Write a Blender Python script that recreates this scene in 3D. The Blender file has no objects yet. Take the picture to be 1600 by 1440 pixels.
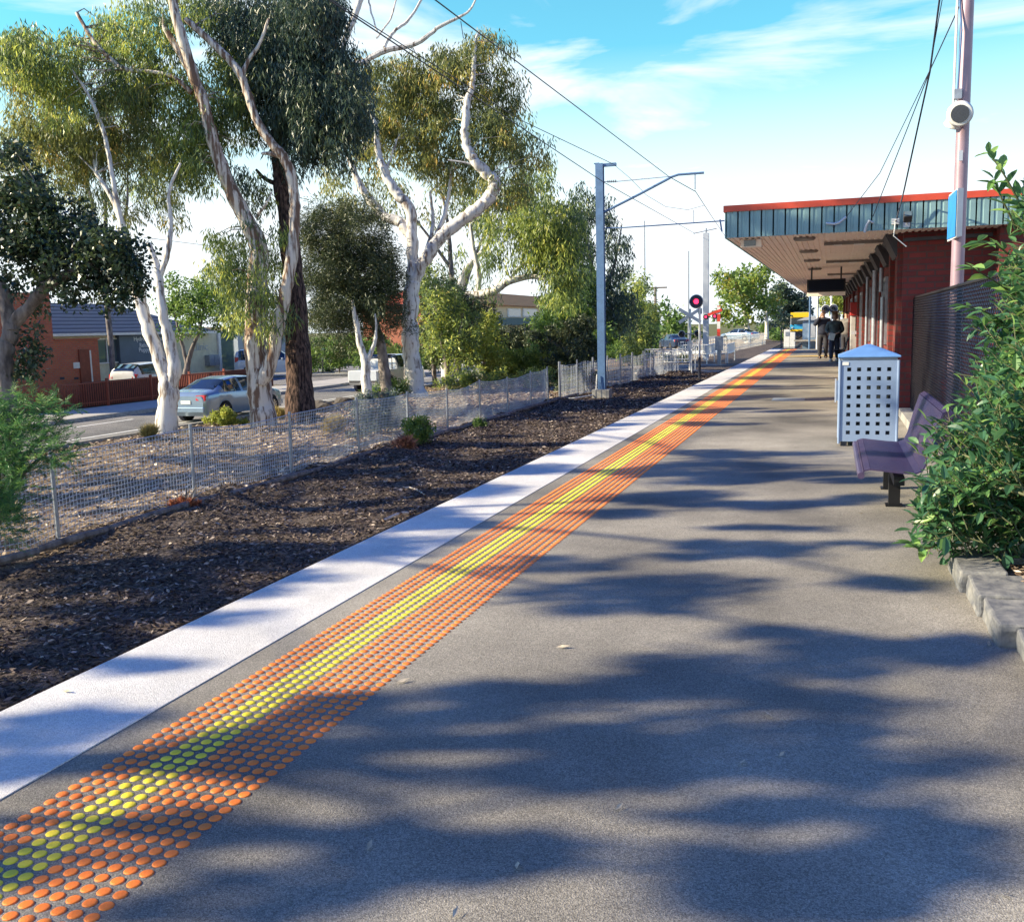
import bpy, bmesh, math, random
import numpy as np
from mathutils import Vector, Matrix
R = math.radians
rnd = random.Random(7)
rng = np.random.default_rng(11)
SC = bpy.context.scene
COL = SC.collection

# ------------------------------------------------------------------ camera, world, sun, exposure
F_PX, HZ, ROLL, CAM_H, YAW = 1520.0, 512.0, -0.024, 1.39, R(18.25)
PITCH = math.atan((720 - HZ) / F_PX)
cam_d = bpy.data.cameras.new('camera')
cam_d.sensor_fit = 'HORIZONTAL'; cam_d.sensor_width = 36.0
cam_d.lens = F_PX / 1600 * 36.0
cam_d.clip_start = 0.05; cam_d.clip_end = 6000
cam = bpy.data.objects.new('camera', cam_d); COL.objects.link(cam)
M0 = Matrix.Rotation(YAW, 4, 'Z') @ Matrix.Rotation(R(90) - PITCH, 4, 'X') @ Matrix.Rotation(ROLL, 4, 'Z')
cam.matrix_world = Matrix.Translation((0, 0, CAM_H)) @ M0
SC.camera = cam

SUN_EL = R(27); SUN_H = R(21)          # light travels towards heading SUN_H measured from +X
SDIR = Vector((math.cos(SUN_H) * math.cos(SUN_EL), math.sin(SUN_H) * math.cos(SUN_EL), -math.sin(SUN_EL)))
sd = bpy.data.lights.new('sun', 'SUN'); sd.energy = 5.0; sd.angle = R(0.55); sd.color = (1.0, 0.865, 0.60)
sun = bpy.data.objects.new('sun', sd); COL.objects.link(sun)
sun.rotation_euler = SDIR.to_track_quat('-Z', 'Y').to_euler()

w = bpy.data.worlds.new('World'); SC.world = w; w.use_nodes = True
nt = w.node_tree; nt.nodes.clear()
def N(t, tree=None, **k):
    n = (tree or nt).nodes.new(t)
    for a, b in k.items(): setattr(n, a, b)
    return n
sky = N('ShaderNodeTexSky', sky_type='NISHITA', sun_disc=False, sun_elevation=SUN_EL,
        sun_rotation=math.atan2(-SDIR.x, -SDIR.y), air_density=1.0, dust_density=0.4, ozone_density=1.5)
bg = N('ShaderNodeBackground'); out = N('ShaderNodeOutputWorld')
tc = N('ShaderNodeTexCoord')
mp = N('ShaderNodeMapping'); mp.inputs['Scale'].default_value = (1.6, 1.2, 7.5); mp.inputs['Rotation'].default_value = (R(10), R(-14), R(20)); mp.inputs['Location'].default_value = (.35, .2, 1.3)
ns = N('ShaderNodeTexNoise'); ns.inputs['Scale'].default_value = 2.1; ns.inputs['Detail'].default_value = 7; ns.inputs['Roughness'].default_value = .55
ns.inputs['Distortion'].default_value = .5
cr = N('ShaderNodeValToRGB'); cr.color_ramp.elements[0].position = .42; cr.color_ramp.elements[1].position = .60
sp = N('ShaderNodeSeparateXYZ')
hz = N('ShaderNodeMapRange'); hz.inputs['From Min'].default_value = .11; hz.inputs['From Max'].default_value = .26
hz.inputs['To Min'].default_value = .96; hz.inputs['To Max'].default_value = 0.0
mx = N('ShaderNodeMath', operation='MAXIMUM'); 
sc_ = N('ShaderNodeMath', operation='MULTIPLY'); sc_.inputs[1].default_value = .8
mixc = N('ShaderNodeMix', data_type='RGBA'); mixc.inputs['B'].default_value = (8.6, 9.1, 9.6, 1)
tint = N('ShaderNodeMix', data_type='RGBA', blend_type='MULTIPLY'); tint.inputs['Factor'].default_value = 1
tz = N('ShaderNodeMapRange'); tz.inputs['From Min'].default_value = .30; tz.inputs['From Max'].default_value = .55
tcol = N('ShaderNodeMix', data_type='RGBA'); tcol.inputs['A'].default_value = (.86, 1.95, 1.78, 1); tcol.inputs['B'].default_value = (.12, .54, 1.75, 1)
cz = N('ShaderNodeMapRange'); cz.inputs['From Min'].default_value = .34; cz.inputs['From Max'].default_value = .48; cz.inputs['To Min'].default_value = .85; cz.inputs['To Max'].default_value = .0
L = nt.links.new
L(tc.outputs['Generated'], mp.inputs['Vector']); L(mp.outputs[0], ns.inputs['Vector']); L(ns.outputs[0], cr.inputs[0])
L(tc.outputs['Generated'], sp.inputs[0]); L(sp.outputs['Z'], hz.inputs['Value'])
L(sp.outputs['Z'], tz.inputs['Value']); L(sp.outputs['Z'], cz.inputs['Value']); L(tz.outputs[0], tcol.inputs['Factor']); L(tcol.outputs['Result'], tint.inputs['B'])
L(cr.outputs['Color'], sc_.inputs[0]); L(cz.outputs[0], sc_.inputs[1]); L(sc_.outputs[0], mx.inputs[0]); L(hz.outputs[0], mx.inputs[1])
L(sky.outputs[0], tint.inputs['A']); L(tint.outputs['Result'], mixc.inputs['A']); L(mx.outputs[0], mixc.inputs['Factor'])
L(mixc.outputs['Result'], bg.inputs['Color']); bg.inputs['Strength'].default_value = 0.062
L(bg.outputs[0], out.inputs[0])
SC.view_settings.view_transform = 'Standard'; SC.view_settings.look = 'None'
SC.view_settings.exposure = 1.15; SC.view_settings.gamma = 1.0

# ------------------------------------------------------------------ pixel helpers (1600x1440 photo -> world rays)
RM = np.array(M0.to_3x3())
def ray(px, py):
    return RM @ np.array([(px - 800) / F_PX, -(py - 720) / F_PX, -1.0])
def atD(px, py, D):
    d = ray(px, py); return Vector(d * D) + Vector((0, 0, CAM_H))
def atY(px, py, Y):
    d = ray(px, py); return Vector(d * (Y / d[1])) + Vector((0, 0, CAM_H))
def atX(px, py, X):
    d = ray(px, py); return Vector(d * (X / d[0])) + Vector((0, 0, CAM_H))
def atZ(px, py, Z):
    d = ray(px, py); return Vector(d * ((Z - CAM_H) / d[2])) + Vector((0, 0, CAM_H))

# ------------------------------------------------------------------ object helpers
def tag(o, label=None, cat=None, group=None, kind=None):
    if label: o['label'] = label
    if cat: o['category'] = cat
    if group: o['group'] = group
    if kind: o['kind'] = kind
    return o
def thing(name, loc, label, cat, group=None, rz=0):
    o = bpy.data.objects.new(name, None); COL.objects.link(o)
    o.empty_display_size = .2
    o.location = loc; o.rotation_euler = (0, 0, rz)
    return tag(o, label, cat, group)
def chain_loc(p):
    v = Vector((0, 0, 0))
    while p is not None: v += p.location; p = p.parent
    return v
def link(name, me, parent=None, loc=None):
    o = bpy.data.objects.new(name, me); COL.objects.link(o)
    if parent: o.parent = parent
    if loc is not None: o.location = loc
    return o
class MB:
    def __init__(s): s.v = []; s.f = []; s.m = []
    def add(s, vs, fs, m=0):
        b = len(s.v); s.v += [tuple(v) for v in vs]
        for f in fs: s.f.append(tuple(b + i for i in f)); s.m.append(m)
        return s
    def box(s, x0, x1, y0, y1, z0, z1, m=0, top=0.0):
        t = top
        vs = [(x0, y0, z0), (x1, y0, z0), (x1, y1, z0), (x0, y1, z0), (x0 + t, y0 + t, z1), (x1 - t, y0 + t, z1), (x1 - t, y1 - t, z1), (x0 + t, y1 - t, z1)]
        return s.add(vs, [(0, 3, 2, 1), (4, 5, 6, 7), (0, 1, 5, 4), (1, 2, 6, 5), (2, 3, 7, 6), (3, 0, 4, 7)], m)
    def obox(s, c, size, rot=None, m=0):
        rot = rot or Matrix.Identity(3); c = Vector(c); h = Vector(size) / 2
        vs = [c + rot @ Vector((a * h.x, b * h.y, d * h.z)) for a, b, d in [(-1, -1, -1), (1, -1, -1), (1, 1, -1), (-1, 1, -1), (-1, -1, 1), (1, -1, 1), (1, 1, 1), (-1, 1, 1)]]
        return s.add(vs, [(0, 3, 2, 1), (4, 5, 6, 7), (0, 1, 5, 4), (1, 2, 6, 5), (2, 3, 7, 6), (3, 0, 4, 7)], m)
    def beam(s, a, b, wx, wz, m=0):
        a = Vector(a); b = Vector(b); d = (b - a); q = d.to_track_quat('Y', 'Z').to_matrix()
        return s.obox((a + b) / 2, (wx, d.length, wz), q, m)
    def tube(s, pts, rad, n=8, m=0, caps=True):
        pts = [Vector(p) for p in pts]
        if not isinstance(rad, (list, tuple)): rad = [rad] * len(pts)
        up = Vector((0.13, 0.21, 0.97)); vs = []; prev = None
        for i, p in enumerate(pts):
            d = (pts[min(i + 1, len(pts) - 1)] - pts[max(i - 1, 0)]).normalized()
            u = (prev - d * prev.dot(d)) if prev is not None else (up - d * up.dot(d))
            if u.length < 1e-4: u = d.orthogonal()
            u.normalize(); prev = u; v = d.cross(u)
            for k in range(n):
                a = 2 * math.pi * k / n
                vs.append(p + (u * math.cos(a) + v * math.sin(a)) * rad[i])
        fs = []
        for i in range(len(pts) - 1):
            for k in range(n):
                k2 = (k + 1) % n; fs.append((i * n + k, i * n + k2, (i + 1) * n + k2, (i + 1) * n + k))
        if caps:
            fs.append(tuple(range(n - 1, -1, -1))); fs.append(tuple((len(pts) - 1) * n + k for k in range(n)))
        return s.add(vs, fs, m)
    def lathe(s, prof, c=(0, 0, 0), axis='Z', n=20, m=0):
        # prof list of (r, h)
        vs = []
        for r, h in prof:
            for k in range(n):
                a = 2 * math.pi * k / n; p = (r * math.cos(a), r * math.sin(a), h)
                if axis == 'X': p = (h, p[0], p[1])
                if axis == 'Y': p = (p[0], -h, p[1])
                vs.append((p[0] + c[0], p[1] + c[1], p[2] + c[2]))
        fs = []
        for i in range(len(prof) - 1):
            for k in range(n):
                k2 = (k + 1) % n; fs.append((i * n + k, i * n + k2, (i + 1) * n + k2, (i + 1) * n + k))
        fs.append(tuple(range(n - 1, -1, -1))); fs.append(tuple((len(prof) - 1) * n + k for k in range(n)))
        return s.add(vs, fs, m)
    def prism(s, poly, h0, h1, axis='Z', m=0):
        n = len(poly)
        def P(a, b, h):
            return {'Z': (a, b, h), 'Y': (a, h, b), 'X': (h, a, b)}[axis]
        vs = [P(a, b, h0) for a, b in poly] + [P(a, b, h1) for a, b in poly]
        fs = [tuple(range(n - 1, -1, -1)), tuple(range(n, 2 * n))] + [(i, (i + 1) % n, n + (i + 1) % n, n + i) for i in range(n)]
        return s.add(vs, fs, m)
    def build(s, name, mats, parent=None, world=True, smooth=False, loc=None, bevel=0):
        me = bpy.data.meshes.new(name)
        off = chain_loc(parent) if (parent and world) else Vector((0, 0, 0))
        if loc is not None: off = off + Vector(loc)
        me.from_pydata([Vector(v) - off for v in s.v], [], s.f)
        if not isinstance(mats, (list, tuple)): mats = [mats]
        for a in mats: me.materials.append(a)
        if len(mats) > 1: me.polygons.foreach_set('material_index', s.m)
        if smooth: me.polygons.foreach_set('use_smooth', [True] * len(me.polygons))
        me.update()
        bm = bmesh.new(); bm.from_mesh(me); bmesh.ops.recalc_face_normals(bm, faces=bm.faces); bm.to_mesh(me); bm.free()
        if smooth:
            try: me.set_sharp_from_angle(angle=R(38))
            except Exception: pass
        o = link(name, me, parent, loc)
        if bevel:
            b = o.modifiers.new('bevel', 'BEVEL'); b.width = bevel; b.segments = 2; b.limit_method = 'ANGLE'
        return o
def npmesh(name, V, nper, mats, parent=None, rv=None, smooth=False, matidx=None):
    """V: (n, nper, 3) separate polygons; rv per-poly random value stored in attribute 'rv'."""
    n = V.shape[0]; off = np.array(chain_loc(parent)) if parent else 0
    me = bpy.data.meshes.new(name)
    me.vertices.add(n * nper); me.vertices.foreach_set('co', (V - off).reshape(-1).astype(np.float32))
    me.loops.add(n * nper); me.loops.foreach_set('vertex_index', np.arange(n * nper, dtype=np.int32))
    me.polygons.add(n); me.polygons.foreach_set('loop_start', np.arange(0, n * nper, nper, dtype=np.int32))
    try: me.polygons.foreach_set('loop_total', np.full(n, nper, dtype=np.int32))
    except Exception: pass
    if not isinstance(mats, (list, tuple)): mats = [mats]
    for a in mats: me.materials.append(a)
    if matidx is not None: me.polygons.foreach_set('material_index', matidx.astype(np.int32))
    if rv is not None:
        at = me.attributes.new('rv', 'FLOAT', 'FACE'); at.data.foreach_set('value', rv.astype(np.float32))
    me.update(calc_edges=True); me.validate()
    return link(name, me, parent)
def copy_tree(o, parent=None):
    c = o.copy(); COL.objects.link(c); c.parent = parent
    for ch in list(o.children): copy_tree(ch, c)
    return c

# ------------------------------------------------------------------ materials
_mc = {}
def mat(name, col, rough=.7, metal=0.0, var=.15, scale=6.0, bump=0.0, bscale=None, spec=.5, col2=None, stretch=None, contrast=(.35, .65), detail=6, emit=None, coat=0):
    if name in _mc: return _mc[name]
    m = bpy.data.materials.new(name); m.use_nodes = True; t = m.node_tree; b = t.nodes['Principled BSDF']; l = t.links.new
    b.inputs['Roughness'].default_value = rough; b.inputs['Metallic'].default_value = metal
    b.inputs['Specular IOR Level'].default_value = spec
    if coat: b.inputs['Coat Weight'].default_value = coat
    g = N('ShaderNodeTexCoord', t); mpn = N('ShaderNodeMapping', t); l(g.outputs['Object'], mpn.inputs[0])
    if stretch: mpn.inputs['Scale'].default_value = stretch
    n = N('ShaderNodeTexNoise', t); n.inputs['Scale'].default_value = scale; n.inputs['Detail'].default_value = detail; n.inputs['Roughness'].default_value = .6
    l(mpn.outputs[0], n.inputs['Vector'])
    r = N('ShaderNodeValToRGB', t); l(n.outputs[0], r.inputs[0])
    c2 = col2 if col2 else tuple(min(1, c * (1 + var)) for c in col)
    c1 = col if col2 else tuple(c * (1 - var) for c in col)
    r.color_ramp.elements[0].position = contrast[0]; r.color_ramp.elements[1].position = contrast[1]
    r.color_ramp.elements[0].color = (*c1, 1); r.color_ramp.elements[1].color = (*c2, 1)
    l(r.outputs[0], b.inputs['Base Color'])
    if bump:
        n2 = N('ShaderNodeTexNoise', t); n2.inputs['Scale'].default_value = bscale or scale * 4; n2.inputs['Detail'].default_value = 5
        l(mpn.outputs[0], n2.inputs['Vector'])
        bp = N('ShaderNodeBump', t); bp.inputs['Strength'].default_value = 1; bp.inputs['Distance'].default_value = bump
        l(n2.outputs[0], bp.inputs['Height']); l(bp.outputs[0], b.inputs['Normal'])
    if emit:
        b.inputs['Emission Color'].default_value = (*emit[0], 1); b.inputs['Emission Strength'].default_value = emit[1]
    _mc[name] = m; return m
def leafmat(name, stops, trans=.35, rough=.5, spec=.5):
    m = bpy.data.materials.new(name); m.use_nodes = True; t = m.node_tree; b = t.nodes['Principled BSDF']; l = t.links.new
    a = N('ShaderNodeAttribute', t, attribute_name='rv'); r = N('ShaderNodeValToRGB', t); l(a.outputs['Fac'], r.inputs[0])
    e = r.color_ramp.elements
    while len(e) < len(stops): e.new(.5)
    for i, (p, c) in enumerate(stops): e[i].position = p; e[i].color = (*c, 1)
    l(r.outputs[0], b.inputs['Base Color']); b.inputs['Roughness'].default_value = rough; b.inputs['Specular IOR Level'].default_value = spec
    tr = N('ShaderNodeBsdfTranslucent', t); hs = N('ShaderNodeHueSaturation', t); hs.inputs['Value'].default_value = 1.5; hs.inputs['Hue'].default_value = .485
    l(r.outputs[0], hs.inputs['Color']); l(hs.outputs[0], tr.inputs['Color'])
    mxs = N('ShaderNodeMixShader', t); mxs.inputs[0].default_value = trans
    l(b.outputs[0], mxs.inputs[1]); l(tr.outputs[0], mxs.inputs[2]); l(mxs.outputs[0], t.nodes['Material Output'].inputs[0])
    return m
def asphalt(name, dark, light, grain, patch=.7, bump=.004, speck=.45):
    m = bpy.data.materials.new(name); m.use_nodes = True; t = m.node_tree; b = t.nodes['Principled BSDF']; l = t.links.new
    g = N('ShaderNodeTexCoord', t)
    n1 = N('ShaderNodeTexNoise', t); n1.inputs['Scale'].default_value = patch; n1.inputs['Detail'].default_value = 5
    n2 = N('ShaderNodeTexNoise', t); n2.inputs['Scale'].default_value = grain; n2.inputs['Detail'].default_value = 4; n2.inputs['Roughness'].default_value = .8
    vo = N('ShaderNodeTexVoronoi', t); vo.inputs['Scale'].default_value = grain * .9
    for q in (n1, n2, vo): l(g.outputs['Object'], q.inputs['Vector'])
    r = N('ShaderNodeValToRGB', t); r.color_ramp.elements[0].position = .385; r.color_ramp.elements[1].position = .60
    r.color_ramp.elements[0].color = (*dark, 1); r.color_ramp.elements[1].color = (*light, 1)
    ad = N('ShaderNodeMath', t, operation='MULTIPLY_ADD'); ad.inputs[1].default_value = .40
    l(n1.outputs[0], ad.inputs[0])
    s2 = N('ShaderNodeMath', t, operation='MULTIPLY'); s2.inputs[1].default_value = .60; l(n2.outputs[0], s2.inputs[0]); l(s2.outputs[0], ad.inputs[2])
    l(ad.outputs[0], r.inputs[0])
    v2 = N('ShaderNodeTexVoronoi', t); v2.inputs['Scale'].default_value = grain * .75; l(g.outputs['Object'], v2.inputs['Vector'])
    sx = N('ShaderNodeSeparateXYZ', t); l(v2.outputs['Color'], sx.inputs[0])
    mr = N('ShaderNodeMapRange', t); mr.inputs['To Min'].default_value = 1 - speck; mr.inputs['To Max'].default_value = 1 + speck; l(sx.outputs['X'], mr.inputs['Value'])
    n3 = N('ShaderNodeTexNoise', t); n3.inputs['Scale'].default_value = 2.3; n3.inputs['Detail'].default_value = 8; n3.inputs['Roughness'].default_value = .7; l(g.outputs['Object'], n3.inputs['Vector'])
    m3 = N('ShaderNodeMapRange', t); m3.inputs['From Min'].default_value = .3; m3.inputs['From Max'].default_value = .7; m3.inputs['To Min'].default_value = .84; m3.inputs['To Max'].default_value = 1.12; l(n3.outputs[0], m3.inputs['Value'])
    mu = N('ShaderNodeMath', t, operation='MULTIPLY'); l(mr.outputs[0], mu.inputs[0]); l(m3.outputs[0], mu.inputs[1])
    vm = N('ShaderNodeVectorMath', t, operation='SCALE'); l(r.outputs[0], vm.inputs[0]); l(mu.outputs[0], vm.inputs['Scale'])
    l(vm.outputs[0], b.inputs['Base Color']); b.inputs['Roughness'].default_value = .85; b.inputs['Specular IOR Level'].default_value = .3
    bp = N('ShaderNodeBump', t); bp.inputs['Distance'].default_value = bump; bp.inputs['Strength'].default_value = 1
    mm = N('ShaderNodeMath', t, operation='ADD'); l(vo.outputs['Distance'], mm.inputs[0]); l(n2.outputs[0], mm.inputs[1])
    l(mm.outputs[0], bp.inputs['Height']); l(bp.outputs[0], b.inputs['Normal'])
    return m
def brickmat(name, c1, c2, mortar, scale=1.0, bw=.24, bh=.086, ms=.012):
    m = bpy.data.materials.new(name); m.use_nodes = True; t = m.node_tree; b = t.nodes['Principled BSDF']; l = t.links.new
    g = N('ShaderNodeTexCoord', t); s = N('ShaderNodeSeparateXYZ', t); l(g.outputs['Object'], s.inputs[0])
    a = N('ShaderNodeMath', t, operation='ADD'); l(s.outputs['X'], a.inputs[0]); l(s.outputs['Y'], a.inputs[1])
    c = N('ShaderNodeCombineXYZ', t); l(a.outputs[0], c.inputs['X']); l(s.outputs['Z'], c.inputs['Y'])
    br = N('ShaderNodeTexBrick', t); l(c.outputs[0], br.inputs['Vector'])
    br.inputs['Scale'].default_value = scale; br.inputs['Brick Width'].default_value = bw; br.inputs['Row Height'].default_value = bh
    br.inputs['Mortar Size'].default_value = ms; br.inputs['Color1'].default_value = (*c1, 1); br.inputs['Color2'].default_value = (*c2, 1); br.inputs['Mortar'].default_value = (*mortar, 1)
    n = N('ShaderNodeTexNoise', t); n.inputs['Scale'].default_value = 9; l(g.outputs['Object'], n.inputs['Vector'])
    mxx = N('ShaderNodeMix', t, data_type='RGBA', blend_type='MULTIPLY'); mxx.inputs['Factor'].default_value = .35
    l(br.outputs['Color'], mxx.inputs['A']); l(n.outputs['Color'], mxx.inputs['B']); l(mxx.outputs['Result'], b.inputs['Base Color'])
    bp = N('ShaderNodeBump', t); bp.inputs['Distance'].default_value = .006; bp.invert = True; l(br.outputs['Fac'], bp.inputs['Height']); l(bp.outputs[0], b.inputs['Normal'])
    b.inputs['Roughness'].default_value = .85
    return m
def glassmat(name, tint, rough=.05):
    return mat(name, tint, rough, 0, .1, 2, spec=1.0)

m_plat = asphalt('platform_asphalt', (.066, .063, .060), (.41, .375, .315), 250, .6, .0013, .34)
m_road = asphalt('road_asphalt', (.09, .09, .095), (.30, .285, .27), 60, .5, .002)
m_white = asphalt('white_line_paint', (.46, .46, .47), (.78, .75, .71), 220, .9, .0016, .16)
m_roadpaint = mat('road_paint', (.75, .75, .73), .7, 0, .1)
m_mulch = mat('bark_mulch', (.05, .032, .022), .95, 0, 0, 14, .05, 40, .2, col2=(.25, .17, .12), contrast=(.38, .68))
m_soil = mat('dry_litter_soil', (.13, .085, .06), .95, 0, 0, 5, .04, 30, .2, col2=(.42, .30, .21), contrast=(.36, .66))
m_ballast = mat('ballast_stones', (.10, .075, .055), .95, 0, 0, 30, .05, 30, .2, col2=(.42, .30, .20))
m_conc = mat('concrete', (.30, .29, .27), .85, 0, .2, 8, .004, 60)
m_path = mat('footpath_concrete', (.42, .40, .38), .85, 0, .12, 3, .002, 60)
m_grass = mat('verge_grass', (.07, .09, .03), .95, 0, 0, 8, .04, 60, .2, col2=(.22, .21, .09))
m_stone = mat('bluestone', (.10, .105, .12), .85, 0, 0, 9, .006, 26, col2=(.24, .235, .225))
m_galv = mat('galvanised_steel', (.33, .36, .42), .45, .55, .15, 12)
m_galvl = mat('pale_galvanised_steel', (.50, .54, .62), .5, .3, .05, 3)
m_bluegrey = mat('blue_grey_mast_paint', (.10, .19, .36), .5, .2, .12, 5)
m_black = mat('black_metal', (.012, .012, .015), .4, .3, .2, 9)
m_rubber = mat('tyre_rubber', (.015, .015, .016), .85, 0, .2, 9)
m_chrome = mat('bright_alloy', (.55, .56, .58), .25, .9, .05, 9)
m_glass = glassmat('dark_glass', (.02, .03, .035))
m_wglass = glassmat('house_glass', (.10, .14, .16))
m_whitep = mat('white_paint', (.74, .74, .72), .5, 0, .08, 5)
m_cream = mat('cream_paint', (.62, .58, .42), .7, 0, .1, 3)
m_rail = mat('rail_steel', (.05, .035, .03), .5, .5, .2, 9)
m_sleeper = mat('sleeper', (.10, .08, .07), .9, 0, .3, 9)
m_orange = mat('orange_stud', (.93, .20, .02), .55, 0, .22, 7, .0015, 260)
m_yellow = mat('yellow_stud', (.86, .66, .03), .55, 0, .2, 7, .0015, 260)
m_gum = mat('gum_bark', (.22, .17, .14), .75, 0, 0, 3.2, .008, 12, .3, col2=(.70, .68, .65), stretch=(2.4, 2.4, .36), contrast=(.37, .50))
m_gumo = mat('gum_bark_peeling', (.18, .11, .075), .8, 0, 0, 3.0, .012, 12, .3, col2=(.68, .61, .52), stretch=(2.6, 2.6, .22), contrast=(.44, .55))
m_greyb = mat('grey_bark', (.10, .085, .08), .9, 0, 0, 5, .02, 20, .2, col2=(.30, .26, .24), stretch=(1.5, 1.5, .4))
m_dark = mat('rough_dark_bark', (.025, .018, .018), .95, 0, 0, 7, .06, 12, .2, col2=(.17, .11, .09), stretch=(2.5, 2.5, .5), contrast=(.42, .62))

# ================================================================== SETTING
GZ = -1.10      # rail-side ground
RZ = -1.45      # road level
def struct(name, mb, m, **k):
    o = mb.build(name, m, None, **k); o['kind'] = 'structure'; return o
# ground: one sheet to the horizon, with gently uneven relief between the fence and the road
def ground_z(x, y):
    if x > -5.32: base = GZ - .42
    elif x > -9.6: base = GZ
    elif x > -19.6: base = GZ + (RZ - GZ) * (-9.6 - x) / 10.0
    else: base = RZ - 0.03
    return base
def relief(x, y):
    if x < -19.4 or x > -5.6 or y > 90: return 0.0
    k = min(1, (x + 19.4) / 1.5) * min(1, (-5.6 - x) / 1.0)
    return k * (.07 * math.sin(x * 1.3 + y * .35) * math.cos(y * .6 - x * .2) + .035 * math.sin(x * 3.1 + 1) * math.sin(y * 2.3) + .02 * math.sin(x * 6.3 + y * 4.1))
def GH(x, y): return ground_z(x, y) + relief(x, y)
mb = MB()
xs = [-3000, -600, -200, -90, -60, -45, -36] + [-30 + .5 * i for i in range(0, 49)] + [-5.34, -5.24, -4, -3, -1.5, 6, 30, 90, 300, 3000]
ys = [-3000, -300, -60, -20, -8, -2] + [0 + .5 * i for i in range(0, 121)] + [64, 70, 80, 95, 120, 160, 220, 350, 700, 3000]
idx = {}
for i, x in enumerate(xs):
    for j, y in enumerate(ys):
        z = GH(x, y)
        if y > 220: z = GZ - .35
        idx[i, j] = len(mb.v); mb.v.append((x, y, z))
for i in range(len(xs) - 1):
    for j in range(len(ys) - 1):
        mb.f.append((idx[i, j], idx[i + 1, j], idx[i + 1, j + 1], idx[i, j + 1])); mb.m.append(0)
# ground material: dark mulch by the rails, dry pale litter beyond the fence
def groundmat():
    m = bpy.data.materials.new('ground_mulch_and_litter'); m.use_nodes = True; t = m.node_tree; b = t.nodes['Principled BSDF']; l = t.links.new
    g = N('ShaderNodeTexCoord', t); s = N('ShaderNodeSeparateXYZ', t); l(g.outputs['Object'], s.inputs[0])
    n1 = N('ShaderNodeTexNoise', t); n1.inputs['Scale'].default_value = 18; n1.inputs['Detail'].default_value = 6; n1.inputs['Roughness'].default_value = .75
    n2 = N('ShaderNodeTexNoise', t); n2.inputs['Scale'].default_value = .55; n2.inputs['Detail'].default_value = 4
    for q in (n1, n2): l(g.outputs['Object'], q.inputs['Vector'])
    def ramp(a, c, p0, p1, src):
        r = N('ShaderNodeValToRGB', t); r.color_ramp.elements[0].color = (*a, 1); r.color_ramp.elements[1].color = (*c, 1)
        r.color_ramp.elements[0].position = p0; r.color_ramp.elements[1].position = p1; l(src, r.inputs[0]); return r.outputs[0]
    dark = ramp((.02, .016, .015), (.30, .24, .205), .40, .68, n1.outputs[0])
    lite = ramp((.11, .075, .05), (.46, .36, .26), .36, .64, n1.outputs[0])
    grass = ramp((.06, .08, .03), (.20, .19, .09), .36, .64, n1.outputs[0])
    f1 = N('ShaderNodeMapRange', t); f1.inputs['From Min'].default_value = -8.2; f1.inputs['From Max'].default_value = -10.2; l(s.outputs['X'], f1.inputs['Value'])
    ad = N('ShaderNodeMath', t, operation='ADD'); sb = N('ShaderNodeMath', t, operation='MULTIPLY_ADD'); sb.inputs[1].default_value = 1.2; sb.inputs[2].default_value = -.6
    l(n2.outputs[0], sb.inputs[0]); l(f1.outputs[0], ad.inputs[0]); l(sb.outputs[0], ad.inputs[1]); ad.use_clamp = True
    m1 = N('ShaderNodeMix', t, data_type='RGBA'); l(ad.outputs[0], m1.inputs['Factor']); l(dark, m1.inputs['A']); l(lite, m1.inputs['B'])
    f2 = N('ShaderNodeMapRange', t); f2.inputs['From Min'].default_value = -24; f2.inputs['From Max'].default_value = -26; l(s.outputs['X'], f2.inputs['Value'])
    m2 = N('ShaderNodeMix', t, data_type='RGBA'); l(f2.outputs[0], m2.inputs['Factor']); l(m1.outputs['Result'], m2.inputs['A']); l(grass, m2.inputs['B'])
    l(m2.outputs['Result'], b.inputs['Base Color']); b.inputs['Roughness'].default_value = .95; b.inputs['Specular IOR Level'].default_value = .15
    bp = N('ShaderNodeBump', t); bp.inputs['Distance'].default_value = .05; l(n1.outputs[0], bp.inputs['Height']); l(bp.outputs[0], b.inputs['Normal'])
    return m
struct('ground', mb, groundmat(), smooth=True)

# platform: slab with a coping face, white strip sheet
PE = -2.95
mb = MB(); mb.box(PE, 9.0, -6, 52.4, -1.6, 0.0)
struct('platform', mb, m_plat)
mb = MB(); mb.box(PE - .002, -2.385, -6, 52.3, -.16, 0.004)
struct('white_edge_strip', mb, m_white)
mb = MB()                                                           # ramp at the far end of the platform
mb.add([(-2.6, 52.4, -.02), (1.2, 52.4, -.02), (1.2, 62, -.95), (-2.6, 62, -.95), (-2.6, 52.4, -1.6), (1.2, 52.4, -1.6), (1.2, 62, -1.6), (-2.6, 62, -1.6)],
       [(0, 1, 2, 3), (0, 3, 7, 4), (1, 5, 6, 2), (2, 6, 7, 3)])
struct('platform_ramp', mb, m_plat)
mb = MB(); mb.box(-2.2, .5, 40.1, 40.6, 0, .004); struct('yellow_cross_line', mb, mat('yellow_paint', (.75, .5, .05), .7, 0, .15))
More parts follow.
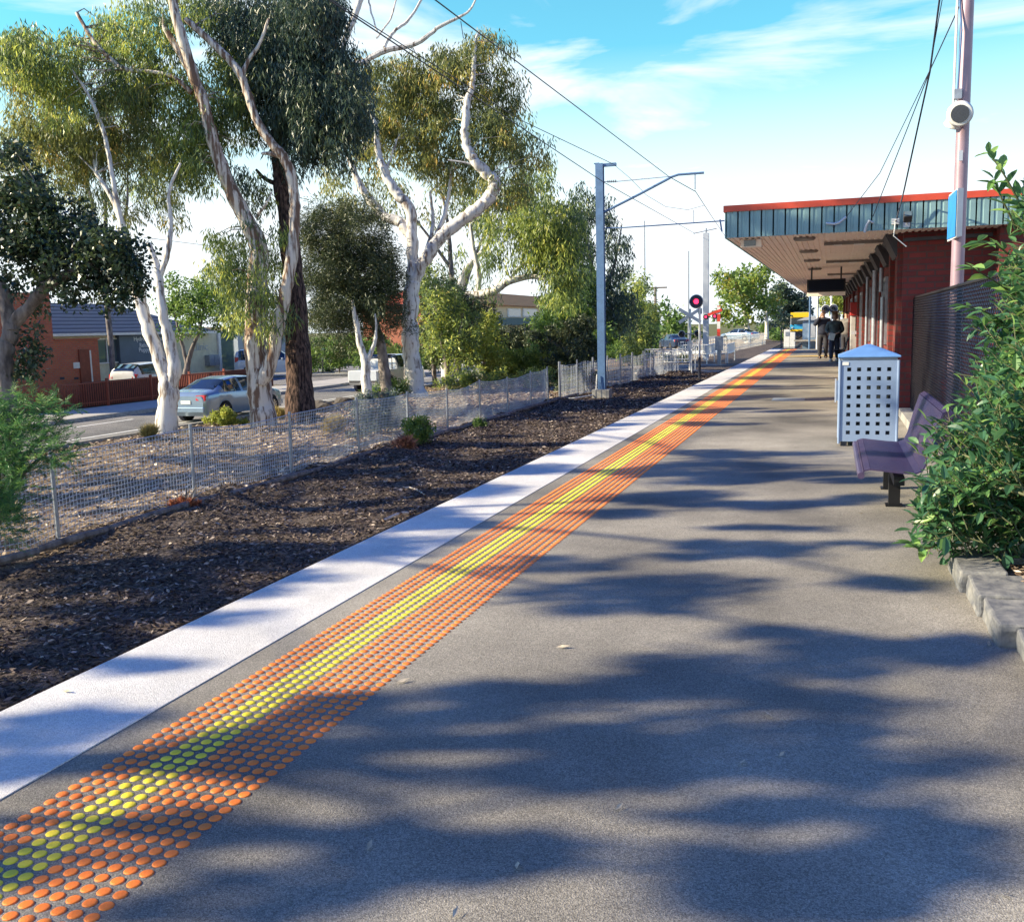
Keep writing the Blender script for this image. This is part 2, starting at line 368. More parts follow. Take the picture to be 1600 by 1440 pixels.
# track: ballast bed, sleepers, rails
mb = MB()
TZ = GZ - .30
mb.prism([(-6.4, TZ - .2), (-6.0, TZ + .05), (-2.96, TZ + .05), (-2.96, TZ - .2)], -30, 49.5, 'Y')
mb.prism([(-7.6, TZ - .2), (-5.9, TZ + .06), (-2.7, TZ + .06), (-1.5, TZ - .2)], 61.5, 420, 'Y')
struct('track_ballast', mb, m_ballast)
mb = MB(); y = -6.0
while y < 260:
    if not (49 < y < 61.5): mb.box(-5.75, -3.15, y, y + .24, TZ + .02, TZ + .10)
    y += .68
struct('sleepers', mb, m_sleeper)
mb = MB()
for x in (-3.55, -5.12):
    mb.box(x - .07, x + .07, -30, 420, TZ + .10, TZ + .12); mb.box(x - .012, x + .012, -30, 420, TZ + .12, TZ + .21); mb.box(x - .035, x + .035, -30, 420, TZ + .21, TZ + .25)
struct('railway_rails', mb, m_rail)
# level crossing road
struct('level_crossing_road', MB().add([(-19.6, 50.2, RZ + .006), (-9, 50.2, GZ + .02), (2.5, 50.2, GZ - .065), (2.5, 60.8, GZ - .065), (-9, 60.8, GZ + .02), (-19.6, 60.8, RZ + .006), (-9, 50.2, GZ - .4), (2.5, 50.2, GZ - .4), (-19.6, 50.2, RZ - .4)],
       [(0, 1, 4, 5), (1, 2, 3, 4), (8, 6, 1, 0), (6, 7, 2, 1)]), m_road)
# road along the line
struct('road', MB().box(-24.4, -19.3, -60, 320, RZ - .3, RZ), m_road)
mb = MB(); mb.box(-20.35, -20.23, -60, 50, RZ, RZ + .004)
y = -20
while y < 120: mb.box(-23.15, -23.03, y, y + 3, RZ, RZ + .004); y += 9
struct('road_markings', mb, m_roadpaint)
mb = MB(); mb.prism([(-24.75, RZ - .2), (-24.75, RZ + .13), (-24.47, RZ + .13), (-24.4, RZ + .02), (-24.4, RZ - .2)], -60, 46, 'Y'); mb.prism([(-24.75, RZ - .2), (-24.75, RZ + .13), (-24.47, RZ + .13), (-24.4, RZ + .02), (-24.4, RZ - .2)], 55, 78, 'Y')
mb.prism([(-19.3, RZ - .2), (-19.3, RZ + .02), (-19.2, RZ + .10), (-19.05, RZ + .10), (-19.05, RZ - .2)], -60, 49, 'Y')
struct('kerb', mb, m_conc)
struct('footpath', MB().box(-27.6, -24.76, -60, 150, RZ - .2, RZ + .125), m_path)
struct('car_park', MB().box(-36.9, -27.61, 46, 70, RZ - .2, RZ + .11), m_road)

# ---- tactile paving: studs 50 mm apart in twelve rows, the largest hundred as parts
tp = thing('tactile_paving', (-1.97, 1.2, 0), 'strip of raised orange and yellow warning studs running along the platform edge', 'tactile paving')
def studproto(m, name):
    mbs = MB(); mbs.lathe([(.0188, 0), (.0188, .0010), (.0172, .0028), (.0140, .0033), (.004, .0034)], n=18)
    me = bpy.data.meshes.new(name)
    me.from_pydata(mbs.v, [], mbs.f); me.materials.append(m); me.polygons.foreach_set('use_smooth', [True] * len(me.polygons)); me.update(); return me
s_or, s_ye = studproto(m_orange, 'orange_stud'), studproto(m_yellow, 'yellow_stud')
colx = [-1.675 - .05 * i for i in range(12)]; rows = int((52.0 - 1.0) / .05)
cells = []
for j in range(rows):
    y = 1.0 + .05 * j
    for i, x in enumerate(colx): cells.append((x, y, (8 >= i >= 6)))
def inframe(x, y):
    q = RM.T @ np.array([x, y, -CAM_H]); px = 800 + F_PX * q[0] / -q[2]; py = 720 - F_PX * q[1] / -q[2]
    return 4 < px < 1596 and 4 < py < 1436
vis = [c for c in cells if inframe(c[0], c[1])]
vis.sort(key=lambda c: c[0] ** 2 + c[1] ** 2)
near = vis[:100]; nearset = set((c[0], c[1]) for c in near)
for x, y, yel in near:
    o = link('yellow_stud' if yel else 'orange_stud', s_ye if yel else s_or, tp, (x + 1.97, y - 1.2, 0))
rest = [c for c in cells if (c[0], c[1]) not in nearset]
mbr = MB(); prf = [(.0188, 0), (.0185, .0014), (.0158, .0035)]
vv = []; ff = []; mm = []
for x, y, yel in rest:
    n = 12 if y < 12 else (8 if y < 25 else 6)
    jx = rnd.uniform(-.0008, .0008); b0 = len(vv)
    for r, h in prf:
        for k in range(n):
            a = 2 * math.pi * k / n; vv.append((x + jx + r * math.cos(a) + 1.97, y + r * math.sin(a) - 1.2, h))
    for q in range(2):
        for k in range(n):
            k2 = (k + 1) % n; ff.append((b0 + q * n + k, b0 + q * n + k2, b0 + (q + 1) * n + k2, b0 + (q + 1) * n + k)); mm.append(1 if yel else 0)
    ff.append(tuple(b0 + 2 * n + k for k in range(n))); mm.append(1 if yel else 0)
me = bpy.data.meshes.new('stud_field'); me.from_pydata(vv, [], ff); me.materials.append(m_orange); me.materials.append(m_yellow)
me.polygons.foreach_set('material_index', mm); me.polygons.foreach_set('use_smooth', [True] * len(ff)); me.update()
o = link('stud_field', me, tp); o['kind'] = 'stuff'

# ================================================================== STATION BUILDING
m_brick = brickmat('red_station_brick', (.25, .035, .03), (.17, .028, .026), (.12, .05, .045))
m_fascia = mat('green_grey_fascia_sheet', (.20, .33, .36), .45, .1, .1, 3)
m_redcap = mat('red_capping', (.58, .07, .035), .45, 0, .1, 4)
m_soffit = mat('cream_soffit_lining', (.88, .78, .70), .7, 0, .04, 4)
m_dgrey = mat('dark_grey_trim', (.045, .045, .055), .6, 0, .15, 6)
Y0, Y1 = 14.8, 49.0
def lerp(a, b, t): return a + (b - a) * t
def WX(y): return lerp(.95, .47, (y - 15.3) / (49 - 15.3))        # wall line
def CX(y): return lerp(-1.5, -1.16, (y - Y0) / (Y1 - Y0))         # canopy outer edge
CB, CT = 2.62, 3.07
bld = thing('station_building', (3, 30, 0), 'red brick station building with flat canopy and ribbed blue green fascia', 'station building')
mb = MB(); e0 = 15.3
vs = [(WX(e0), e0, 0), (5.2, e0, 0), (5.2, Y1 - .5, 0), (WX(Y1 - .5), Y1 - .5, 0)]
mb.add([(a, b, -.05) for a, b, _ in vs] + [(a, b, CB + .1) for a, b, _ in vs], [(0, 3, 2, 1), (4, 5, 6, 7), (0, 1, 5, 4), (1, 2, 6, 5), (2, 3, 7, 6), (3, 0, 4, 7)])
mb.box(2.15, 2.6, 14.95, 15.31, -.05, CB + .05)                      # projecting pier on the end wall
mb.build('wall', m_brick, bld)
for y in (15.42, 16.9, 19.6, 22.2, 26.5, 30.0, 34.0, 38, 42, 46): MB().box(WX(y) - .07, WX(y) + .02, y, y + .42, -.04, CB + .05).build('brick_pier', m_brick, bld)
# soffit with ribs
mb = MB(); n = 26
prof = []
for k in range(int((5.2 + 1.5) / .10)):
    pass
mb.add([(CX(Y0), Y0, CB), (5.2, Y0, CB), (5.2, Y1, CB), (CX(Y1), Y1, CB), (CX(Y0), Y0, CB + .05), (5.2, Y0, CB + .05), (5.2, Y1, CB + .05), (CX(Y1), Y1, CB + .05)],
       [(3, 2, 1, 0), (4, 5, 6, 7), (0, 1, 5, 4), (1, 2, 6, 5), (2, 3, 7, 6), (3, 0, 4, 7)])
x = -1.44
while x < 5.1:
    y1 = Y1 - .05
    xa = x; xb = lerp(x, x * .8, 1) if x < 0 else x
    mb.beam((x, Y0 + .03, CB - .008), (x, y1, CB - .008), .042, .012) if x > -1.1 else mb.beam((x, Y0 + .03, CB - .008), (max(x, CX(Y1) + .03 * (x + 1.44) / .1), y1, CB - .008), .042, .012)
    x += .085
mb.build('soffit', m_soffit, bld)
# fascia: ribbed sheet, end and side
def ribbed(p0, p1, z0, z1, out, pitch, mbx):
    p0 = Vector(p0); p1 = Vector(p1); L_ = (p1 - p0).length; d = (p1 - p0) / L_; o = Vector(out)
    pts = []; s = 0
    while s < L_:
        for ds, h in ((0, -.012), (.008, -.012), (.012, .012), (.05, .012), (.056, .004), (.085, .004), (.091, .012), (.155, .012), (.159, -.012)):
            if s + ds < L_: pts.append((s + ds, h))
        s += pitch
    pts.append((L_, 0))
    vs = []
    for s_, h in pts:
        q = p0 + d * s_ + o * (.012 + h); vs.append((q.x, q.y, z0)); vs.append((q.x, q.y, z1))
    fs = [(2 * i, 2 * i + 2, 2 * i + 3, 2 * i + 1) for i in range(len(pts) - 1)]
    mbx.add(vs, fs)
mb = MB()
mb.box(CX(Y0), 5.2, Y0 + .0, Y0 + .03, CB + .051, CT - .08)
mb.add([(CX(Y0), Y0 + .03, CB), (CX(Y1), Y1, CB), (CX(Y1), Y1, CT - .08), (CX(Y0), Y0 + .03, CT - .08)], [(0, 1, 2, 3)])
ribbed((CX(Y0), Y0, 0), (5.2, Y0, 0), CB - .01, CT - .085, (0, -1, 0), .166, mb)
ribbed((CX(Y1), Y1, 0), (CX(Y0), Y0, 0), CB - .01, CT - .085, (-1, 0, 0), .166, mb)
mb.build('fascia', m_fascia, bld)
mb = MB()
mb.add([(CX(Y0) - .04, Y0 - .04, CT - .09), (5.25, Y0 - .04, CT - .09), (5.25, Y1 + .04, CT - .09), (CX(Y1) - .04, Y1 + .04, CT - .09),
        (CX(Y0) - .04, Y0 - .04, CT), (5.25, Y0 - .04, CT), (5.25, Y1 + .04, CT), (CX(Y1) - .04, Y1 + .04, CT)],
       [(3, 2, 1, 0), (4, 5, 6, 7), (0, 1, 5, 4), (1, 2, 6, 5), (2, 3, 7, 6), (3, 0, 4, 7)])
mb.build('roof', m_redcap, bld)
mb = MB(); mb.beam((WX(16), 15.27, 2.50), (2.1, 15.27, 2.52), .04, .05); mb.build('end_wall_conduit', m_dgrey, bld)
# dark angled brackets under the soffit along the wall
yb = 15.5
while yb < 47:
    xw = WX(yb); mb = MB()
    mb.prism([(xw - .24, CB - .02), (xw - .005, CB - .02), (xw - .005, CB - .34), (xw - .08, CB - .34)], yb, yb + 1.0, 'Y')
    mb.prism([(xw - .20, CB - .02), (xw - .005, CB - .02), (xw - .005, CB - .22)], yb + 1.0, yb + 2.1, 'Y')
    mb.build('eaves_bracket', m_dgrey, bld); yb += 2.1
# windows and doors on the platform wall
def opening(y0, y1, z0, z1, name='window'):
    xw = WX((y0 + y1) / 2)
    f = MB(); t = .06
    for a, b, c, d in ((y0, y1, z1 - t, z1), (y0, y1, z0, z0 + t), (y0, y0 + t, z0 + t, z1 - t), (y1 - t, y1, z0 + t, z1 - t)): f.box(xw - .06, xw + .05, a, b, c, d)
    o = f.build(name, m_galv, bld)
    MB().box(xw - .025, xw + .02, y0 + t, y1 - t, z0 + t, z1 - t).build('pane', m_glass, o)
opening(18.0, 19.3, .95, 2.1); opening(20.3, 21.9, .0, 2.1, 'door'); opening(23.5, 25.5, .9, 2.1)
opening(27.5, 28.9, 0, 2.1, 'door'); opening(31, 33, .9, 2.1); opening(35.2, 37, .9, 2.1)
for y, z0, z1, r in ((17.55, .0, 1.75, .035), (18.05, 1.85, 2.25, .035), (19.95, 0, 2.3, .05), (22.9, 0, 2.3, .035)):
    MB().tube([(WX(y) - .13, y, z0), (WX(y) - .13, y, z1)], r, 10).build('downpipe', m_galv, bld, smooth=True)
# soffit fittings
m_tube = mat('lamp_diffuser', (.8, .8, .8), .4, 0, .05)
for y in (16.4, 21.5, 27.5, 34):
    c = MB(); c.box(-.15, .75, y, y + .16, CB - .06, CB - .016); o = c.build('ceiling_batten_light', mat('grey_light_fitting', (.20, .18, .17), .5), bld)
    MB().box(0, .12, y + .01, y + .15, CB - .072, CB - .061).build('lamp_tube', m_tube, o); MB().box(.3, .45, y + .01, y + .15, CB - .072, CB - .061).build('lamp_tube', m_tube, o)
for y in (15.4, 18.2, 21.0, 24.5): MB().lathe([(.14, CB - .05), (.16, CB - .03), (.16, CB - .014)], (-.42, y, 0), n=20).build('round_vent', mat('grey_light_fitting', (.2, .18, .17)), bld)
mb = MB(); mb.box(-1.32, -1.02, 15.1, 15.35, CB - .13, CB - .016); o = mb.build('soffit_box', m_soffit, bld)
MB().box(-1.27, -1.10, 15.088, 15.099, CB - .115, CB - .03).build('dark_lens', m_glass, o)
# passenger display hanging from the canopy
pd = thing('passenger_display', (-.13, 24, 2.3), 'long black passenger information display hanging under the canopy soffit', 'display screen')
xa = atY(1261, 437, 24); xb = atY(1321, 455, 24)
MB().box(xa.x, xb.x, 24, 24.22, xb.z, xa.z).build('casing', m_black, pd, bevel=.01)
MB().box(xa.x + .04, xb.x - .04, 23.985, 23.999, xb.z + .04, xa.z - .03).build('screen', mat('display_glass', (.002, .006, .02), .35, 0, .1, spec=.15), pd)
MB().box(xa.x, xb.x, 24.02, 24.2, xb.z - .09, xb.z - .002).build('lower_tray', m_soffit, pd)
for x in (xa.x + .1, xb.x - .1): MB().tube([(x, 24.1, xa.z), (x, 24.1, CB - .01)], .02, 8).build('hanger', m_dgrey, pd)
# floodlights / hooks on the fascia, each fixed to the end fascia
def floodlight(px, py, kind, label):
    p = atY(px, py, Y0 - .04)
    t = thing('fascia_floodlight' if kind else 'cable_hook', p, label, 'floodlight' if kind else 'hook')
    if kind:
        q = p + Vector((0, -.16, .02))
        MB().tube([p + Vector((0, 0, -.06)), p + Vector((0, -.09, -.06)), q], .012, 8).build('arm', m_galvl, t)
        b = MB(); rot = Matrix.Rotation(R(-30), 3, 'X'); b.obox(q, (.11, .14, .09), rot); b.build('housing', m_dgrey, t, bevel=.008)
        MB().obox(q + rot @ Vector((0, -.075, 0)), (.09, .008, .07), rot).build('lens', m_wglass, t)
        MB().obox(p + Vector((0, .015, -.06)), (.09, .012, .09)).build('base_plate', m_galvl, t)
    return t, p
floodlight(1417, 343, 1, 'small grey floodlight on the fascia casting a long slanting shadow')
t, p = floodlight(1311, 349, 0, 'bent white pipe fixed low on the blue part of the fascia')
MB().tube([atY(1291, 349, Y0 - .05), atY(1303, 350, Y0 - .10), atY(1311, 348, Y0 - .12), atY(1322, 339, Y0 - .1)], .018, 10).build('pipe', m_galvl, t, smooth=True)
t, p = floodlight(1358, 352, 0, 'short white curved bracket above the canopy light row on the fascia')
MB().tube([atY(1351, 363, Y0 - .05), atY(1354, 352, Y0 - .07), atY(1358, 345, Y0 - .1), atY(1364, 348, Y0 - .05)], .02, 10).build('pipe', m_galvl, t, smooth=True)
t, p = floodlight(1399, 346, 0, 'small white cable anchor where the thick cable meets the fascia')
b = MB(); b.box(p.x - .05, p.x + .05, p.y - .02, p.y + .02, p.z - .04, p.z + .04); b.tube([p + Vector((0, -.02, 0)), p + Vector((0, -.12, .02))], .012, 8); b.tube([p + Vector((0, -.05, .0)), p + Vector((-.02, -.05, -.2)), p + Vector((.15, -.03, -.35))], .008, 6); b.build('bracket', m_whitep, t)

# ---- red emergency board with grey machine on the wall
t = thing('ticket_machine', (WX(31) - .3, 31, 0), 'grey ticket machine with red top standing against the brick wall', 'ticket machine')
a = atY(1329, 500, 31); x0 = a.x; x1 = WX(31) - .01
MB().box(x0, x1, 31, 31.7, .25, 1.5).build('cabinet', mat('pale_grey_paint', (.42, .42, .42), .5), t, bevel=.02)
MB().box(x0 - .02, x1, 30.96, 31.74, 1.5, 1.9).build('header', mat('deep_red_paint', (.38, .03, .03), .5), t, bevel=.02)
MB().box(x0 + .03, x1 - .03, 30.90, 30.959, .95, 1.05).build('shelf', m_galvl, t)
MB().box(x0 + .1, x1 - .1, 31.05, 31.65, 0, .249).build('plinth', m_dgrey, t)

# ---- platform seats against the wall
def bench_at(name, x0, x1, y0, y1, label, zs=.42, back=.80, mseat=None, inplace=None):
    t = thing(name, ((x0 + x1) / 2, (y0 + y1) / 2, 0), label, 'bench')
    Wd = x1 - x0
    prof = [(x0 - .0, zs - .045), (x0 + .02, zs - .01), (x0 + .06, zs), (x0 + Wd * .5, zs - .02), (x0 + Wd * .68, zs - .025), (x0 + Wd * .77, zs - .005), (x0 + Wd * .83, zs + .06), (x0 + Wd * .87, zs + .15), (x0 + Wd * .93, zs + .27), (x0 + Wd, back - .02), (x0 + Wd + .035, back + .0), (x0 + Wd + .06, back - .035)]
    # resample profile
    pts = [Vector((p[0], 0, p[1])) for p in prof]; dense = []
    for i in range(len(pts) - 1):
        for k in range(6): dense.append(pts[i].lerp(pts[i + 1], k / 6))
    dense.append(pts[-1])
    acc = 0; L_ = [0]
    for i in range(1, len(dense)): acc += (dense[i] - dense[i - 1]).length; L_.append(acc)
    def at(s):
        for i in range(1, len(L_)):
            if L_[i] >= s: 
                f = (s - L_[i - 1]) / max(1e-6, L_[i] - L_[i - 1]); return dense[i - 1].lerp(dense[i], f), (dense[i] - dense[i - 1]).normalized()
        return dense[-1], (dense[-1] - dense[-2]).normalized()
    def ribs(nm, k0, k1):
        b = MB(); seg = dense[k0:k1]; y = y0
        while y < y1 - .01:
            for i in range(len(seg) - 1):
                p, q = seg[i], seg[i + 1]; nn_ = Vector((-(q - p).z, 0, (q - p).x)).normalized() * .006
                vs = [(p.x, y, p.z), (q.x, y, q.z), (q.x, y + .027, q.z), (p.x, y + .027, p.z)]
                b.add([Vector(v) + nn_ for v in vs] + [Vector(v) - nn_ for v in vs], [(0, 1, 2, 3), (7, 6, 5, 4), (0, 4, 5, 1), (2, 6, 7, 3)])
            y += .045
        return b
    cut = int(len(dense) * .55)
    b = ribs('seat', 0, cut + 1); b.tube([(x0, y0 - .01, zs - .045), (x0, y1 + .01, zs - .045)], .024, 10); b.build('seat', mseat, t)
    b = ribs('backrest', cut, len(dense)); b.tube([(x0 + Wd + .05, y0 - .01, back - .03), (x0 + Wd + .05, y1 + .01, back - .03)], .022, 10); b.build('backrest', mseat, t)
    for yy in (y0 + .22, y1 - .3):
        b = MB()
        pp = [Vector((v.x + .006, yy, v.z - .022)) for v in dense[4:-8]]
        b.tube(pp, .014, 6); b.build('bracket', m_black, t)
    b = MB(); b.beam((x0 + Wd * .5, y0 + .1, zs - .095), (x0 + Wd * .5, y1 - .1, zs - .095), .07, .06); b.build('beam', m_black, t)
    for yy in (y0 + .62, y1 - .45):
        b = MB(); b.box(x0 + Wd * .5 - .04, x0 + Wd * .5 + .04, yy - .04, yy + .04, .011, zs - .126); b.box(x0 + Wd * .5 - .06, x0 + Wd * .5 + .06, yy - .06, yy + .06, 0, .0109); b.build('leg', m_black, t)
    return t
m_purple = mat('worn_purple_enamel', (.025, .025, .10), .34, .2, 0, 2.0, spec=.5, col2=(.085, .06, .13), stretch=(1, .5, 3), contrast=(.35, .62))
bench_at('platform_bench', .21, .72, 7.1, 8.95, 'purple slatted metal bench with curved back beside the leafy bush', mseat=m_purple, zs=.36, back=.77)
bench_at('platform_bench', .05, .5, 33.6, 35.3, 'dark bench with a tilted backrest against the red wall behind the people', mseat=m_dgrey)

# ================================================================== PLATFORM FURNITURE
m_binb = mat('pale_blue_grey_powdercoat', (.23, .32, .49), .42, .2, 0, 2.5, spec=.6, col2=(.28, .37, .55), contrast=(.3, .7))
m_binlid = mat('blue_lid_paint', (.14, .30, .60), .4, .1, .1, 3)
t = thing('litter_bin', (.39, 11.62, 0), 'pale blue grey square bin enclosure with rows of square holes and a pyramid lid', 'bin')
def perf(mb, P, u, v, W_, H_, nx, nz, hole, mx_, mz0, pitx, pitz, thick, nrm):
    # panel with real square holes
    xs_ = [0]; 
    for i in range(nx): xs_ += [mx_ + i * pitx - hole / 2, mx_ + i * pitx + hole / 2]
    xs_.append(W_); zs_ = [0]
    for j in range(nz): zs_ += [mz0 + j * pitz - hole / 2, mz0 + j * pitz + hole / 2]
    zs_.append(H_)
    for i in range(len(xs_) - 1):
        for j in range(len(zs_) - 1):
            h = i % 2 == 1 and j % 2 == 1
            a, b, c, d = P + u * xs_[i] + v * zs_[j], P + u * xs_[i + 1] + v * zs_[j], P + u * xs_[i + 1] + v * zs_[j + 1], P + u * xs_[i] + v * zs_[j + 1]
            k = nrm * -thick
            if not h: mb.add([a, b, c, d, a + k, b + k, c + k, d + k], [(0, 1, 2, 3), (7, 6, 5, 4)])
            else: mb.add([a, b, c, d, a + k, b + k, c + k, d + k], [(0, 4, 5, 1), (1, 5, 6, 2), (2, 6, 7, 3), (3, 7, 4, 0)])
X, Y, Z = Vector((1, 0, 0)), Vector((0, 1, 0)), Vector((0, 0, 1))
bx0, bx1, by0, by1, bz0, bz1 = .09, .69, 11.32, 11.92, .055, .945
for nm, P, u, nrm in (('front_panel', Vector((bx0, by0, bz0)), X, -Y), ('side_panel', Vector((bx0, by1, bz0)), -Y, -X), ('side_panel', Vector((bx1, by0, bz0)), Y, X), ('back_panel', Vector((bx1, by1, bz0)), -X, Y)):
    b = MB(); perf(b, P, u, Z, .6, bz1 - bz0, 5, 8, .042, .095, .10, .1025, .099, .004, nrm)
    b.build(nm, m_binb, t)
for x in (bx0, bx1):
    for y in (by0, by1): MB().tube([(x, y, .03), (x, y, bz1)], .014, 8).build('corner_post', m_binb, t, smooth=True)
b = MB(); b.box(bx0 + .01, bx1 - .01, by0 + .01, by1 - .01, .945, .975); b.build('collar', m_galv, t)
b = MB(); s = .022; cx_, cy_ = (bx0 + bx1) / 2, (by0 + by1) / 2
b.add([(bx0 - s, by0 - s, .976), (bx1 + s, by0 - s, .976), (bx1 + s, by1 + s, .976), (bx0 - s, by1 + s, .976), (bx0 - s, by0 - s, .995), (bx1 + s, by0 - s, .995), (bx1 + s, by1 + s, .995), (bx0 - s, by1 + s, .995), (cx_ - .02, cy_, 1.115), (cx_ + .02, cy_, 1.115)],
      [(0, 3, 2, 1), (0, 1, 5, 4), (1, 2, 6, 5), (2, 3, 7, 6), (3, 0, 4, 7), (4, 5, 9, 8), (5, 6, 9), (6, 7, 8, 9), (7, 4, 8)])
b.build('lid', m_binlid, t, bevel=.006)
MB().box(bx0 + .02, bx0 + .09, by0 - .006, by0 - .002, .895, .93).build('sticker', m_whitep, t)
b = MB(); b.box(bx0 + .11, bx1 - .11, by0 + .10, by1 - .06, .08, .86, top=-.03); b.build('wheelie_bin', mat('dark_bin_plastic', (.03, .04, .05), .6), t)
b = MB()
for x in (bx0 + .02, bx1 - .1):
    for y in (by0 + .015, by1 - .09): b.box(x, x + .07, y, y + .07, 0, .054)
b.build('foot', m_dgrey, t)
b = MB(); b.box(bx0 - .035, bx0 - .012, by0 + .10, by0 + .16, .50, .72); b.box(bx0 - .05, bx0 - .036, by0 + .09, by0 + .17, .48, .74); b.build('latch', m_galvl, t)

p = atZ(1232, 624, 0)
o = MB().box(p.x - .28, p.x + .28, p.y - .3, p.y + .3, 0, .006).build('service_cover', m_galv, None); tag(o, 'flat square metal service cover set in the platform beyond the bin', 'cover')
# pale stone base and low stones where fence meets the wall
b = MB(); b.box(.93, 1.12, 12.2, 15.2, 0, .10, top=.01); o = b.build('fence_footing', m_conc, None); tag(o, 'low pale concrete footing under the far end of the black mesh fence', 'footing')

# black chain mesh fence
FX = 1.10
t = thing('chain_mesh_fence', (FX, 10, 0), 'black woven wire fence running from the brick wall corner to the bush', 'fence')
def chainlink(x, y0, y1, z0, z1, pitch, r):
    n = int((y1 - y0) / pitch); m = int((z1 - z0) / (pitch * .62)); zz = [z0 + (z1 - z0) * j / m for j in range(m + 1)]; quads = []
    for i in range(n + 1):
        yb_ = y0 + i * pitch
        for j in range(m):
            s_ = 1 if (i + j) % 2 else -1; h_ = pitch * .53
            A = np.array([x + .006 * s_, yb_ + s_ * h_, zz[j]]); B = np.array([x - .006 * s_, yb_ - s_ * h_, zz[j + 1]])
            d = (B - A) / np.linalg.norm(B - A); u = np.array([1., 0, 0]); v = np.cross(d, u); v /= np.linalg.norm(v)
            c4 = [u * r, v * r, -u * r, -v * r]
            for k in range(4): quads.append([A + c4[k], A + c4[(k + 1) % 4], B + c4[(k + 1) % 4], B + c4[k]])
    return np.array(quads)
m_wire = mat('black_coated_wire', (.018, .02, .03), .35, .3, .2, 9, spec=.5)
o = npmesh('woven_mesh', chainlink(FX, 4.6, 15.25, .06, 1.66, .050, .0036), 4, m_wire, t)
yy = 5.1
while yy < 15.4:
    MB().tube([(FX + .035, yy, -.02), (FX + .035, yy, 1.70)], .024, 10).build('post', m_black, t, smooth=True); yy += 2.52
MB().tube([(FX + .02, 4.6, 1.68), (FX + .02, 15.25, 1.68)], .018, 8).build('top_rail', m_black, t)
# ground behind the fence
struct('station_yard', MB().box(1.2, 9.0, -6, 14.9, .004, .02), m_mulch)

# pole with loudspeakers
pt = thing('loudspeaker_pole', (1.17, 11, 0), 'tall pinkish metal pole rising behind the black mesh fence', 'pole')
m_pole = mat('pink_grey_pole_paint', (.36, .25, .30), .38, .3, .12, 4)
MB().tube([(1.20, 11, -.02), (1.20, 11, 2.0), (1.20, 11, 9.5)], [.066, .064, .055], 20).build('shaft', m_pole, pt, smooth=True)
MB().tube([(1.105, 10.98, 3.5), (1.11, 10.98, 6.5)], .012, 8).build('conduit', m_whitep, pt)
MB().box(1.165, 1.20, 10.905, 10.925, 2.93, 3.03).build('cover_plate', m_galvl, pt)
p = atY(1497, 147, 10.93)
sp1 = thing('loudspeaker', (1.15, 10.85, 3.39), 'round white loudspeaker with dark grille facing along the platform from the pole', 'loudspeaker')
cL = atY(1500, 178, 10.72); q = Matrix.Rotation(R(6), 3, 'Z')
def ring(c, prof, dirv, n=28):
    d = Vector(dirv).normalized(); rot = d.to_track_quat('Z', 'Y').to_matrix(); b = MB(); b.lathe(prof, n=n)
    b.v = [tuple(Vector(c) + rot @ Vector(v)) for v in b.v]; return b
ring(cL, [(.03, -.26), (.085, -.22), (.118, -.10), (.122, .0), (.108, .03), (.085, .035)], (-.10, -.98, -.16)).build('horn', m_whitep, sp1, smooth=True)
ring(cL, [(.083, .036), (.083, .040), (.02, .041)], (-.10, -.98, -.16)).build('grille', mat('speaker_grille', (.05, .06, .08), .6, .2, .3, 200), sp1)
MB().tube([cL + Vector((.1, .12, 0)), Vector((1.2, 10.93, cL.z))], .018, 8).build('bracket', m_galv, sp1)
sp2 = thing('loudspeaker', (1.08, 10.95, 3.2), 'second white horn loudspeaker below and behind the round one pointing away', 'loudspeaker')
c2 = atY(1489, 196, 11.0)
ring(c2, [(.03, -.20), (.06, -.12), (.09, .0), (.078, .01), (.02, .011)], (-.25, .5, -.75)).build('horn', m_whitep, sp2, smooth=True)
MB().tube([c2, Vector((1.15, 10.98, c2.z + .08))], .014, 8).build('bracket', m_galv, sp2)
jb = thing('junction_box', atY(1497, 147, 10.9), 'small grey junction box just above the round loudspeaker', 'junction box')
c3 = atY(1497, 147, 10.92)
MB().box(c3.x - .04, c3.x + .035, c3.y - .03, c3.y + .03, c3.z - .05, c3.z + .045).build('box', m_galv, jb, bevel=.004)
MB().tube([c3 + Vector((-.01, 0, -.05)), c3 + Vector((-.02, 0, -.11))], .01, 6).build('gland', m_galv, jb)
MB().tube([c3 + Vector((-.005, 0, .045)), c3 + Vector((.012, 0, .6)), (1.115, 10.98, 4.6), (1.12, 10.98, 7)], .009, 6).build('cable', m_bluegrey, jb)
# blue sign case on the pole: white edge to the camera, blue face to the platform
sg = thing('station_sign_box', (1.1, 10.9, 2.4), 'blue faced white sign box fixed to the pole above the fence', 'sign')
za = atY(1487, 296, 10.8).z; zb = atY(1485, 372, 10.8).z
xa = atY(1479, 340, 10.9).x; xb = atY(1503, 340, 10.8).x
b = MB(); b.add([(xb - .055, 10.72, zb), (xb, 10.74, zb + .01), (xb, 11.3, zb + .01), (xb - .075, 11.3, zb), (xb - .055, 10.72, za), (xb, 10.74, za), (xb, 11.3, za - .01), (xb - .075, 11.3, za)], [(0, 3, 2, 1), (4, 5, 6, 7), (0, 1, 5, 4), (1, 2, 6, 5), (2, 3, 7, 6), (3, 0, 4, 7)])
b.build('case', m_whitep, sg)
b = MB(); x_ = xb - .058; b.add([(x_ - .006, 10.73, zb + .01), (x_ - .024, 11.28, zb + .02), (x_ - .024, 11.28, za - .02), (x_ - .006, 10.73, za - .01)], [(0, 1, 2, 3)])
b.build('blue_face', mat('sign_blue', (.03, .25, .70), .4, 0, .1), sg)
b = MB(); b.tube([(1.2, 10.98, zb + .1), (xb - .01, 10.98, zb + .1)], .02, 6); b.build('clamp', m_galv, sg)

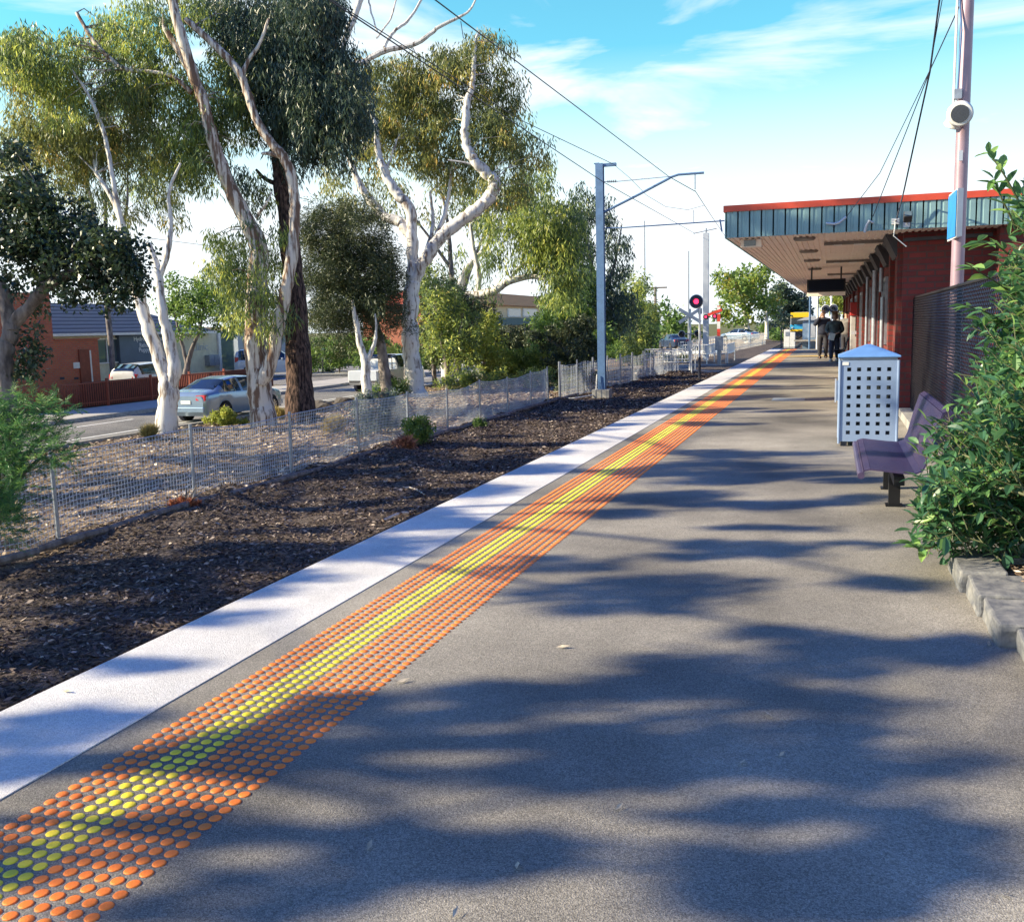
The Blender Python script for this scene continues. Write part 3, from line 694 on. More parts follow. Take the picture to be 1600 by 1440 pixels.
# thick and thin stay cables from above down to the fascia
def cable(name, pts, r, m, label, cat='cable', group=None, sag=0, n=6):
    pts = [Vector(p) for p in pts]; P = []
    for i in range(len(pts) - 1):
        for k in range(8):
            f = k / 8; q = pts[i].lerp(pts[i + 1], f); q.z -= sag * 4 * f * (1 - f); P.append(q)
    P.append(pts[-1])
    o = MB().tube(P, r, n).build(name, m, None); o2 = tag(o, label, cat, group); return o
m_cab = mat('dark_cable', (.03, .035, .06), .6)
cable('stay_cable', [atY(1476, -60, 11.2), atY(1453, 112, 12.2), atY(1412, 300, Y0 - .2), atY(1400, 345, Y0 - .13)], .011, m_cab, 'thickest dark cable slanting down to the white anchor on the fascia', group='cables to the canopy')
cable('stay_cable', [atY(1501, 6, 11.0), atY(1455, 106, 12.0), atY(1420, 195, 13), atY(1364, 338, Y0 - .09)], .006, m_cab, 'thin cable from the pole crossing the thick one towards the curved bracket', group='cables to the canopy')
cable('stay_cable', [atY(1483, -60, 11.2), atY(1452, 112, 12.2), atY(1375, 270, 14.3), atY(1323, 338, Y0 - .11)], .005, m_cab, 'thinnest cable sagging away left to the bent white pipe', group='cables to the canopy')

# ---- planter bed with stone edging
def stoneblock(b, x0, x1, y0, y1, z0, z1, seed, j=.02):
    r = random.Random(seed); nx, ny, nz = 3, 4, 2; vid = {}; base = len(b.v)
    bm = bmesh.new(); bmesh.ops.create_cube(bm, size=1)
    bmesh.ops.subdivide_edges(bm, edges=bm.edges, cuts=3, use_grid_fill=True)
    for v in bm.verts:
        u = v.co + Vector((.5, .5, .5)); q = Vector((x0 + (x1 - x0) * u.x, y0 + (y1 - y0) * u.y, z0 + (z1 - z0) * u.z))
        q += Vector((r.uniform(-j, j), r.uniform(-j, j), r.uniform(-j, j) * (.8 if u.z > .3 else 0))); v.co = q
    bm.verts.ensure_lookup_table(); bm.verts.index_update()
    b.add([v.co.copy() for v in bm.verts], [tuple(v.index for v in f.verts) for f in bm.faces]); bm.free()
blocks = [(.64, .86, 5.28, 5.78), (.67, .93, 4.86, 5.26), (.69, .99, 4.42, 4.84), (.76, 1.05, 3.90, 4.40), (.80, 1.1, 3.3, 3.88)]
lab = ['corner bluestone block under the lowest leaves of the bush', 'pale cracked kerb stone next to the corner block', 'grey worn kerb stone in shade third from the bush corner', 'large pale kerb stone at the right photo edge', 'nearest kerb stone beyond the picture corner']
for i, (a, b_, c, d) in enumerate(blocks[:4]):
    b = MB(); stoneblock(b, a, b_, c, d, -.01, .115 - .008 * i, 30 + i, .006); o = b.build('kerb_stone', m_stone, None, smooth=False, bevel=.012); tag(o, lab[i], 'kerb stone', 'stones edging the planter bed')
b = MB(); stoneblock(b, .89, 1.08, 5.60, 5.80, -.01, .12, 44, .006); o = b.build('kerb_stone', m_stone, None, bevel=.012); tag(o, 'shaded return stone behind the bush at the bed corner', 'kerb stone', 'stones edging the planter bed')
struct('planter_soil', MB().box(.85, 2.8, 3.2, 5.66, 0, .085), m_mulch)

# ================================================================== FOLIAGE GENERATORS
def leaves(C, n_per, rad, length, width, droop=.75, spread=1.0, seed=0, size_var=.35, upright=0):
    """C: (k,3) clump centres -> leaf quads (n,4,3), random values"""
    g = np.random.default_rng(seed); k = len(C); n = k * n_per
    rad = np.asarray(rad, float)
    off = g.normal(size=(n, 3)); off /= np.linalg.norm(off, axis=1)[:, None]; off *= (g.random(n) ** .45)[:, None] * rad
    base = np.repeat(C, n_per, axis=0) + off
    d = g.normal(size=(n, 3)) * spread; d /= np.linalg.norm(d, axis=1)[:, None]
    d = d * (1 - droop) + np.array([0, 0, -1.0 if not upright else upright]) * droop + off / rad * .15
    d /= np.linalg.norm(d, axis=1)[:, None]
    s = g.normal(size=(n, 3)); s -= d * (s * d).sum(1)[:, None]; s /= np.linalg.norm(s, axis=1)[:, None]
    L_ = length * (1 + g.uniform(-size_var, size_var, n)); W_ = width * (1 + g.uniform(-size_var, size_var, n))
    nrm = np.cross(d, s); bend = nrm * (L_ * .12)[:, None]
    V = np.stack([base, base + d * (L_ * .45)[:, None] + s * (W_ / 2)[:, None] + bend, base + d * L_[:, None], base + d * (L_ * .45)[:, None] - s * (W_ / 2)[:, None] + bend], axis=1)
    cl = np.repeat(g.random(k), n_per); rv = np.clip(cl * .55 + g.random(n) * .45, 0, 1)
    return V, rv
def blobs_px(bl, step, jit, seed, fill=.62):
    """blobs [(cx,cy,rx,ry,D)] in photo pixels at camera distance D -> clump centres through the blob's whole depth"""
    g = np.random.default_rng(seed); out_ = []
    for t_ in bl:
        cx, cy, rx, ry, D = t_[:5]; f = t_[5] if len(t_) > 5 else fill
        mx_ = rx * D / F_PX; my = ry * D / F_PX; dz = min(mx_, my) * .8 + jit
        n = max(3, int(f * mx_ * my * max(dz, .5) * 4.2 / step ** 3 * 3.2))
        q = g.normal(size=(n, 3)); q /= np.linalg.norm(q, axis=1)[:, None]; q *= (g.random(n) ** .38)[:, None]
        for a in q:
            out_.append(np.array(atD(cx + a[0] * rx, cy + a[1] * ry, D + a[2] * dz)))
    return np.array(out_)
def groundD(px, py):
    z = -1.1
    for _ in range(6):
        D = (z - CAM_H) / ray(px, py)[2]; p = atD(px, py, D); z = GH(p.x, p.y)
    return D
def nearest_on(paths, p):
    best = None; bd = 1e9
    for pa, ra in paths:
        for i, q in enumerate(pa):
            dd = (q - p).length + (0 if q.z < p.z + .3 else .8)
            if dd < bd: bd = dd; best = (q, ra[i])
    return best
def catmull(P, m=6):
    P = [Vector(p) for p in P]; out_ = []
    for i in range(len(P) - 1):
        p0 = P[max(i - 1, 0)]; p1 = P[i]; p2 = P[i + 1]; p3 = P[min(i + 2, len(P) - 1)]
        for k in range(m):
            t_ = k / m
            out_.append(.5 * ((2 * p1) + (p2 - p0) * t_ + (2 * p0 - 5 * p1 + 4 * p2 - p3) * t_ ** 2 + (3 * p1 - p0 - 3 * p2 + p3) * t_ ** 3))
    out_.append(P[-1]); return out_
def tree(label, limbs, blobs, bark, lm, leaf=(.20, .035), nper=60, rad=(.38, .38, .38), droop=.64, step=.62, jit=.8, seed=1, name='gum_tree', cat='tree', group=None, base=None, wob=.022, twig=.12, world_limbs=None, extra=None, fill=.62, upright=0, twigr=.012, back=0.0):
    blobs = [(b_[0], b_[1], b_[2], b_[3], b_[4] + back) + tuple(b_[5:]) for b_ in blobs]
    """limbs: list of [(px,py,D,radius)...]; first limb = trunk from the ground"""
    paths = []
    r_ = random.Random(seed)
    for lb in limbs:
        pts = [atD(a, b_, D) for a, b_, D, _ in lb]; rr = [q[3] for q in lb]
        P = catmull(pts, 6); rad_ = []
        for i in range(len(P)):
            f = i / 6; k = min(int(f), len(rr) - 2); rad_.append(lerp(rr[k], rr[k + 1], f - k))
        P2 = [p + Vector((r_.uniform(-1, 1), r_.uniform(-1, 1), 0)) * wob * min(1, rad_[i] * 4 + .2) * (0 if i == 0 else 1) for i, p in enumerate(P)]
        ph = r_.random() * 6; rad_ = [q * (1 + .045 * math.sin(i * .9 + ph)) for i, q in enumerate(rad_)]
        paths.append((P2, rad_))
    b0 = paths[0][0][0]
    if base is None:
        base = Vector((b0.x, b0.y, GH(b0.x, b0.y)))
    t = thing(name, base, label, cat, group)
    # root flare into the ground
    P0, R0 = paths[0]
    P0.insert(0, Vector((b0.x, b0.y, min(base.z, b0.z) - .15))); R0.insert(0, R0[0] * 1.25)
    mbt = MB()
    for i, (P, Rr) in enumerate(paths): mbt.tube(P, Rr, 12 if Rr[0] > .08 else 7)
    C = blobs_px(blobs, step, jit, seed, fill)
    if extra is not None: C = np.concatenate([C, extra]) if len(C) else extra
    g = np.random.default_rng(seed + 5)
    # twigs from limbs to a share of clumps
    for c in C:
        if g.random() < twig:
            c = Vector(c); q = nearest_on(paths, c)
            if q and (q[0] - c).length < 2.3:
                m1 = q[0].lerp(c, .5) + Vector((g.normal() * .12, g.normal() * .12, .12 + g.random() * .15)); r0 = min(q[1] * .5, twigr * 2.2)
                mbt.tube([q[0], m1, c], [r0, r0 * .6, .004], 4, caps=False)
    trunk = mbt.build('trunk', bark, t, smooth=True)
    V, rv = leaves(C, nper, rad, leaf[0], leaf[1], droop, seed=seed + 9, upright=upright)
    npmesh('crown', V, 4, lm, t, rv)
    return t
lf_gum = leafmat('gum_leaves', [(0, (0.047, 0.088, 0.061)), (0.4, (0.108, 0.169, 0.068)), (0.7, (0.297, 0.378, 0.081)), (1, (0.594, 0.581, 0.135))], .46, .42)
lf_gumr = leafmat('gum_leaves_russet', [(0, (0.065, 0.098, 0.058)), (0.45, (0.143, 0.182, 0.065)), (0.78, (0.351, 0.351, 0.091)), (1, (0.546, 0.338, 0.104))], .46, .42)
lf_dkgum = leafmat('dark_gum_leaves', [(0, (0.026, 0.052, 0.052)), (0.6, (0.058, 0.098, 0.065)), (1, (0.13, 0.169, 0.065))], .22, .42)
lf_dark = leafmat('dark_broad_leaves', [(0, (0.018, 0.037, 0.025)), (0.6, (0.037, 0.069, 0.037)), (0.93, (0.075, 0.112, 0.037)), (1, (0.25, 0.15, 0.062))], .2, .32, .6)
lf_green = leafmat('mid_green_leaves', [(0, (0.054, 0.121, 0.041)), (0.6, (0.121, 0.216, 0.047)), (1, (0.27, 0.378, 0.068))], .35)
lf_ygreen = leafmat('yellow_green_leaves', [(0, (0.112, 0.163, 0.037)), (0.6, (0.275, 0.338, 0.062)), (1, (0.525, 0.525, 0.112))], .35)
lf_olive = leafmat('olive_needles', [(0, (0.022, 0.04, 0.022)), (0.6, (0.056, 0.081, 0.035)), (1, (0.163, 0.175, 0.056))], .2, .5)
lf_bush = leafmat('glossy_shrub_leaves', [(0, (0.039, 0.111, 0.072)), (0.5, (0.065, 0.169, 0.078)), (0.8, (0.143, 0.286, 0.078)), (1, (0.312, 0.468, 0.13))], .34, .34, .55)
lf_feather = leafmat('feathery_leaves', [(0, (0.026, 0.091, 0.046)), (0.6, (0.065, 0.182, 0.058)), (1, (0.208, 0.351, 0.078))], .35)
lf_dry = leafmat('dry_yellow_tufts', [(0, (.20, .16, .05)), (1, (.50, .42, .15))], .3)

# ---- leafy bush in the bed: ovate pointed leaves on stems
def shrub_big():
    t = thing('leafy_shrub', (1.55, 5.2, .08), 'tall glossy green leafy bush in the stone edged bed at the right edge', 'shrub')
    g = np.random.default_rng(3)
    blobs = [(1560, 800, 118, 78, 5.3), (1535, 720, 92, 75, 5.7), (1575, 650, 80, 80, 5.7), (1500, 790, 62, 65, 5.3), (1590, 560, 62, 90, 5.8), (1600, 450, 34, 80, 5.8), (1608, 345, 20, 50, 5.7), (1620, 700, 100, 170, 5.2), (1480, 835, 45, 34, 5.3), (1650, 500, 70, 200, 5.5)]
    C = []; 
    for cx, cy, rx, ry, D in blobs:
        n = int(rx * ry / 52)
        for _ in range(n):
            a = g.normal(size=3); a /= np.linalg.norm(a); a *= g.random() ** .4
            C.append(np.array(atD(cx + 1 + a[0] * rx, cy + a[1] * ry, D + a[2] * .33)))
    C = np.array(C); root = Vector((1.45, 5.1, .08))
    mbs = MB(); allv = []; rvs = []
    def leaf(base, d, L_, W_, roll):
        d = d / np.linalg.norm(d); up = np.array([0, 0, 1.]); s = np.cross(d, up); s /= max(1e-6, np.linalg.norm(s)); nn = np.cross(s, d)
        s = s * math.cos(roll) + nn * math.sin(roll); nn = np.cross(s, d)
        out_ = []
        st = [(0, 0), (.22, .36), (.5, .5), (.78, .33), (1, 0)]
        mid = [base + d * (L_ * u) - nn * (L_ * .16 * u * u) for u, _ in st]
        for sgn in (-1, 1):
            ed = [mid[i] + s * (sgn * W_ * st[i][1]) + nn * (W_ * .22 * st[i][1] * 2) for i in range(5)]
            for i in range(4):
                out_.append([mid[i], ed[i], ed[i + 1], mid[i + 1]] if sgn > 0 else [mid[i], mid[i + 1], ed[i + 1], ed[i]])
        return out_
    for c in C:
        out_d = c - np.array([1.75, 5.3, c[2] * .8]); out_d /= np.linalg.norm(out_d)
        sd_ = out_d * .7 + np.array([0, 0, .55]) + g.normal(size=3) * .45; sd_ /= np.linalg.norm(sd_)
        Ls = g.uniform(.14, .26); a0 = Vector(c - sd_ * Ls * .4); a1 = Vector(c + sd_ * Ls * .6)
        mbs.tube([a0, a1], [.0035, .0018], 4, caps=False)
        nl = g.integers(4, 8); tint_ = g.random()
        for k in range(nl):
            f = (k + .5) / nl; pb = np.array(a0.lerp(a1, f)); ang = k * 2.4 + g.random() * 1.2
            sx = np.cross(sd_, [0, 0, 1.]); sx /= max(1e-6, np.linalg.norm(sx)); sy = np.cross(sd_, sx)
            dd = (sx * math.cos(ang) + sy * math.sin(ang)) * .85 + sd_ * .5 + np.array([0, 0, -.12]) + g.normal(size=3) * .12
            if k == nl - 1: dd = sd_ + g.normal(size=3) * .3
            Ll = g.uniform(.04, .105); q = leaf(pb, dd, Ll, Ll * g.uniform(.40, .50), g.normal() * .35); allv += q; rvs += [min(1, max(0, tint_ * .5 + g.random() * .5))] * len(q)
    # sprays reaching left and up past the sign
    for spx in ([(1590, 520, 5.8), (1545, 490, 5.7), (1510, 478, 5.6)], [(1600, 470, 5.8), (1555, 440, 5.7), (1518, 418, 5.6)], [(1600, 330, 5.7), (1570, 275, 5.6), (1545, 240, 5.6)], [(1600, 420, 5.8), (1560, 385, 5.7), (1528, 378, 5.6)], [(1470, 850, 5.4), (1440, 858, 5.3), (1425, 850, 5.25)], [(1590, 360, 5.8), (1565, 310, 5.7), (1553, 280, 5.7)]):
        P = catmull([atD(*q) for q in spx], 5); mbs.tube(P, [.006 * (1 - i / len(P)) + .0018 for i in range(len(P))], 5, caps=False)
        for i, p in enumerate(P):
            d = np.array((P[min(i + 1, len(P) - 1)] - P[max(i - 1, 0)]).normalized())
            for s_ in ((-1, 1) if i % 2 == 0 else (1,)):
                sx = np.cross(d, [0, 0, 1.]); dd = d * .55 + sx * s_ * .7 + g.normal(size=3) * .25; Ll = g.uniform(.08, .125)
                q = leaf(np.array(p), dd, Ll, Ll * .42, g.normal() * .4); allv += q; rvs += [g.uniform(.45, 1)] * len(q)
    for k in range(14):
        c = Vector(C[g.integers(len(C))]); r0 = root + Vector((g.normal() * .12, g.normal() * .12, 0)); mbs.tube(catmull([r0, r0.lerp(c, .5) + Vector((0, 0, .15)), c], 4), [.012] * 4 + [.008] * 4 + [.004], 6, caps=False)
    mbs.build('stems', mat('green_brown_stem', (.10, .11, .05), .7), t)
    npmesh('foliage', np.array(allv), 4, lf_bush, t, np.array(rvs))
shrub_big()

# ================================================================== BOUNDARY MESH FENCE
fx = -9.15
t = thing('wire_mesh_fence', (fx, 20, GZ), 'low galvanised square mesh fence with steel posts along the railway mulch', 'fence')
posts_y = [6.8, 9.55, 12.3, 15.1, 17.75, 20.2, 22.6, 25.0, 27.4, 29.8, 31.8]
FH = 1.07
mbf = MB()
for y in posts_y:
    z0 = GH(fx, y)
    lean = rnd.uniform(-.02, .02)
    b = MB(); b.tube([(fx + .02, y, z0 - .1), (fx + .02 + lean, y + lean, z0 + FH + .05)], .026, 10); b.build('post', m_galv, t, smooth=True)
quads = []
def wire(A, B, r):
    A = np.array(A, float); B = np.array(B, float); d = (B - A); L_ = np.linalg.norm(d); d = d / L_
    u = np.array([1., 0, 0]); u = u - d * (u @ d); u /= np.linalg.norm(u); v = np.cross(d, u)
    c4 = [u * r, v * r, -u * r, -v * r]
    for k in range(4): quads.append([A + c4[k], A + c4[(k + 1) % 4], B + c4[(k + 1) % 4], B + c4[k]])
def fence_top(y):
    # slight sag between posts
    for a, b_ in zip(posts_y[:-1], posts_y[1:]):
        if a <= y <= b_:
            f = (y - a) / (b_ - a); return lerp(GH(fx, a), GH(fx, b_), f) + FH - .06 * math.sin(math.pi * f) * ((int(a * 7) % 3) / 2 + .3)
    return GH(fx, y) + FH
def fxo(y): return fx + .025 * math.sin(y * 1.7) + .012 * math.sin(y * 4.3)
Yf = np.arange(5.5, 31.8, .062)
for y in Yf: wire([fxo(y), y, GH(fx, y) + .02], [fxo(y), y, fence_top(y)], .0044)
for j in range(0, 17):
    ya = np.arange(5.5, 31.8, .5)
    for a, b_ in zip(ya[:-1], ya[1:]):
        za = GH(fx, a) + .03; zb = GH(fx, b_) + .03
        wire([fxo(a), a, lerp(za, fence_top(a), j / 16)], [fxo(b_), b_, lerp(zb, fence_top(b_), j / 16)], .0044 if j < 16 else .007)
npmesh('wire_mesh', np.array(quads), 4, m_galvl, t)
# timber edging along the fence foot
y = 5.2; k = 0
while y < 31:
    L_ = rnd.uniform(3.2, 4.4); b = MB(); x0 = -8.82 + rnd.uniform(-.05, .05)
    pts = [(x0 + rnd.uniform(-.03, .03), y + L_ * f / 6, GZ + .04 + rnd.uniform(-.01, .02)) for f in range(7)]
    b.tube(pts, [.055 * rnd.uniform(.85, 1.15) for _ in pts], 8)
    o = b.build('edging_log', m_greyb, None, smooth=True); tag(o, 'weathered grey log edging laid on the mulch at the foot of the mesh fence', 'log', 'log edging along the fence'); y += L_ + .08; k += 1
# denser wooden/wire fence further along, with dead grass woven in
t = thing('paling_fence', (-8.3, 44, GZ), 'grey far wire fence overgrown with dry stems beyond the blue mast', 'fence')
b = MB(); mesh_q = []
quads = []
y = 32.4
while y < 52:
    x = lerp(-8.9, -7.7, (y - 32.4) / 20)
    if int((y - 32.4) / .11) % 18 == 0: MB().tube([(x, y, GZ - .1), (x, y, GZ + 1.3)], .03, 8).build('post', m_galv, t)
    h = 1.15 + .06 * math.sin(y * 2)
    wire([x, y, GZ], [x + rnd.uniform(-.02, .02), y, GZ + h], .008 if rnd.random() < .35 else .004); y += .075
for j in range(9):
    z = GZ + .05 + j * .135; wire([-8.9, 32.4, z], [-7.7, 52, z], .006)
npmesh('wire_mesh', np.array(quads), 4, m_galvl, t)
# white steel paling fence beyond the crossing
t = thing('white_paling_fence', (-8, 75, GZ), 'distant white steel paling fence curving beyond the level crossing', 'fence')
quads = []; y = 62
while y < 112: x = lerp(-9.2, -7.0, (y - 62) / 50); wire([x, y, GZ], [x, y, GZ + 1.3], .018); y += .8
for z in (.25, 1.1): wire([-9.2, 62, GZ + z], [-7.0, 112, GZ + z], .02)
npmesh('palings', np.array(quads), 4, m_whitep, t)
t = thing('crossing_maze_fence', (-7.5, 50, GZ), 'white tubular pedestrian maze rails beside the level crossing', 'railing')
for (xa, ya, xb, yb) in ((-8.6, 48.6, -6.6, 48.8), (-9.6, 52.5, -6.9, 52.5), (-8.9, 61.6, -6.2, 61.4), (-7.2, 60, -7.2, 64), (-6.1, 61.4, -6.1, 66)):
    b = MB(); b.tube([(xa, ya, GZ), (xa, ya, GZ + 1.15), (xb, yb, GZ + 1.15), (xb, yb, GZ)], .035, 8); b.tube([(xa, ya, GZ + .6), (xb, yb, GZ + .6)], .03, 8)
    n = int((Vector((xa, ya)) - Vector((xb, yb))).length / .16)
    for i in range(1, n): f = i / n; b.tube([(lerp(xa, xb, f), lerp(ya, yb, f), GZ + .6), (lerp(xa, xb, f), lerp(ya, yb, f), GZ + 1.15)], .012, 5)
    b.build('rail_section', m_whitep, t)

# ================================================================== OVERHEAD LINE
def mastpost(t, x, y, z0, z1, wd, m):
    b = MB(); h = wd / 2
    b.box(x - h, x + h, y - h * .9, y - h * .7, z0, z1); b.box(x - h, x + h, y + h * .7, y + h * .9, z0, z1); b.box(x - .012, x + .012, y - h * .69, y + h * .69, z0, z1)
    return b
mx0, my0 = -7.66, 33.56
t = thing('overhead_line_mast', (mx0, my0, GZ), 'tall blue grey steel mast nearest the camera with angled arm and long lower rod', 'mast')
mastpost(t, mx0, my0, GZ, 6.86, .26, m_bluegrey).build('post', m_bluegrey, t)
def P(px, py): return atY(px, py, my0)
b = MB(); b.obox(P(947, 258), (.70, .14, .10)); b.obox(P(933, 256), (.18, .22, .03)); b.build('top_bracket', m_bluegrey, t)
b = MB(); b.tube([P(943, 332), P(1000, 303), P(1047, 278)], .045, 8); b.tube([P(1045, 278), P(1060, 273), P(1100, 270)], .042, 8); b.build('arm', m_bluegrey, t, smooth=True)
b = MB(); b.tube([P(942, 284), P(960, 284), P(1046, 276)], .014, 6); b.build('tie_rod', m_galv, t)
b = MB()
for q in range(5): b.lathe([(.035, -.012), (.055, 0), (.035, .012)], P(950 + q * 3, 284 - q * .2), 'X', 10)
b.build('insulator', m_dgrey, t)
b = MB(); b.tube([P(931, 357), P(970, 356), P(1060, 350), P(1132, 345)], .022, 6); b.tube([P(1125, 343), P(1128, 362)], .03, 6); b.build('steady_rod', m_bluegrey, t)
b = MB(); b.tube([P(1086, 272), P(1086, 296)], .02, 6); b.tube([P(1084, 328), P(1084, 347)], .012, 6); b.build('drop_rod', m_galv, t)
MB().obox((mx0, my0, GZ + .12), (.6, .6, .3)).build('concrete_base', m_conc, t)
MB().tube([(mx0 - .14, my0 - .18, GZ + .8), (mx0 - .18, my0 - .22, GZ + .1), (mx0 - .8, my0 - .8, GZ + .02), (mx0 - 1.5, my0 - 1.0, GZ)], .02, 6).build('earth_cable', m_whitep, t)
t = thing('overhead_line_mast', (-7.15, 66, GZ), 'slim pale steel mast behind the red crossing signal', 'mast')
top2 = atY(1104, 364, 66); xx = atY(1103, 500, 66).x
b = mastpost(t, xx, 66, GZ, top2.z, .36, m_galvl); b.build('post', m_galvl, t)
b = MB(); a = atY(1084, 366, 66); c = atY(1120, 357, 66); b.tube([a, (a.x, a.y, a.z + .05), c], .03, 6); b.tube([(xx, 66, top2.z), (xx, 66, top2.z + .3)], .05, 6); b.build('top_rod', m_galv, t)
t.location = (xx, 66, GZ)
for ch in t.children: 
    for v in ch.data.vertices: v.co.x += (-7.15 - xx)
def pole(name, px, pytop, pybase, Y, r, label, arms=()):
    a = atY(px, pytop, Y); t = thing(name, (a.x, Y, GZ - .1), label, 'pole')
    MB().tube([(a.x, Y, GZ - .2), (a.x, Y, a.z)], [r * 1.2, r * .8], 8).build('shaft', m_greyb if name == 'timber_power_pole' else m_galv, t)
    for (x0, y0, x1, y1) in arms: MB().tube([atY(x0, y0, Y), atY(x1, y1, Y)], r * .55, 6).build('crossarm', m_greyb, t)
pole('thin_mast', 1007, 345, 520, 95, .07, 'very thin pole standing above the trees right of the blue mast')
pole('thin_mast', 1076, 392, 520, 95, .07, 'very thin pole just left of the red crossing signal')
pole('timber_power_pole', 1024, 448, 520, 105, .16, 'distant timber power pole with one wide crossarm', [(1013, 450, 1042, 449)])
m_w = mat('catenary_copper', (.03, .03, .04), .5, .3)
wg = 'overhead wires above the track'
cable('overhead_wire', [atZ(505, -6, 6.5), P(942, 284), atY(1086, 365, 66)], .014, m_w, 'lower dark wire meeting the mast at its insulator', 'wire', wg)
cable('overhead_wire', [atZ(512, -4, 6.9), atZ(812, 187, 6.85), P(957, 256)], .011, m_w, 'wire that ends on the top bracket of the blue mast', 'wire', wg)
cable('overhead_wire', [atZ(672, -6, 6.3), P(1045, 276), P(1086, 299)], .012, m_w, 'highest dark wire running across open sky onto the angled arm', 'wire', wg)
cable('overhead_wire', [P(1086, 298), atY(1110, 335, 45), atY(1135, 372, 66)], .012, m_w, 'wire descending from the drop rod to the canopy edge', 'wire', wg)
cable('overhead_wire', [P(960, 258), P(985, 279), P(1010, 305), P(1040, 323), P(1075, 328), P(1100, 321)], .007, m_w, 'thin jumper wire hanging in a loop under the angled arm', 'wire', wg)
cable('overhead_wire', [atZ(720, 34, 6.1), atZ(724, 60, 5.7)], .006, m_w, 'short dropper hanging from the highest wire near the tree top', 'wire', wg)
cable('overhead_wire', [atY(225, 371, 60), atY(310, 382, 75), atY(375, 390, 90)], .02, m_w, 'thin power line crossing the white sky behind the left gum', 'wire', 'street power lines')

# ================================================================== SIGNALS AT THE CROSSING
m_red = mat('lit_red_lens', (.7, .02, .05), .3, 0, .05, emit=((1.0, .03, .10), 1.6))
m_blackm = mat('signal_black', (.03, .035, .06), .6)
def roundlight(c, r, t, lit=True, nm='light_head'):
    b = MB(); b.lathe([(r, 0), (r, .03), (r * .94, .04)], c, 'Y', 28); o = b.build(nm, m_blackm, t)
    b = MB(); b.lathe([(r * 1.10, -.012), (r * 1.10, .0), (r * 1.0, .012), (r * 1.0, -.012)], c, 'Y', 28); b.build('white_rim', m_whitep, o)
    b = MB(); b.lathe([(r * .40, .041), (r * .36, .06), (r * .2, .075), (.002, .08)], c, 'Y', 20); b.build('lens', m_red if lit else m_glass, o, smooth=True)
    b = MB(); n = 14; rr = r * .44
    vs = []
    for k in range(n + 1):
        a = math.pi * (-.05 + 1.1 * k / n); vs.append((c[0] + rr * math.cos(a), c[1] - .04, c[2] + rr * math.sin(a))); vs.append((c[0] + rr * math.cos(a), c[1] - .24, c[2] + rr * math.sin(a) + .01))
    b.add(vs, [(2 * i, 2 * i + 1, 2 * i + 3, 2 * i + 2) for i in range(n)]); b.build('hood', m_blackm, o)
sy = 44.0
c = atY(1088, 471, sy); t = thing('crossing_signal', (c.x, sy, GZ), 'round black signal disc with white rim and lit red light on a white post', 'signal')
c2 = atY(1096, 600, sy)
roundlight(tuple(c), .285, t)
MB().tube([(c.x + .14, sy + .06, GZ + 1.0), (c.x + .14, sy + .06, c.z - .2)], .05, 10).build('post', m_whitep, t)
MB().tube([(c.x + .14, sy + .06, GZ - .1), (c.x + .14, sy + .06, GZ + .999)], .062, 10).build('dark_post_foot', m_blackm, t)
b = MB(); b.box(c.x + .06, c.x + .22, sy + .12, sy + .3, c.z - .55, c.z - .3); b.build('relay_box', m_galv, t)
cy = 52
c = atY(1078, 493, cy); t = thing('crossbuck_sign', (c.x, cy, GZ), 'white crossed boards on a white post with dark round lamps below', 'sign')
b = MB()
for a in (32, -32): b.obox((c.x, cy - .02 * (1 if a > 0 else -1), c.z), (1.35, .025, .17), Matrix.Rotation(R(a), 3, 'Y'))
b.build('crossed_boards', m_whitep, t)
MB().tube([(c.x, cy + .06, GZ), (c.x, cy + .06, c.z + .35)], .06, 10).build('post', m_whitep, t)
for dx in (-.42, .42):
    cc = (c.x + dx, cy - .05, c.z - .95); roundlight(cc, .17, t, lit=False, nm='lamp')
MB().obox((c.x, cy + .02, c.z - .95), (.9, .04, .05)).build('lamp_bar', m_galv, t)
MB().box(c.x - .14, c.x + .14, cy - .06, cy - .02, c.z - 1.75, c.z - 1.35).build('lower_board', m_whitep, t)
cy = 58
c = atY(1112, 493, cy); t = thing('boom_gate', (c.x, cy, GZ), 'raised boom gate with red lamps and red and white striped arm', 'boom gate')
m_redp = mat('red_paint', (.60, .05, .03), .5)
for px_, py_ in ((1103, 495), (1117, 494)):
    q = atY(px_, py_, cy); roundlight(tuple(q), .17, t, lit=True, nm='lamp')
x0 = atY(1124, 520, cy)
b = MB(); b.box(x0.x - .22, x0.x + .22, cy - .2, cy + .2, GZ + .9, GZ + 1.7); b.box(x0.x - .1, x0.x + .1, cy - .1, cy + .1, GZ, GZ + .899); b.build('gate_mechanism', m_galv, t)
za = atY(1122, 478, cy).z
zz = GZ + 1.72; k = 0
while zz < za: MB().box(x0.x - .10, x0.x + .08, cy - .3, cy - .27, zz, min(zz + .42, za)).build('boom_stripe', m_whitep if k % 2 else m_redp, t); zz += .421; k += 1
qa = atY(1106, 492, cy - .3); qb = atY(1128, 484, cy - .3)
MB().beam(qa, qb, .06, .16).build('boom_arm', m_redp, t)
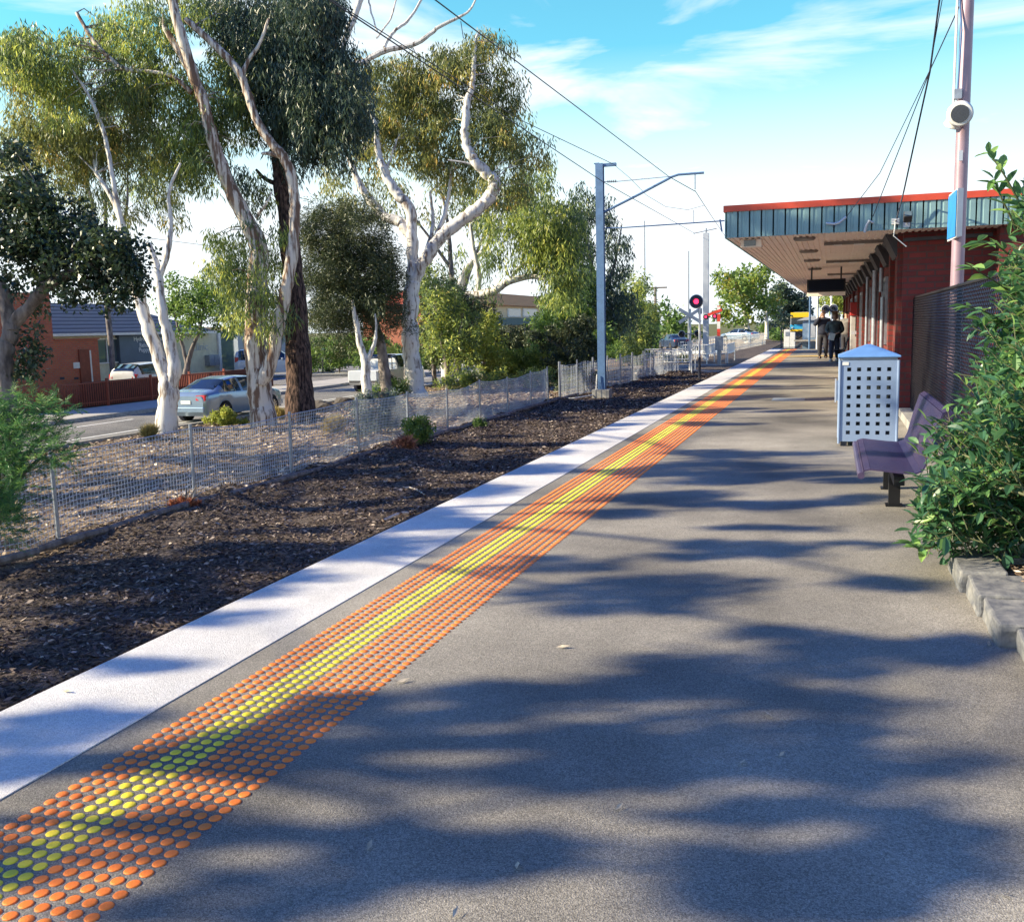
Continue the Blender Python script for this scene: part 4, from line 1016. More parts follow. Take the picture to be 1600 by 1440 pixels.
# far white signals seen under the canopy
cy = 62
c = atY(1300, 482, cy); t = thing('crossing_signal', (c.x, cy, GZ), 'pair of unlit white rimmed crossing lamps beyond the canopy end', 'signal')
roundlight(tuple(atY(1302, 482, cy)), .24, t, lit=False, nm='lamp'); roundlight(tuple(atY(1290, 483, cy)), .24, t, lit=False, nm='lamp')
MB().tube([(c.x - .05, cy + .1, GZ), (c.x - .05, cy + .1, atY(1300, 455, cy).z)], .06, 8).build('post', m_whitep, t)
MB().obox(tuple(atY(1296, 482, cy + .08)), (.9, .04, .06)).build('lamp_bar', m_whitep, t)
for i, (px, Yp, top, lb, m_) in enumerate(((1266, 49.6, 459, 'blue steel post at the far left corner of the canopy', m_bluegrey), (1278, 49.6, 459, 'white double post under the far canopy end', m_whitep))):
    a = atY(px, top, Yp); t = thing('canopy_post', (a.x, Yp, 0), lb, 'post')
    MB().tube([(a.x, Yp, -.05), (a.x, Yp, CB - .02)], .05, 10).build('shaft', m_, t); MB().box(a.x - .12, a.x + .12, Yp - .12, Yp + .12, 0, .02).build('base_plate', m_galv, t)
# kiosk / ticket reader shelter at the platform end
ky = 50.8
a = atY(1253, 497, ky); c = atY(1275, 543, ky)
t = thing('platform_end_cabinet', ((a.x + c.x) / 2, ky + .4, 0), 'blue grey cabinet with a sloping white top at the far platform end', 'cabinet')
MB().box(a.x + .04, c.x, ky, ky + .8, 0, a.z - .12).build('cabinet', mat('cabinet_blue_grey', (.20, .30, .45), .5), t)
b = MB(); b.prism([(a.x - .25, a.z - .12), (c.x + .1, a.z - .08), (c.x + .1, a.z + .10), (a.x + .1, a.z + .02)], ky - .1, ky + .9, 'Y'); b.build('roof', m_galvl, t)
MB().box(a.x + .3, c.x - .05, ky - .012, ky - .002, .55, a.z - .3).build('door', m_galvl, t)
MB().box(a.x - .35, c.x, ky - .5, ky - .05, .38, .46).build('bench_ledge', m_conc, t)
a = atY(1221, 511, 52.2); b_ = atY(1234, 543, 52.2)
t = thing('platform_end_gate', (a.x, 52.2, 0), 'dark framed gate post at the end of the tactile strip', 'gate')
b = MB(); b.tube([(a.x, 52.2, 0), (a.x, 52.2, a.z)], .03, 8); b.tube([(a.x, 52.2, .05), (a.x + 1.9, 52.2, .05)], .02, 6); b.build('frame', m_dgrey, t)
a = atY(1225, 515, 56); b_ = atY(1242, 538, 56)
t = thing('relay_cabinet', ((a.x + b_.x) / 2, 56, GZ), 'small white equipment cabinet with notice beside the distant rails', 'cabinet')
MB().box(a.x, lerp(a.x, b_.x, .52), 56, 56.5, GZ, a.z).build('tall_box', m_whitep, t, bevel=.01); MB().box(lerp(a.x, b_.x, .54), b_.x, 56, 56.5, GZ, a.z - .15).build('low_box', m_whitep, t, bevel=.01)
MB().box(a.x + .08, a.x + .28, 55.985, 55.998, a.z - .35, a.z - .12).build('notice', m_galv, t)

# ================================================================== TRAIN
TX, TY = -4.45, 150.0
t = thing('train', (TX, TY, GZ), 'distant yellow and blue fronted train approaching on the track', 'train')
m_ty = mat('train_yellow', (.85, .55, .02), .35, 0, .05); m_tb = mat('train_blue', (.04, .35, .62), .35, 0, .05); m_ts = mat('train_steel', (.5, .52, .55), .35, .6, .05)
b = MB(); w2 = 1.5
b.prism([(-w2, .95), (w2, .95), (w2, 2.9), (w2 - .12, 3.4), (w2 - .55, 3.75), (-w2 + .55, 3.75), (-w2 + .12, 3.4), (-w2, 2.9)], .5, 46, 'Y'); b.v = [(x + TX, y + TY, z + GZ) for x, y, z in b.v]; b.build('body', m_ts, t)
def tp_(name, x0, x1, z0, z1, y, m): b = MB(); b.box(TX + x0, TX + x1, TY + y, TY + .5, GZ + z0, GZ + z1, 0); return b.build(name, m, t, bevel=.05)
tp_('yellow_top_panel', -1.4, 1.4, 2.95, 3.70, .1, m_ty); tp_('windscreen', -1.3, 1.3, 1.95, 2.9, .15, m_glass)
tp_('blue_front_panel', -1.45, 1.45, 1.25, 1.94, .05, m_tb); tp_('yellow_lower_panel', -1.4, 1.4, .95, 1.24, .0, m_ty); tp_('coupler_skirt', -1.2, 1.2, .25, .94, .12, m_blackm)
for x in (-1.15, 1.15): b = MB(); b.lathe([(.12, 0), (.12, .06)], (TX + x, TY + .0, GZ + 1.5), 'Y', 12); b.build('headlight', m_whitep, t)

# ================================================================== TREES
rdT = (.34, .34, .46)
tree('pale barked gum nearest the road, forking low into two smooth limbs',
     [[(258, 679, 28, .34), (262, 640, 28, .29), (263, 600, 28, .27), (250, 560, 28, .20), (234, 520, 28, .19), (220, 475, 28.1, .18), (208, 430, 28.2, .14), (198, 380, 28.4, .11), (180, 320, 28.6, .08), (150, 270, 28.8, .05)],
      [(265, 610, 28, .2), (272, 575, 27.9, .19), (264, 530, 27.9, .17), (255, 490, 27.8, .13), (250, 450, 27.8, .12), (245, 415, 27.8, .10), (232, 380, 27.8, .07)],
      [(250, 430, 27.8, .09), (262, 395, 27.7, .08), (267, 350, 27.7, .07), (264, 300, 27.6, .05), (282, 255, 27.5, .03)],
      [(208, 430, 28.2, .08), (180, 300, 28, .07), (160, 200, 28, .06), (120, 120, 28, .04), (60, 60, 28, .03)]],
     [(120, 215, 75, 55, 29, .5), (60, 190, 60, 40, 29, .45), (200, 250, 55, 40, 29, .35), (255, 290, 40, 40, 28, .28), (190, 160, 55, 40, 28, .5), (95, 260, 60, 35, 29.5, .35), (240, 215, 40, 40, 28, .35), (20, 230, 50, 45, 29, .5), (265, 345, 22, 25, 28, .2), (150, 300, 70, 30, 29.5, .3), (230, 330, 50, 25, 29, .22), (60, 150, 60, 40, 29, .4), (165, 235, 60, 40, 29.3, .4), (150, 60, 50, 30, 29.3, .3), (30, 110, 60, 40, 29, .45), (90, 130, 50, 30, 29, .5), (210, 190, 50, 40, 29, .4)],
     m_gum, lf_gumr, seed=21, nper=56, back=.9)
tree('tall cream gum with peeling brown bark and two great limbs right of the silver car',
     [[(415, 676, 28.5, .42), (409, 640, 28.5, .36), (404, 600, 28.5, .34), (400, 550, 28.5, .33), (400, 490, 28.5, .32), (402, 430, 28.5, .30), (404, 385, 28.5, .27), (385, 345, 28.4, .23), (362, 300, 28.3, .21), (345, 255, 28.2, .19), (330, 210, 28.1, .18), (318, 160, 28, .16), (306, 130, 28, .15), (292, 85, 27.9, .15), (276, 30, 27.8, .14), (262, -30, 27.8, .12)],
      [(408, 600, 28.3, .22), (424, 560, 28.2, .2), (436, 500, 28.1, .19), (448, 450, 28, .17), (456, 400, 28, .17), (461, 340, 28, .15), (458, 290, 28, .15), (446, 250, 28, .15), (425, 225, 28, .13), (402, 190, 28, .12), (388, 150, 28, .12), (375, 115, 28, .12), (350, 85, 28, .11), (318, 55, 28, .10), (290, 30, 28, .08)],
      [(318, 150, 28, .12), (296, 110, 28, .09), (270, 65, 28, .09), (255, 40, 28, .07)],
      [(300, 145, 28, .08), (270, 120, 28, .05), (235, 112, 28.2, .05), (195, 108, 28.3, .07), (165, 85, 28.5, .07), (140, 55, 28.7, .06), (120, 20, 28.8, .05)],
      [(378, 120, 28, .08), (388, 95, 28, .06), (405, 70, 28, .05), (420, 30, 28, .04)],
      [(440, 245, 28, .07), (420, 240, 28, .06), (408, 240, 28, .03)], [(400, 340, 28.3, .06), (415, 320, 28, .03), (425, 300, 28, .02)]],
     [(270, 130, 55, 45, 28, .55), (235, 70, 50, 40, 28, .5), (330, 180, 55, 50, 28, .5), (290, 215, 60, 40, 28, .5), (225, 150, 50, 40, 28, .45), (370, 200, 35, 50, 28, .4), (180, 40, 40, 30, 28, .35), (320, 20, 60, 40, 28.4, .4), (60, 85, 75, 48, 27, .75), (100, 130, 50, 30, 27, .5), (20, 60, 45, 30, 27, .55), (300, 250, 40, 22, 27.5, .4), (395, 95, 30, 60, 28.5, .45),
      (395, 430, 52, 62, 27.6, .55), (350, 400, 40, 40, 27.8, .4), (420, 490, 42, 50, 27.6, .5), (375, 480, 38, 42, 27.7, .45), (330, 375, 22, 14, 27.8, .35), (330, 290, 22, 14, 27.8, .25), (440, 365, 20, 30, 27.6, .4), (385, 345, 30, 25, 28, .2), (250, 20, 60, 40, 28, .4), (340, 120, 50, 40, 28.2, .4), (310, 260, 50, 35, 28, .35), (185, 130, 50, 40, 28, .4), (110, 170, 50, 40, 27.5, .35), (395, 300, 40, 30, 28.2, .3), (370, 150, 40, 40, 28.4, .4), (200, 60, 50, 35, 28.4, .5), (150, 100, 50, 35, 28.2, .45), (320, 230, 60, 40, 28.4, .4), (270, 260, 50, 30, 28.4, .35)],
     m_gumo, lf_gum, seed=22, nper=60, back=1.1)
tree('dark rough barked ironbark with a straight black trunk and dense blue green crown',
     [[(471, 668, 29.5, .50), (469, 620, 29.5, .42), (466, 560, 29.5, .38), (462, 480, 29.5, .34), (455, 400, 29.5, .31), (447, 330, 29.5, .26), (436, 270, 29.5, .21), (432, 200, 29.5, .17), (440, 130, 29.5, .13), (455, 60, 29.5, .1)],
      [(440, 290, 29.5, .1), (415, 280, 29.3, .06), (400, 265, 29.2, .04)], [(436, 240, 29.5, .1), (450, 200, 29.2, .08), (470, 170, 29, .05)], [(434, 190, 29.5, .1), (480, 140, 29.3, .08), (510, 90, 29, .05)]],
     [(470, 50, 75, 70, 29.5, 1.0), (440, 110, 70, 60, 29.5, .9), (500, 150, 60, 55, 29, 1.0), (540, 160, 45, 60, 28.8, .95), (400, 40, 60, 50, 30, .7), (490, 210, 60, 40, 29, .8), (520, 230, 45, 30, 28.8, .6), (430, 190, 50, 40, 29.5, .55), (400, 275, 40, 25, 29, .35), (360, 60, 40, 50, 29.5, .4), (480, 5, 60, 40, 29.2, .9), (470, 255, 25, 25, 29, .4), (400, 130, 50, 60, 29.8, .6), (380, 90, 40, 50, 29.8, .5), (470, 160, 60, 50, 29, .9), (560, 180, 26, 34, 28.8, .9), (530, 110, 40, 40, 28.8, .7), (350, 20, 50, 40, 30, .5)],
     m_dark, lf_dkgum, seed=23, nper=66, rad=(.36, .36, .5), wob=.02)
tree('white limbed gum whose big right limb curves out and back in a deep bend',
     [[(650, 618, 41, .50), (646, 590, 41, .40), (642, 540, 41, .36), (640, 490, 41, .34), (644, 450, 41, .33), (645, 420, 41, .26), (644, 370, 41, .24), (640, 325, 41, .23), (622, 305, 41, .22), (604, 275, 41, .19), (592, 240, 41, .14), (588, 205, 41, .12), (583, 180, 41, .09)],
      [(646, 440, 41, .26), (665, 405, 40.8, .26), (690, 370, 40.6, .26), (720, 345, 40.5, .26), (748, 325, 40.4, .26), (768, 303, 40.3, .26), (772, 285, 40.2, .25), (757, 267, 40.1, .24), (740, 250, 40, .20), (729, 225, 40, .19), (727, 195, 40, .17), (730, 160, 40, .15), (738, 130, 40, .11), (741, 90, 40, .08), (745, 55, 40, .04)],
      [(643, 375, 41, .2), (625, 348, 41.2, .22), (600, 338, 41.4, .2), (580, 315, 41.5, .19), (560, 285, 41.6, .15), (548, 255, 41.7, .12), (542, 235, 41.7, .09)],
      [(551, 265, 41.7, .06), (560, 240, 41.8, .06), (578, 230, 41.8, .03)], [(604, 265, 41, .06), (615, 235, 41, .05), (622, 215, 41, .03)], [(755, 265, 40.1, .05), (730, 255, 40, .04), (700, 250, 40, .03)],
      [(672, 390, 41, .14), (690, 350, 41.3, .1), (700, 310, 41.5, .08), (705, 270, 41.5, .05)], [(665, 400, 41, .1), (676, 350, 42, .08), (672, 300, 42, .05)],
      [(519, 105, 41, .07), (560, 100, 41, .13), (600, 80, 41, .12), (650, 68, 41, .10), (690, 40, 41, .08), (730, 20, 41, .05), (745, -5, 41, .03)],
      [(519, 112, 41, .12), (540, 60, 41, .13), (552, 30, 41, .14), (565, -5, 41, .12)], [(600, 75, 41, .07), (615, 50, 41, .07), (640, 30, 41, .06), (660, -5, 41, .05)], [(590, 50, 41, .03), (580, 20, 41, .04), (575, -8, 41, .03)], [(588, 60, 41, .04), (610, 30, 41, .04), (620, -5, 41, .03)]],
     [(740, 100, 65, 50, 40, .62), (775, 145, 50, 45, 40, .5), (690, 120, 50, 40, 40.5, .5), (620, 130, 60, 40, 41, .55), (580, 170, 50, 50, 41, .55), (640, 180, 60, 45, 41, .55), (700, 170, 40, 40, 41, .4), (650, 230, 60, 40, 41, .45), (760, 210, 50, 35, 40, .5), (800, 240, 50, 40, 40, .5), (730, 260, 50, 40, 41, .4), (690, 260, 50, 30, 41, .4), (840, 240, 22, 30, 40, .4), (550, 220, 40, 40, 41, .35), (520, 270, 30, 35, 41.5, .3), (600, 290, 40, 30, 41.5, .2), (790, 290, 50, 35, 40, .5), (560, 110, 45, 30, 41, .45), (590, 240, 40, 30, 41, .35), (640, 120, 50, 35, 41, .5), (670, 200, 60, 50, 41, .45), (770, 190, 50, 50, 40, .5), (520, 320, 40, 40, 42, .25)],
     m_gum, lf_gumr, seed=24, back=1.2, nper=48, rad=(.46, .46, .48), leaf=(.26, .05), step=.78, wob=.05)
tree('large spreading gum behind the white limbed one with a long pale branch reaching right',
     [[(700, 590, 50, .38), (698, 540, 50, .34), (692, 495, 50, .32), (712, 470, 50, .3), (745, 462, 50, .26), (770, 455, 49.5, .22), (795, 440, 49, .18), (830, 432, 49, .14), (860, 436, 48.5, .1), (885, 430, 48, .06)],
      [(700, 520, 50, .2), (720, 440, 50.5, .18), (738, 410, 51, .14), (760, 385, 51, .1), (770, 350, 51, .06)], [(745, 462, 50, .18), (748, 430, 50, .16), (740, 390, 50, .12), (735, 350, 50, .08)], [(795, 440, 49, .1), (815, 415, 49, .08), (850, 400, 49, .05)]],
     [(840, 330, 60, 45, 49, .62), (870, 380, 45, 40, 49, .8), (800, 360, 45, 40, 49.5, .5), (900, 340, 30, 40, 49, .5), (770, 430, 30, 45, 50, .35), (830, 285, 50, 30, 49, .5), (890, 420, 40, 40, 48.5, .8), (840, 395, 40, 30, 49, .6), (745, 340, 45, 35, 50, .3), (750, 395, 40, 30, 50, .22), (860, 350, 60, 50, 49, .6), (820, 400, 40, 30, 49, .5), (880, 450, 40, 40, 48.5, .7)],
     m_gum, lf_gum, seed=25, nper=46, rad=(.5, .5, .6), leaf=(.30, .06), step=.95)
tree('slender dark blue green gum rising just behind the blue mast',
     [[(930, 600, 58, .22), (932, 540, 58, .2), (936, 480, 58, .18), (925, 420, 58, .14), (915, 370, 58, .1), (905, 320, 58, .05)], [(936, 480, 58, .14), (955, 430, 58, .1), (965, 390, 58, .06), (972, 350, 58, .03)]],
     [(910, 330, 28, 40, 58, .55), (890, 390, 40, 40, 58, .7), (955, 370, 28, 40, 58, .35), (945, 330, 22, 24, 58, .4), (960, 420, 25, 35, 58, .4), (910, 460, 60, 45, 57, .9), (960, 480, 40, 40, 57, .8), (975, 390, 10, 24, 58, .4)],
     m_greyb, lf_dkgum, seed=26, nper=46, rad=(.5, .5, .6), leaf=(.30, .07), step=.95)
tree('dense rounded dark green casuarina with a leaning grey trunk',
     [[(605, 612, 40, .26), (600, 575, 40, .22), (594, 535, 40, .20), (584, 500, 40, .17), (570, 465, 40, .12), (555, 430, 40, .08)], [(590, 520, 40, .1), (560, 470, 40, .08), (530, 430, 40, .05)]],
     [(540, 370, 70, 50, 39.5, 1.1), (510, 420, 50, 60, 39.5, .9), (575, 430, 55, 55, 39.5, 1.1), (540, 480, 66, 50, 39.5, 1.0), (490, 350, 40, 35, 39.5, .7), (600, 400, 30, 40, 39.5, .7), (600, 480, 40, 45, 39.5, .7), (505, 500, 40, 35, 39.6, .7), (470, 440, 24, 40, 39.6, .5), (560, 320, 40, 16, 39.5, .6), (515, 325, 26, 14, 39.5, .5), (620, 445, 20, 34, 39.5, .5), (625, 500, 22, 22, 39.5, .4), (500, 545, 36, 18, 40, .4), (555, 540, 40, 20, 40, .35), (600, 350, 18, 20, 39.5, .4)],
     m_greyb, lf_olive, name='casuarina_tree', seed=27, nper=85, rad=(.40, .40, .34), leaf=(.16, .03), droop=.1, step=.70)
tree('small white stemmed sapling forking in front of the tray truck',
     [[(575, 624, 38, .20), (572, 590, 38, .19), (571, 565, 38, .17), (562, 535, 38, .12), (556, 500, 38, .1), (550, 470, 38, .06)], [(571, 568, 38, .12), (584, 540, 38, .09), (588, 515, 38, .05), (586, 490, 38, .03)]],
     [(560, 465, 25, 22, 38, .3), (590, 480, 20, 18, 38, .3)], m_gum, lf_olive, seed=28, nper=40, rad=(.3, .3, .3))
tree('leafy green street tree with dark forked stems in front of the pale clinic wall',
     [[(290, 600, 47, .16), (292, 575, 47, .14), (300, 545, 47, .1), (312, 515, 47, .07), (318, 480, 47, .04)], [(292, 570, 47, .1), (284, 535, 47, .08), (275, 500, 47, .05)]],
     [(300, 470, 45, 40, 47, .5), (270, 460, 30, 30, 47, .4), (335, 460, 30, 35, 47, .45), (300, 505, 55, 25, 47, .35), (350, 500, 25, 30, 47, .35), (345, 430, 25, 18, 47, .3)],
     m_greyb, lf_green, name='street_tree', seed=29, nper=50, rad=(.42, .42, .34), leaf=(.16, .09), droop=.2, step=.75)
tree('dark broad leaved tree at the left edge with arching grey limbs',
     [[(8, 600, 17, .16), (6, 560, 17, .15), (14, 530, 17, .14), (22, 505, 17, .13), (45, 480, 16.9, .10), (65, 455, 16.8, .11), (90, 435, 16.7, .09), (125, 420, 16.6, .07), (160, 400, 16.5, .04)], [(18, 515, 17, .14), (8, 470, 17, .12), (0, 440, 17, .1)], [(60, 460, 16.8, .07), (75, 410, 17, .05), (90, 370, 17, .03)]],
     [(150, 400, 62, 50, 16.6, .62), (190, 440, 45, 28, 16.5, .6), (80, 400, 60, 45, 17, .55), (30, 370, 60, 50, 17.2, .6), (110, 350, 50, 30, 17, .5), (40, 300, 45, 40, 17.2, .6), (10, 260, 35, 35, 17.2, .45), (200, 390, 35, 25, 16.5, .5), (95, 460, 50, 20, 16.8, .3), (155, 470, 30, 18, 16.6, .4), (30, 440, 40, 30, 17.2, .3), (40, 560, 28, 35, 17.2, .5), (60, 500, 18, 40, 17.4, .3), (70, 310, 30, 25, 17, .35)],
     m_greyb, lf_dark, name='broadleaf_tree', seed=30, nper=75, rad=(.28, .28, .22), leaf=(.10, .055), droop=.25, step=.40, jit=.4)
def wattle():
    t = thing('wattle_shrub', atZ(-30, 880, GZ), 'feathery bright green wattle overhanging the mesh fence at the left edge', 'shrub')
    g = np.random.default_rng(5); q = []; rv = []; mbs = MB()
    blobs = [(30, 700, 62, 48, 10.2), (80, 700, 40, 34, 10), (55, 648, 62, 34, 10.3), (5, 640, 45, 38, 10.4), (8, 760, 40, 55, 10), (15, 815, 26, 40, 10), (-40, 720, 60, 110, 10.3)]
    base = Vector(t.location)
    for cx, cy, rx, ry, D in blobs:
        for _ in range(int(rx * ry / 16)):
            a = g.normal(size=3); a /= np.linalg.norm(a); a *= g.random() ** .42
            c = np.array(atD(cx + a[0] * rx, cy + a[1] * ry, D + a[2] * .35))
            d = np.array([.55, .1, .12]) + g.normal(size=3) * .55; d /= np.linalg.norm(d); Ls = g.uniform(.12, .26); tv = g.random()
            s = np.cross(d, [0, 0, 1.]); s /= np.linalg.norm(s)
            nl = 12
            q.append([c - s * .002, c + s * .002, c + d * Ls + s * .001, c + d * Ls - s * .001]); rv.append(.6)
            for k in range(nl):
                f = (k + .5) / nl; b0 = c + d * Ls * f + np.array([0, 0, -.03 * f * f])
                for sg_ in (-1, 1):
                    ld = s * sg_ * .75 + d * .7 + g.normal(size=3) * .18; ld /= np.linalg.norm(ld); l_ = .075 * (1 - .4 * f) * g.uniform(.7, 1.3); wv = np.cross(ld, g.normal(size=3)); wv /= np.linalg.norm(wv); wv *= .0035
                    q.append([b0, b0 + ld * l_ * .5 + wv, b0 + ld * l_, b0 + ld * l_ * .5 - wv]); rv.append(min(1, tv * .6 + g.random() * .4))
    for cx, cy in ((60, 690), (20, 650), (90, 700), (10, 760), (40, 640), (100, 650)):
        c = atD(cx, cy, 10.2); mbs.tube(catmull([base, base.lerp(c, .55) + Vector((0, 0, .25)), c], 5), [.03] * 4 + [.02] * 4 + [.006] * 3, 6, caps=False)
    mbs.build('stems', m_greyb, t); npmesh('foliage', np.array(q), 4, lf_feather, t, np.array(rv))
wattle()
tree('thin multi stemmed grey gum with airy leaves behind the low forking gum',
     [[(178, 605, 50, .16), (170, 500, 50, .14), (160, 420, 50, .12), (150, 360, 50, .1), (140, 300, 50, .07), (110, 240, 50, .04)], [(160, 420, 50, .1), (165, 350, 50, .09), (162, 270, 50, .07), (150, 200, 50, .04)], [(150, 370, 50, .08), (125, 320, 50, .07), (90, 285, 50, .05), (50, 265, 50, .03)], [(160, 400, 50, .08), (195, 340, 50, .07), (200, 260, 50, .05), (205, 190, 50, .03)]],
     [(100, 250, 60, 40, 50, .28), (170, 230, 60, 40, 50, .28), (210, 300, 50, 40, 50, .22), (130, 320, 60, 30, 50, .2), (60, 300, 50, 35, 50, .25), (240, 250, 40, 40, 50, .22), (180, 170, 60, 35, 50, .3), (270, 320, 30, 30, 50, .18), (90, 200, 50, 30, 50, .3)],
     m_greyb, lf_gum, seed=81, nper=44, step=.75, leaf=(.22, .045))
tree('tall grey stemmed gum filling the gap behind the deep bending limb',
     [[(715, 590, 60, .25), (712, 500, 60, .22), (705, 420, 60, .16), (700, 350, 60, .1), (690, 300, 60, .06)], [(712, 500, 60, .18), (735, 420, 60, .12), (760, 360, 60, .07)], [(705, 420, 60, .12), (670, 370, 60, .08), (640, 330, 60, .05)]],
     [(640, 340, 50, 35, 60, .22), (700, 320, 55, 40, 60, .3), (760, 330, 50, 40, 60, .35), (800, 330, 50, 40, 60, .4), (560, 320, 40, 40, 60, .3), (690, 410, 40, 30, 60, .2), (740, 280, 60, 40, 60, .4), (640, 270, 60, 40, 60, .3), (830, 270, 35, 30, 60, .35), (600, 200, 60, 50, 60, .25), (820, 200, 20, 30, 60, .25)],
     m_greyb, lf_gumr, seed=82, nper=44, rad=(.6, .6, .6), leaf=(.32, .075), step=1.2)
# understorey trees and shrubs along the reserve
def bush(label, blobs, lm, seed, leaf=(.12, .05), nper=60, rad=(.28, .28, .22), droop=.1, step=.42, stem=None, name='shrub', cat='shrub', group=None, jit=.25, limbs=None, upright=0):
    cx, cy, rx, ry, D = blobs[0][:5]
    if D < 60:
        D2 = groundD(cx, cy + ry); blobs = [(b_[0], b_[1], b_[2], b_[3], b_[4] + D2 - D) + tuple(b_[5:]) for b_ in blobs]; D = D2
    b = atD(cx, cy + ry, D); 
    lims = limbs or [[(cx, cy + ry, D, .05), (cx + rx * .1, cy + ry * .3, D, .03), (cx - rx * .1, cy - ry * .3, D, .015)], [(cx, cy + ry, D, .03), (cx + rx * .4, cy, D, .01)]]
    return tree(label, lims, blobs, m_greyb, lm, leaf, nper, rad, droop, step, jit, seed, name, cat, group, twig=.25, upright=upright, twigr=.008)
tree('medium olive tree between the white limbed gum and the orange roofed building',
     [[(700, 605, 44, .14), (698, 570, 44, .12), (690, 530, 44, .09), (684, 490, 44, .06)], [(698, 570, 44, .08), (715, 530, 44, .05), (722, 500, 44, .03)]],
     [(690, 470, 38, 45, 44, .6), (720, 500, 35, 40, 44, .55), (680, 530, 35, 35, 44, .45), (715, 550, 40, 30, 44, .5), (670, 430, 22, 25, 44, .4)], m_greyb, lf_gum, seed=32, name='olive_tree', nper=50, rad=(.42, .42, .4), leaf=(.2, .07), droop=.4, step=.75)
tree('bright yellow green young tree left of the orange roofed building',
     [[(755, 600, 46, .10), (757, 560, 46, .08), (760, 520, 46, .04)]], [(757, 520, 30, 32, 46, .6), (770, 550, 30, 25, 46, .5), (742, 560, 25, 25, 46, .5)], m_greyb, lf_ygreen, seed=33, name='young_tree', nper=50, rad=(.4, .4, .34), leaf=(.18, .08), droop=.2, step=.7)
bush('big yellow green rounded bush behind the fence below the beige building', [(810, 570, 50, 26, 38, .8), (850, 565, 30, 22, 38, .6), (780, 580, 30, 20, 38, .6)], lf_ygreen, 34, step=.5, nper=70, leaf=(.16, .06))
bush('dark olive bush between the yellow bush and the blue mast', [(890, 565, 40, 34, 40, .85), (910, 530, 40, 34, 41, .8), (870, 530, 35, 25, 42, .6)], lf_olive, 35, step=.55, nper=70, leaf=(.18, .06))
bush('mixed green thicket right of the blue mast', [(975, 520, 45, 38, 50, .85), (1005, 500, 25, 28, 52, .8), (965, 560, 40, 24, 46, .8), (1000, 550, 25, 20, 48, .6)], lf_green, 36, step=.7, nper=60, leaf=(.22, .08), rad=(.4, .4, .3))
bush('low dark hedge in front of the grey far fence', [(900, 590, 26, 22, 36, .7), (880, 600, 15, 14, 35.5, .5)], lf_olive, 37, step=.45)
bush('compact dark green ball shrub on the mulch against the mesh fence', [(652, 673, 24, 21, 19.8, 1.0)], lf_green, 38, step=.24, leaf=(.06, .03), nper=90, rad=(.14, .14, .12), jit=.1)
bush('tiny dark shrub by a fence post on the mulch', [(750, 661, 11, 7, 21.5, .9)], lf_green, 39, step=.2, leaf=(.05, .03), nper=60, rad=(.12, .12, .08), jit=.05)
bush('blue grey leafed saltbush thicket behind the mesh fence', [(590, 645, 42, 32, 26, .5), (560, 660, 20, 24, 25, .35), (615, 640, 22, 26, 27, .4)], leafmat('blue_grey_leaves', [(0, (.05, .08, .08)), (.6, (.12, .16, .15)), (1, (.24, .28, .22))], .3), 40, step=.32, leaf=(.10, .035), rad=(.2, .2, .18), nper=60)
bush('green leafy shrub at the foot of the leaning grey trunk', [(615, 605, 24, 16, 37, .6), (590, 615, 25, 12, 36, .5)], lf_green, 41, step=.4)
bush('pale green yellow leafed shrub left of the white limbed gum', [(625, 575, 18, 26, 42, .5), (612, 560, 14, 20, 43, .4)], lf_ygreen, 42, step=.5)
bush('yellow flowering low plant with rocks beside the silver car', [(345, 655, 26, 11, 26.3, .8), (355, 645, 12, 9, 26.3, .8), (375, 662, 20, 6, 26.3, .5)], lf_ygreen, 43, step=.26, leaf=(.09, .04), rad=(.13, .13, .08), nper=70, jit=.1)
for i, (px, py, D, r, lb) in enumerate(((235, 680, 27, 10, 'dry straw tuft at the base of the low forking gum'), (522, 668, 25, 13, 'golden grass tuft behind the mesh fence right of the ironbark'), (435, 650, 28.5, 9, 'golden grass tuft between the cream gum and the ironbark'))):
    bush(lb, [(px, py, r, r * .7, D, 1.2)], lf_dry, 50 + i, step=.2, leaf=(.22, .012), rad=(.10, .10, .05), nper=90, droop=.55, upright=1, name='grass_tuft', cat='grass tuft', jit=.05)
bush('red brown succulent clump at the fence foot beside the ball shrub', [(632, 694, 14, 6, 18.9, 1.2)], leafmat('red_succulent', [(0, (.20, .07, .05)), (1, (.42, .22, .14))], .2), 56, step=.16, leaf=(.16, .03), rad=(.08, .08, .04), nper=30, droop=.3, upright=1, jit=.05)
bush('orange brown fallen clump of leaves by the second fence post', [(290, 788, 22, 5, 13.4, 1.0)], leafmat('orange_leaves', [(0, (.22, .08, .04)), (1, (.50, .22, .12))], .2), 57, step=.12, leaf=(.08, .04), rad=(.06, .06, .03), nper=30, droop=.1, upright=.2, jit=.04)
bush('green dense hedge behind the small white sign board', [(530, 545, 50, 25, 62, .9), (585, 550, 45, 26, 60, .8)], lf_green, 58, step=.8, leaf=(.24, .1), rad=(.45, .45, .35), nper=60, name='hedge', cat='hedge')
tree('bushy dark green wattle behind the fence between the white gum and the long branch',
     [[(680, 600, 47, .12), (676, 560, 47, .1), (668, 510, 47, .06)], [(676, 570, 47, .08), (700, 540, 47, .05)]],
     [(668, 500, 34, 50, 47, .9), (700, 470, 40, 34, 48, .8), (735, 500, 40, 36, 48, .8), (690, 545, 50, 28, 47, .7), (660, 440, 26, 30, 48, .6)], m_greyb, lf_olive, seed=83, name='wattle_tree', nper=60, rad=(.45, .45, .4), leaf=(.2, .07), droop=.3, step=.85)
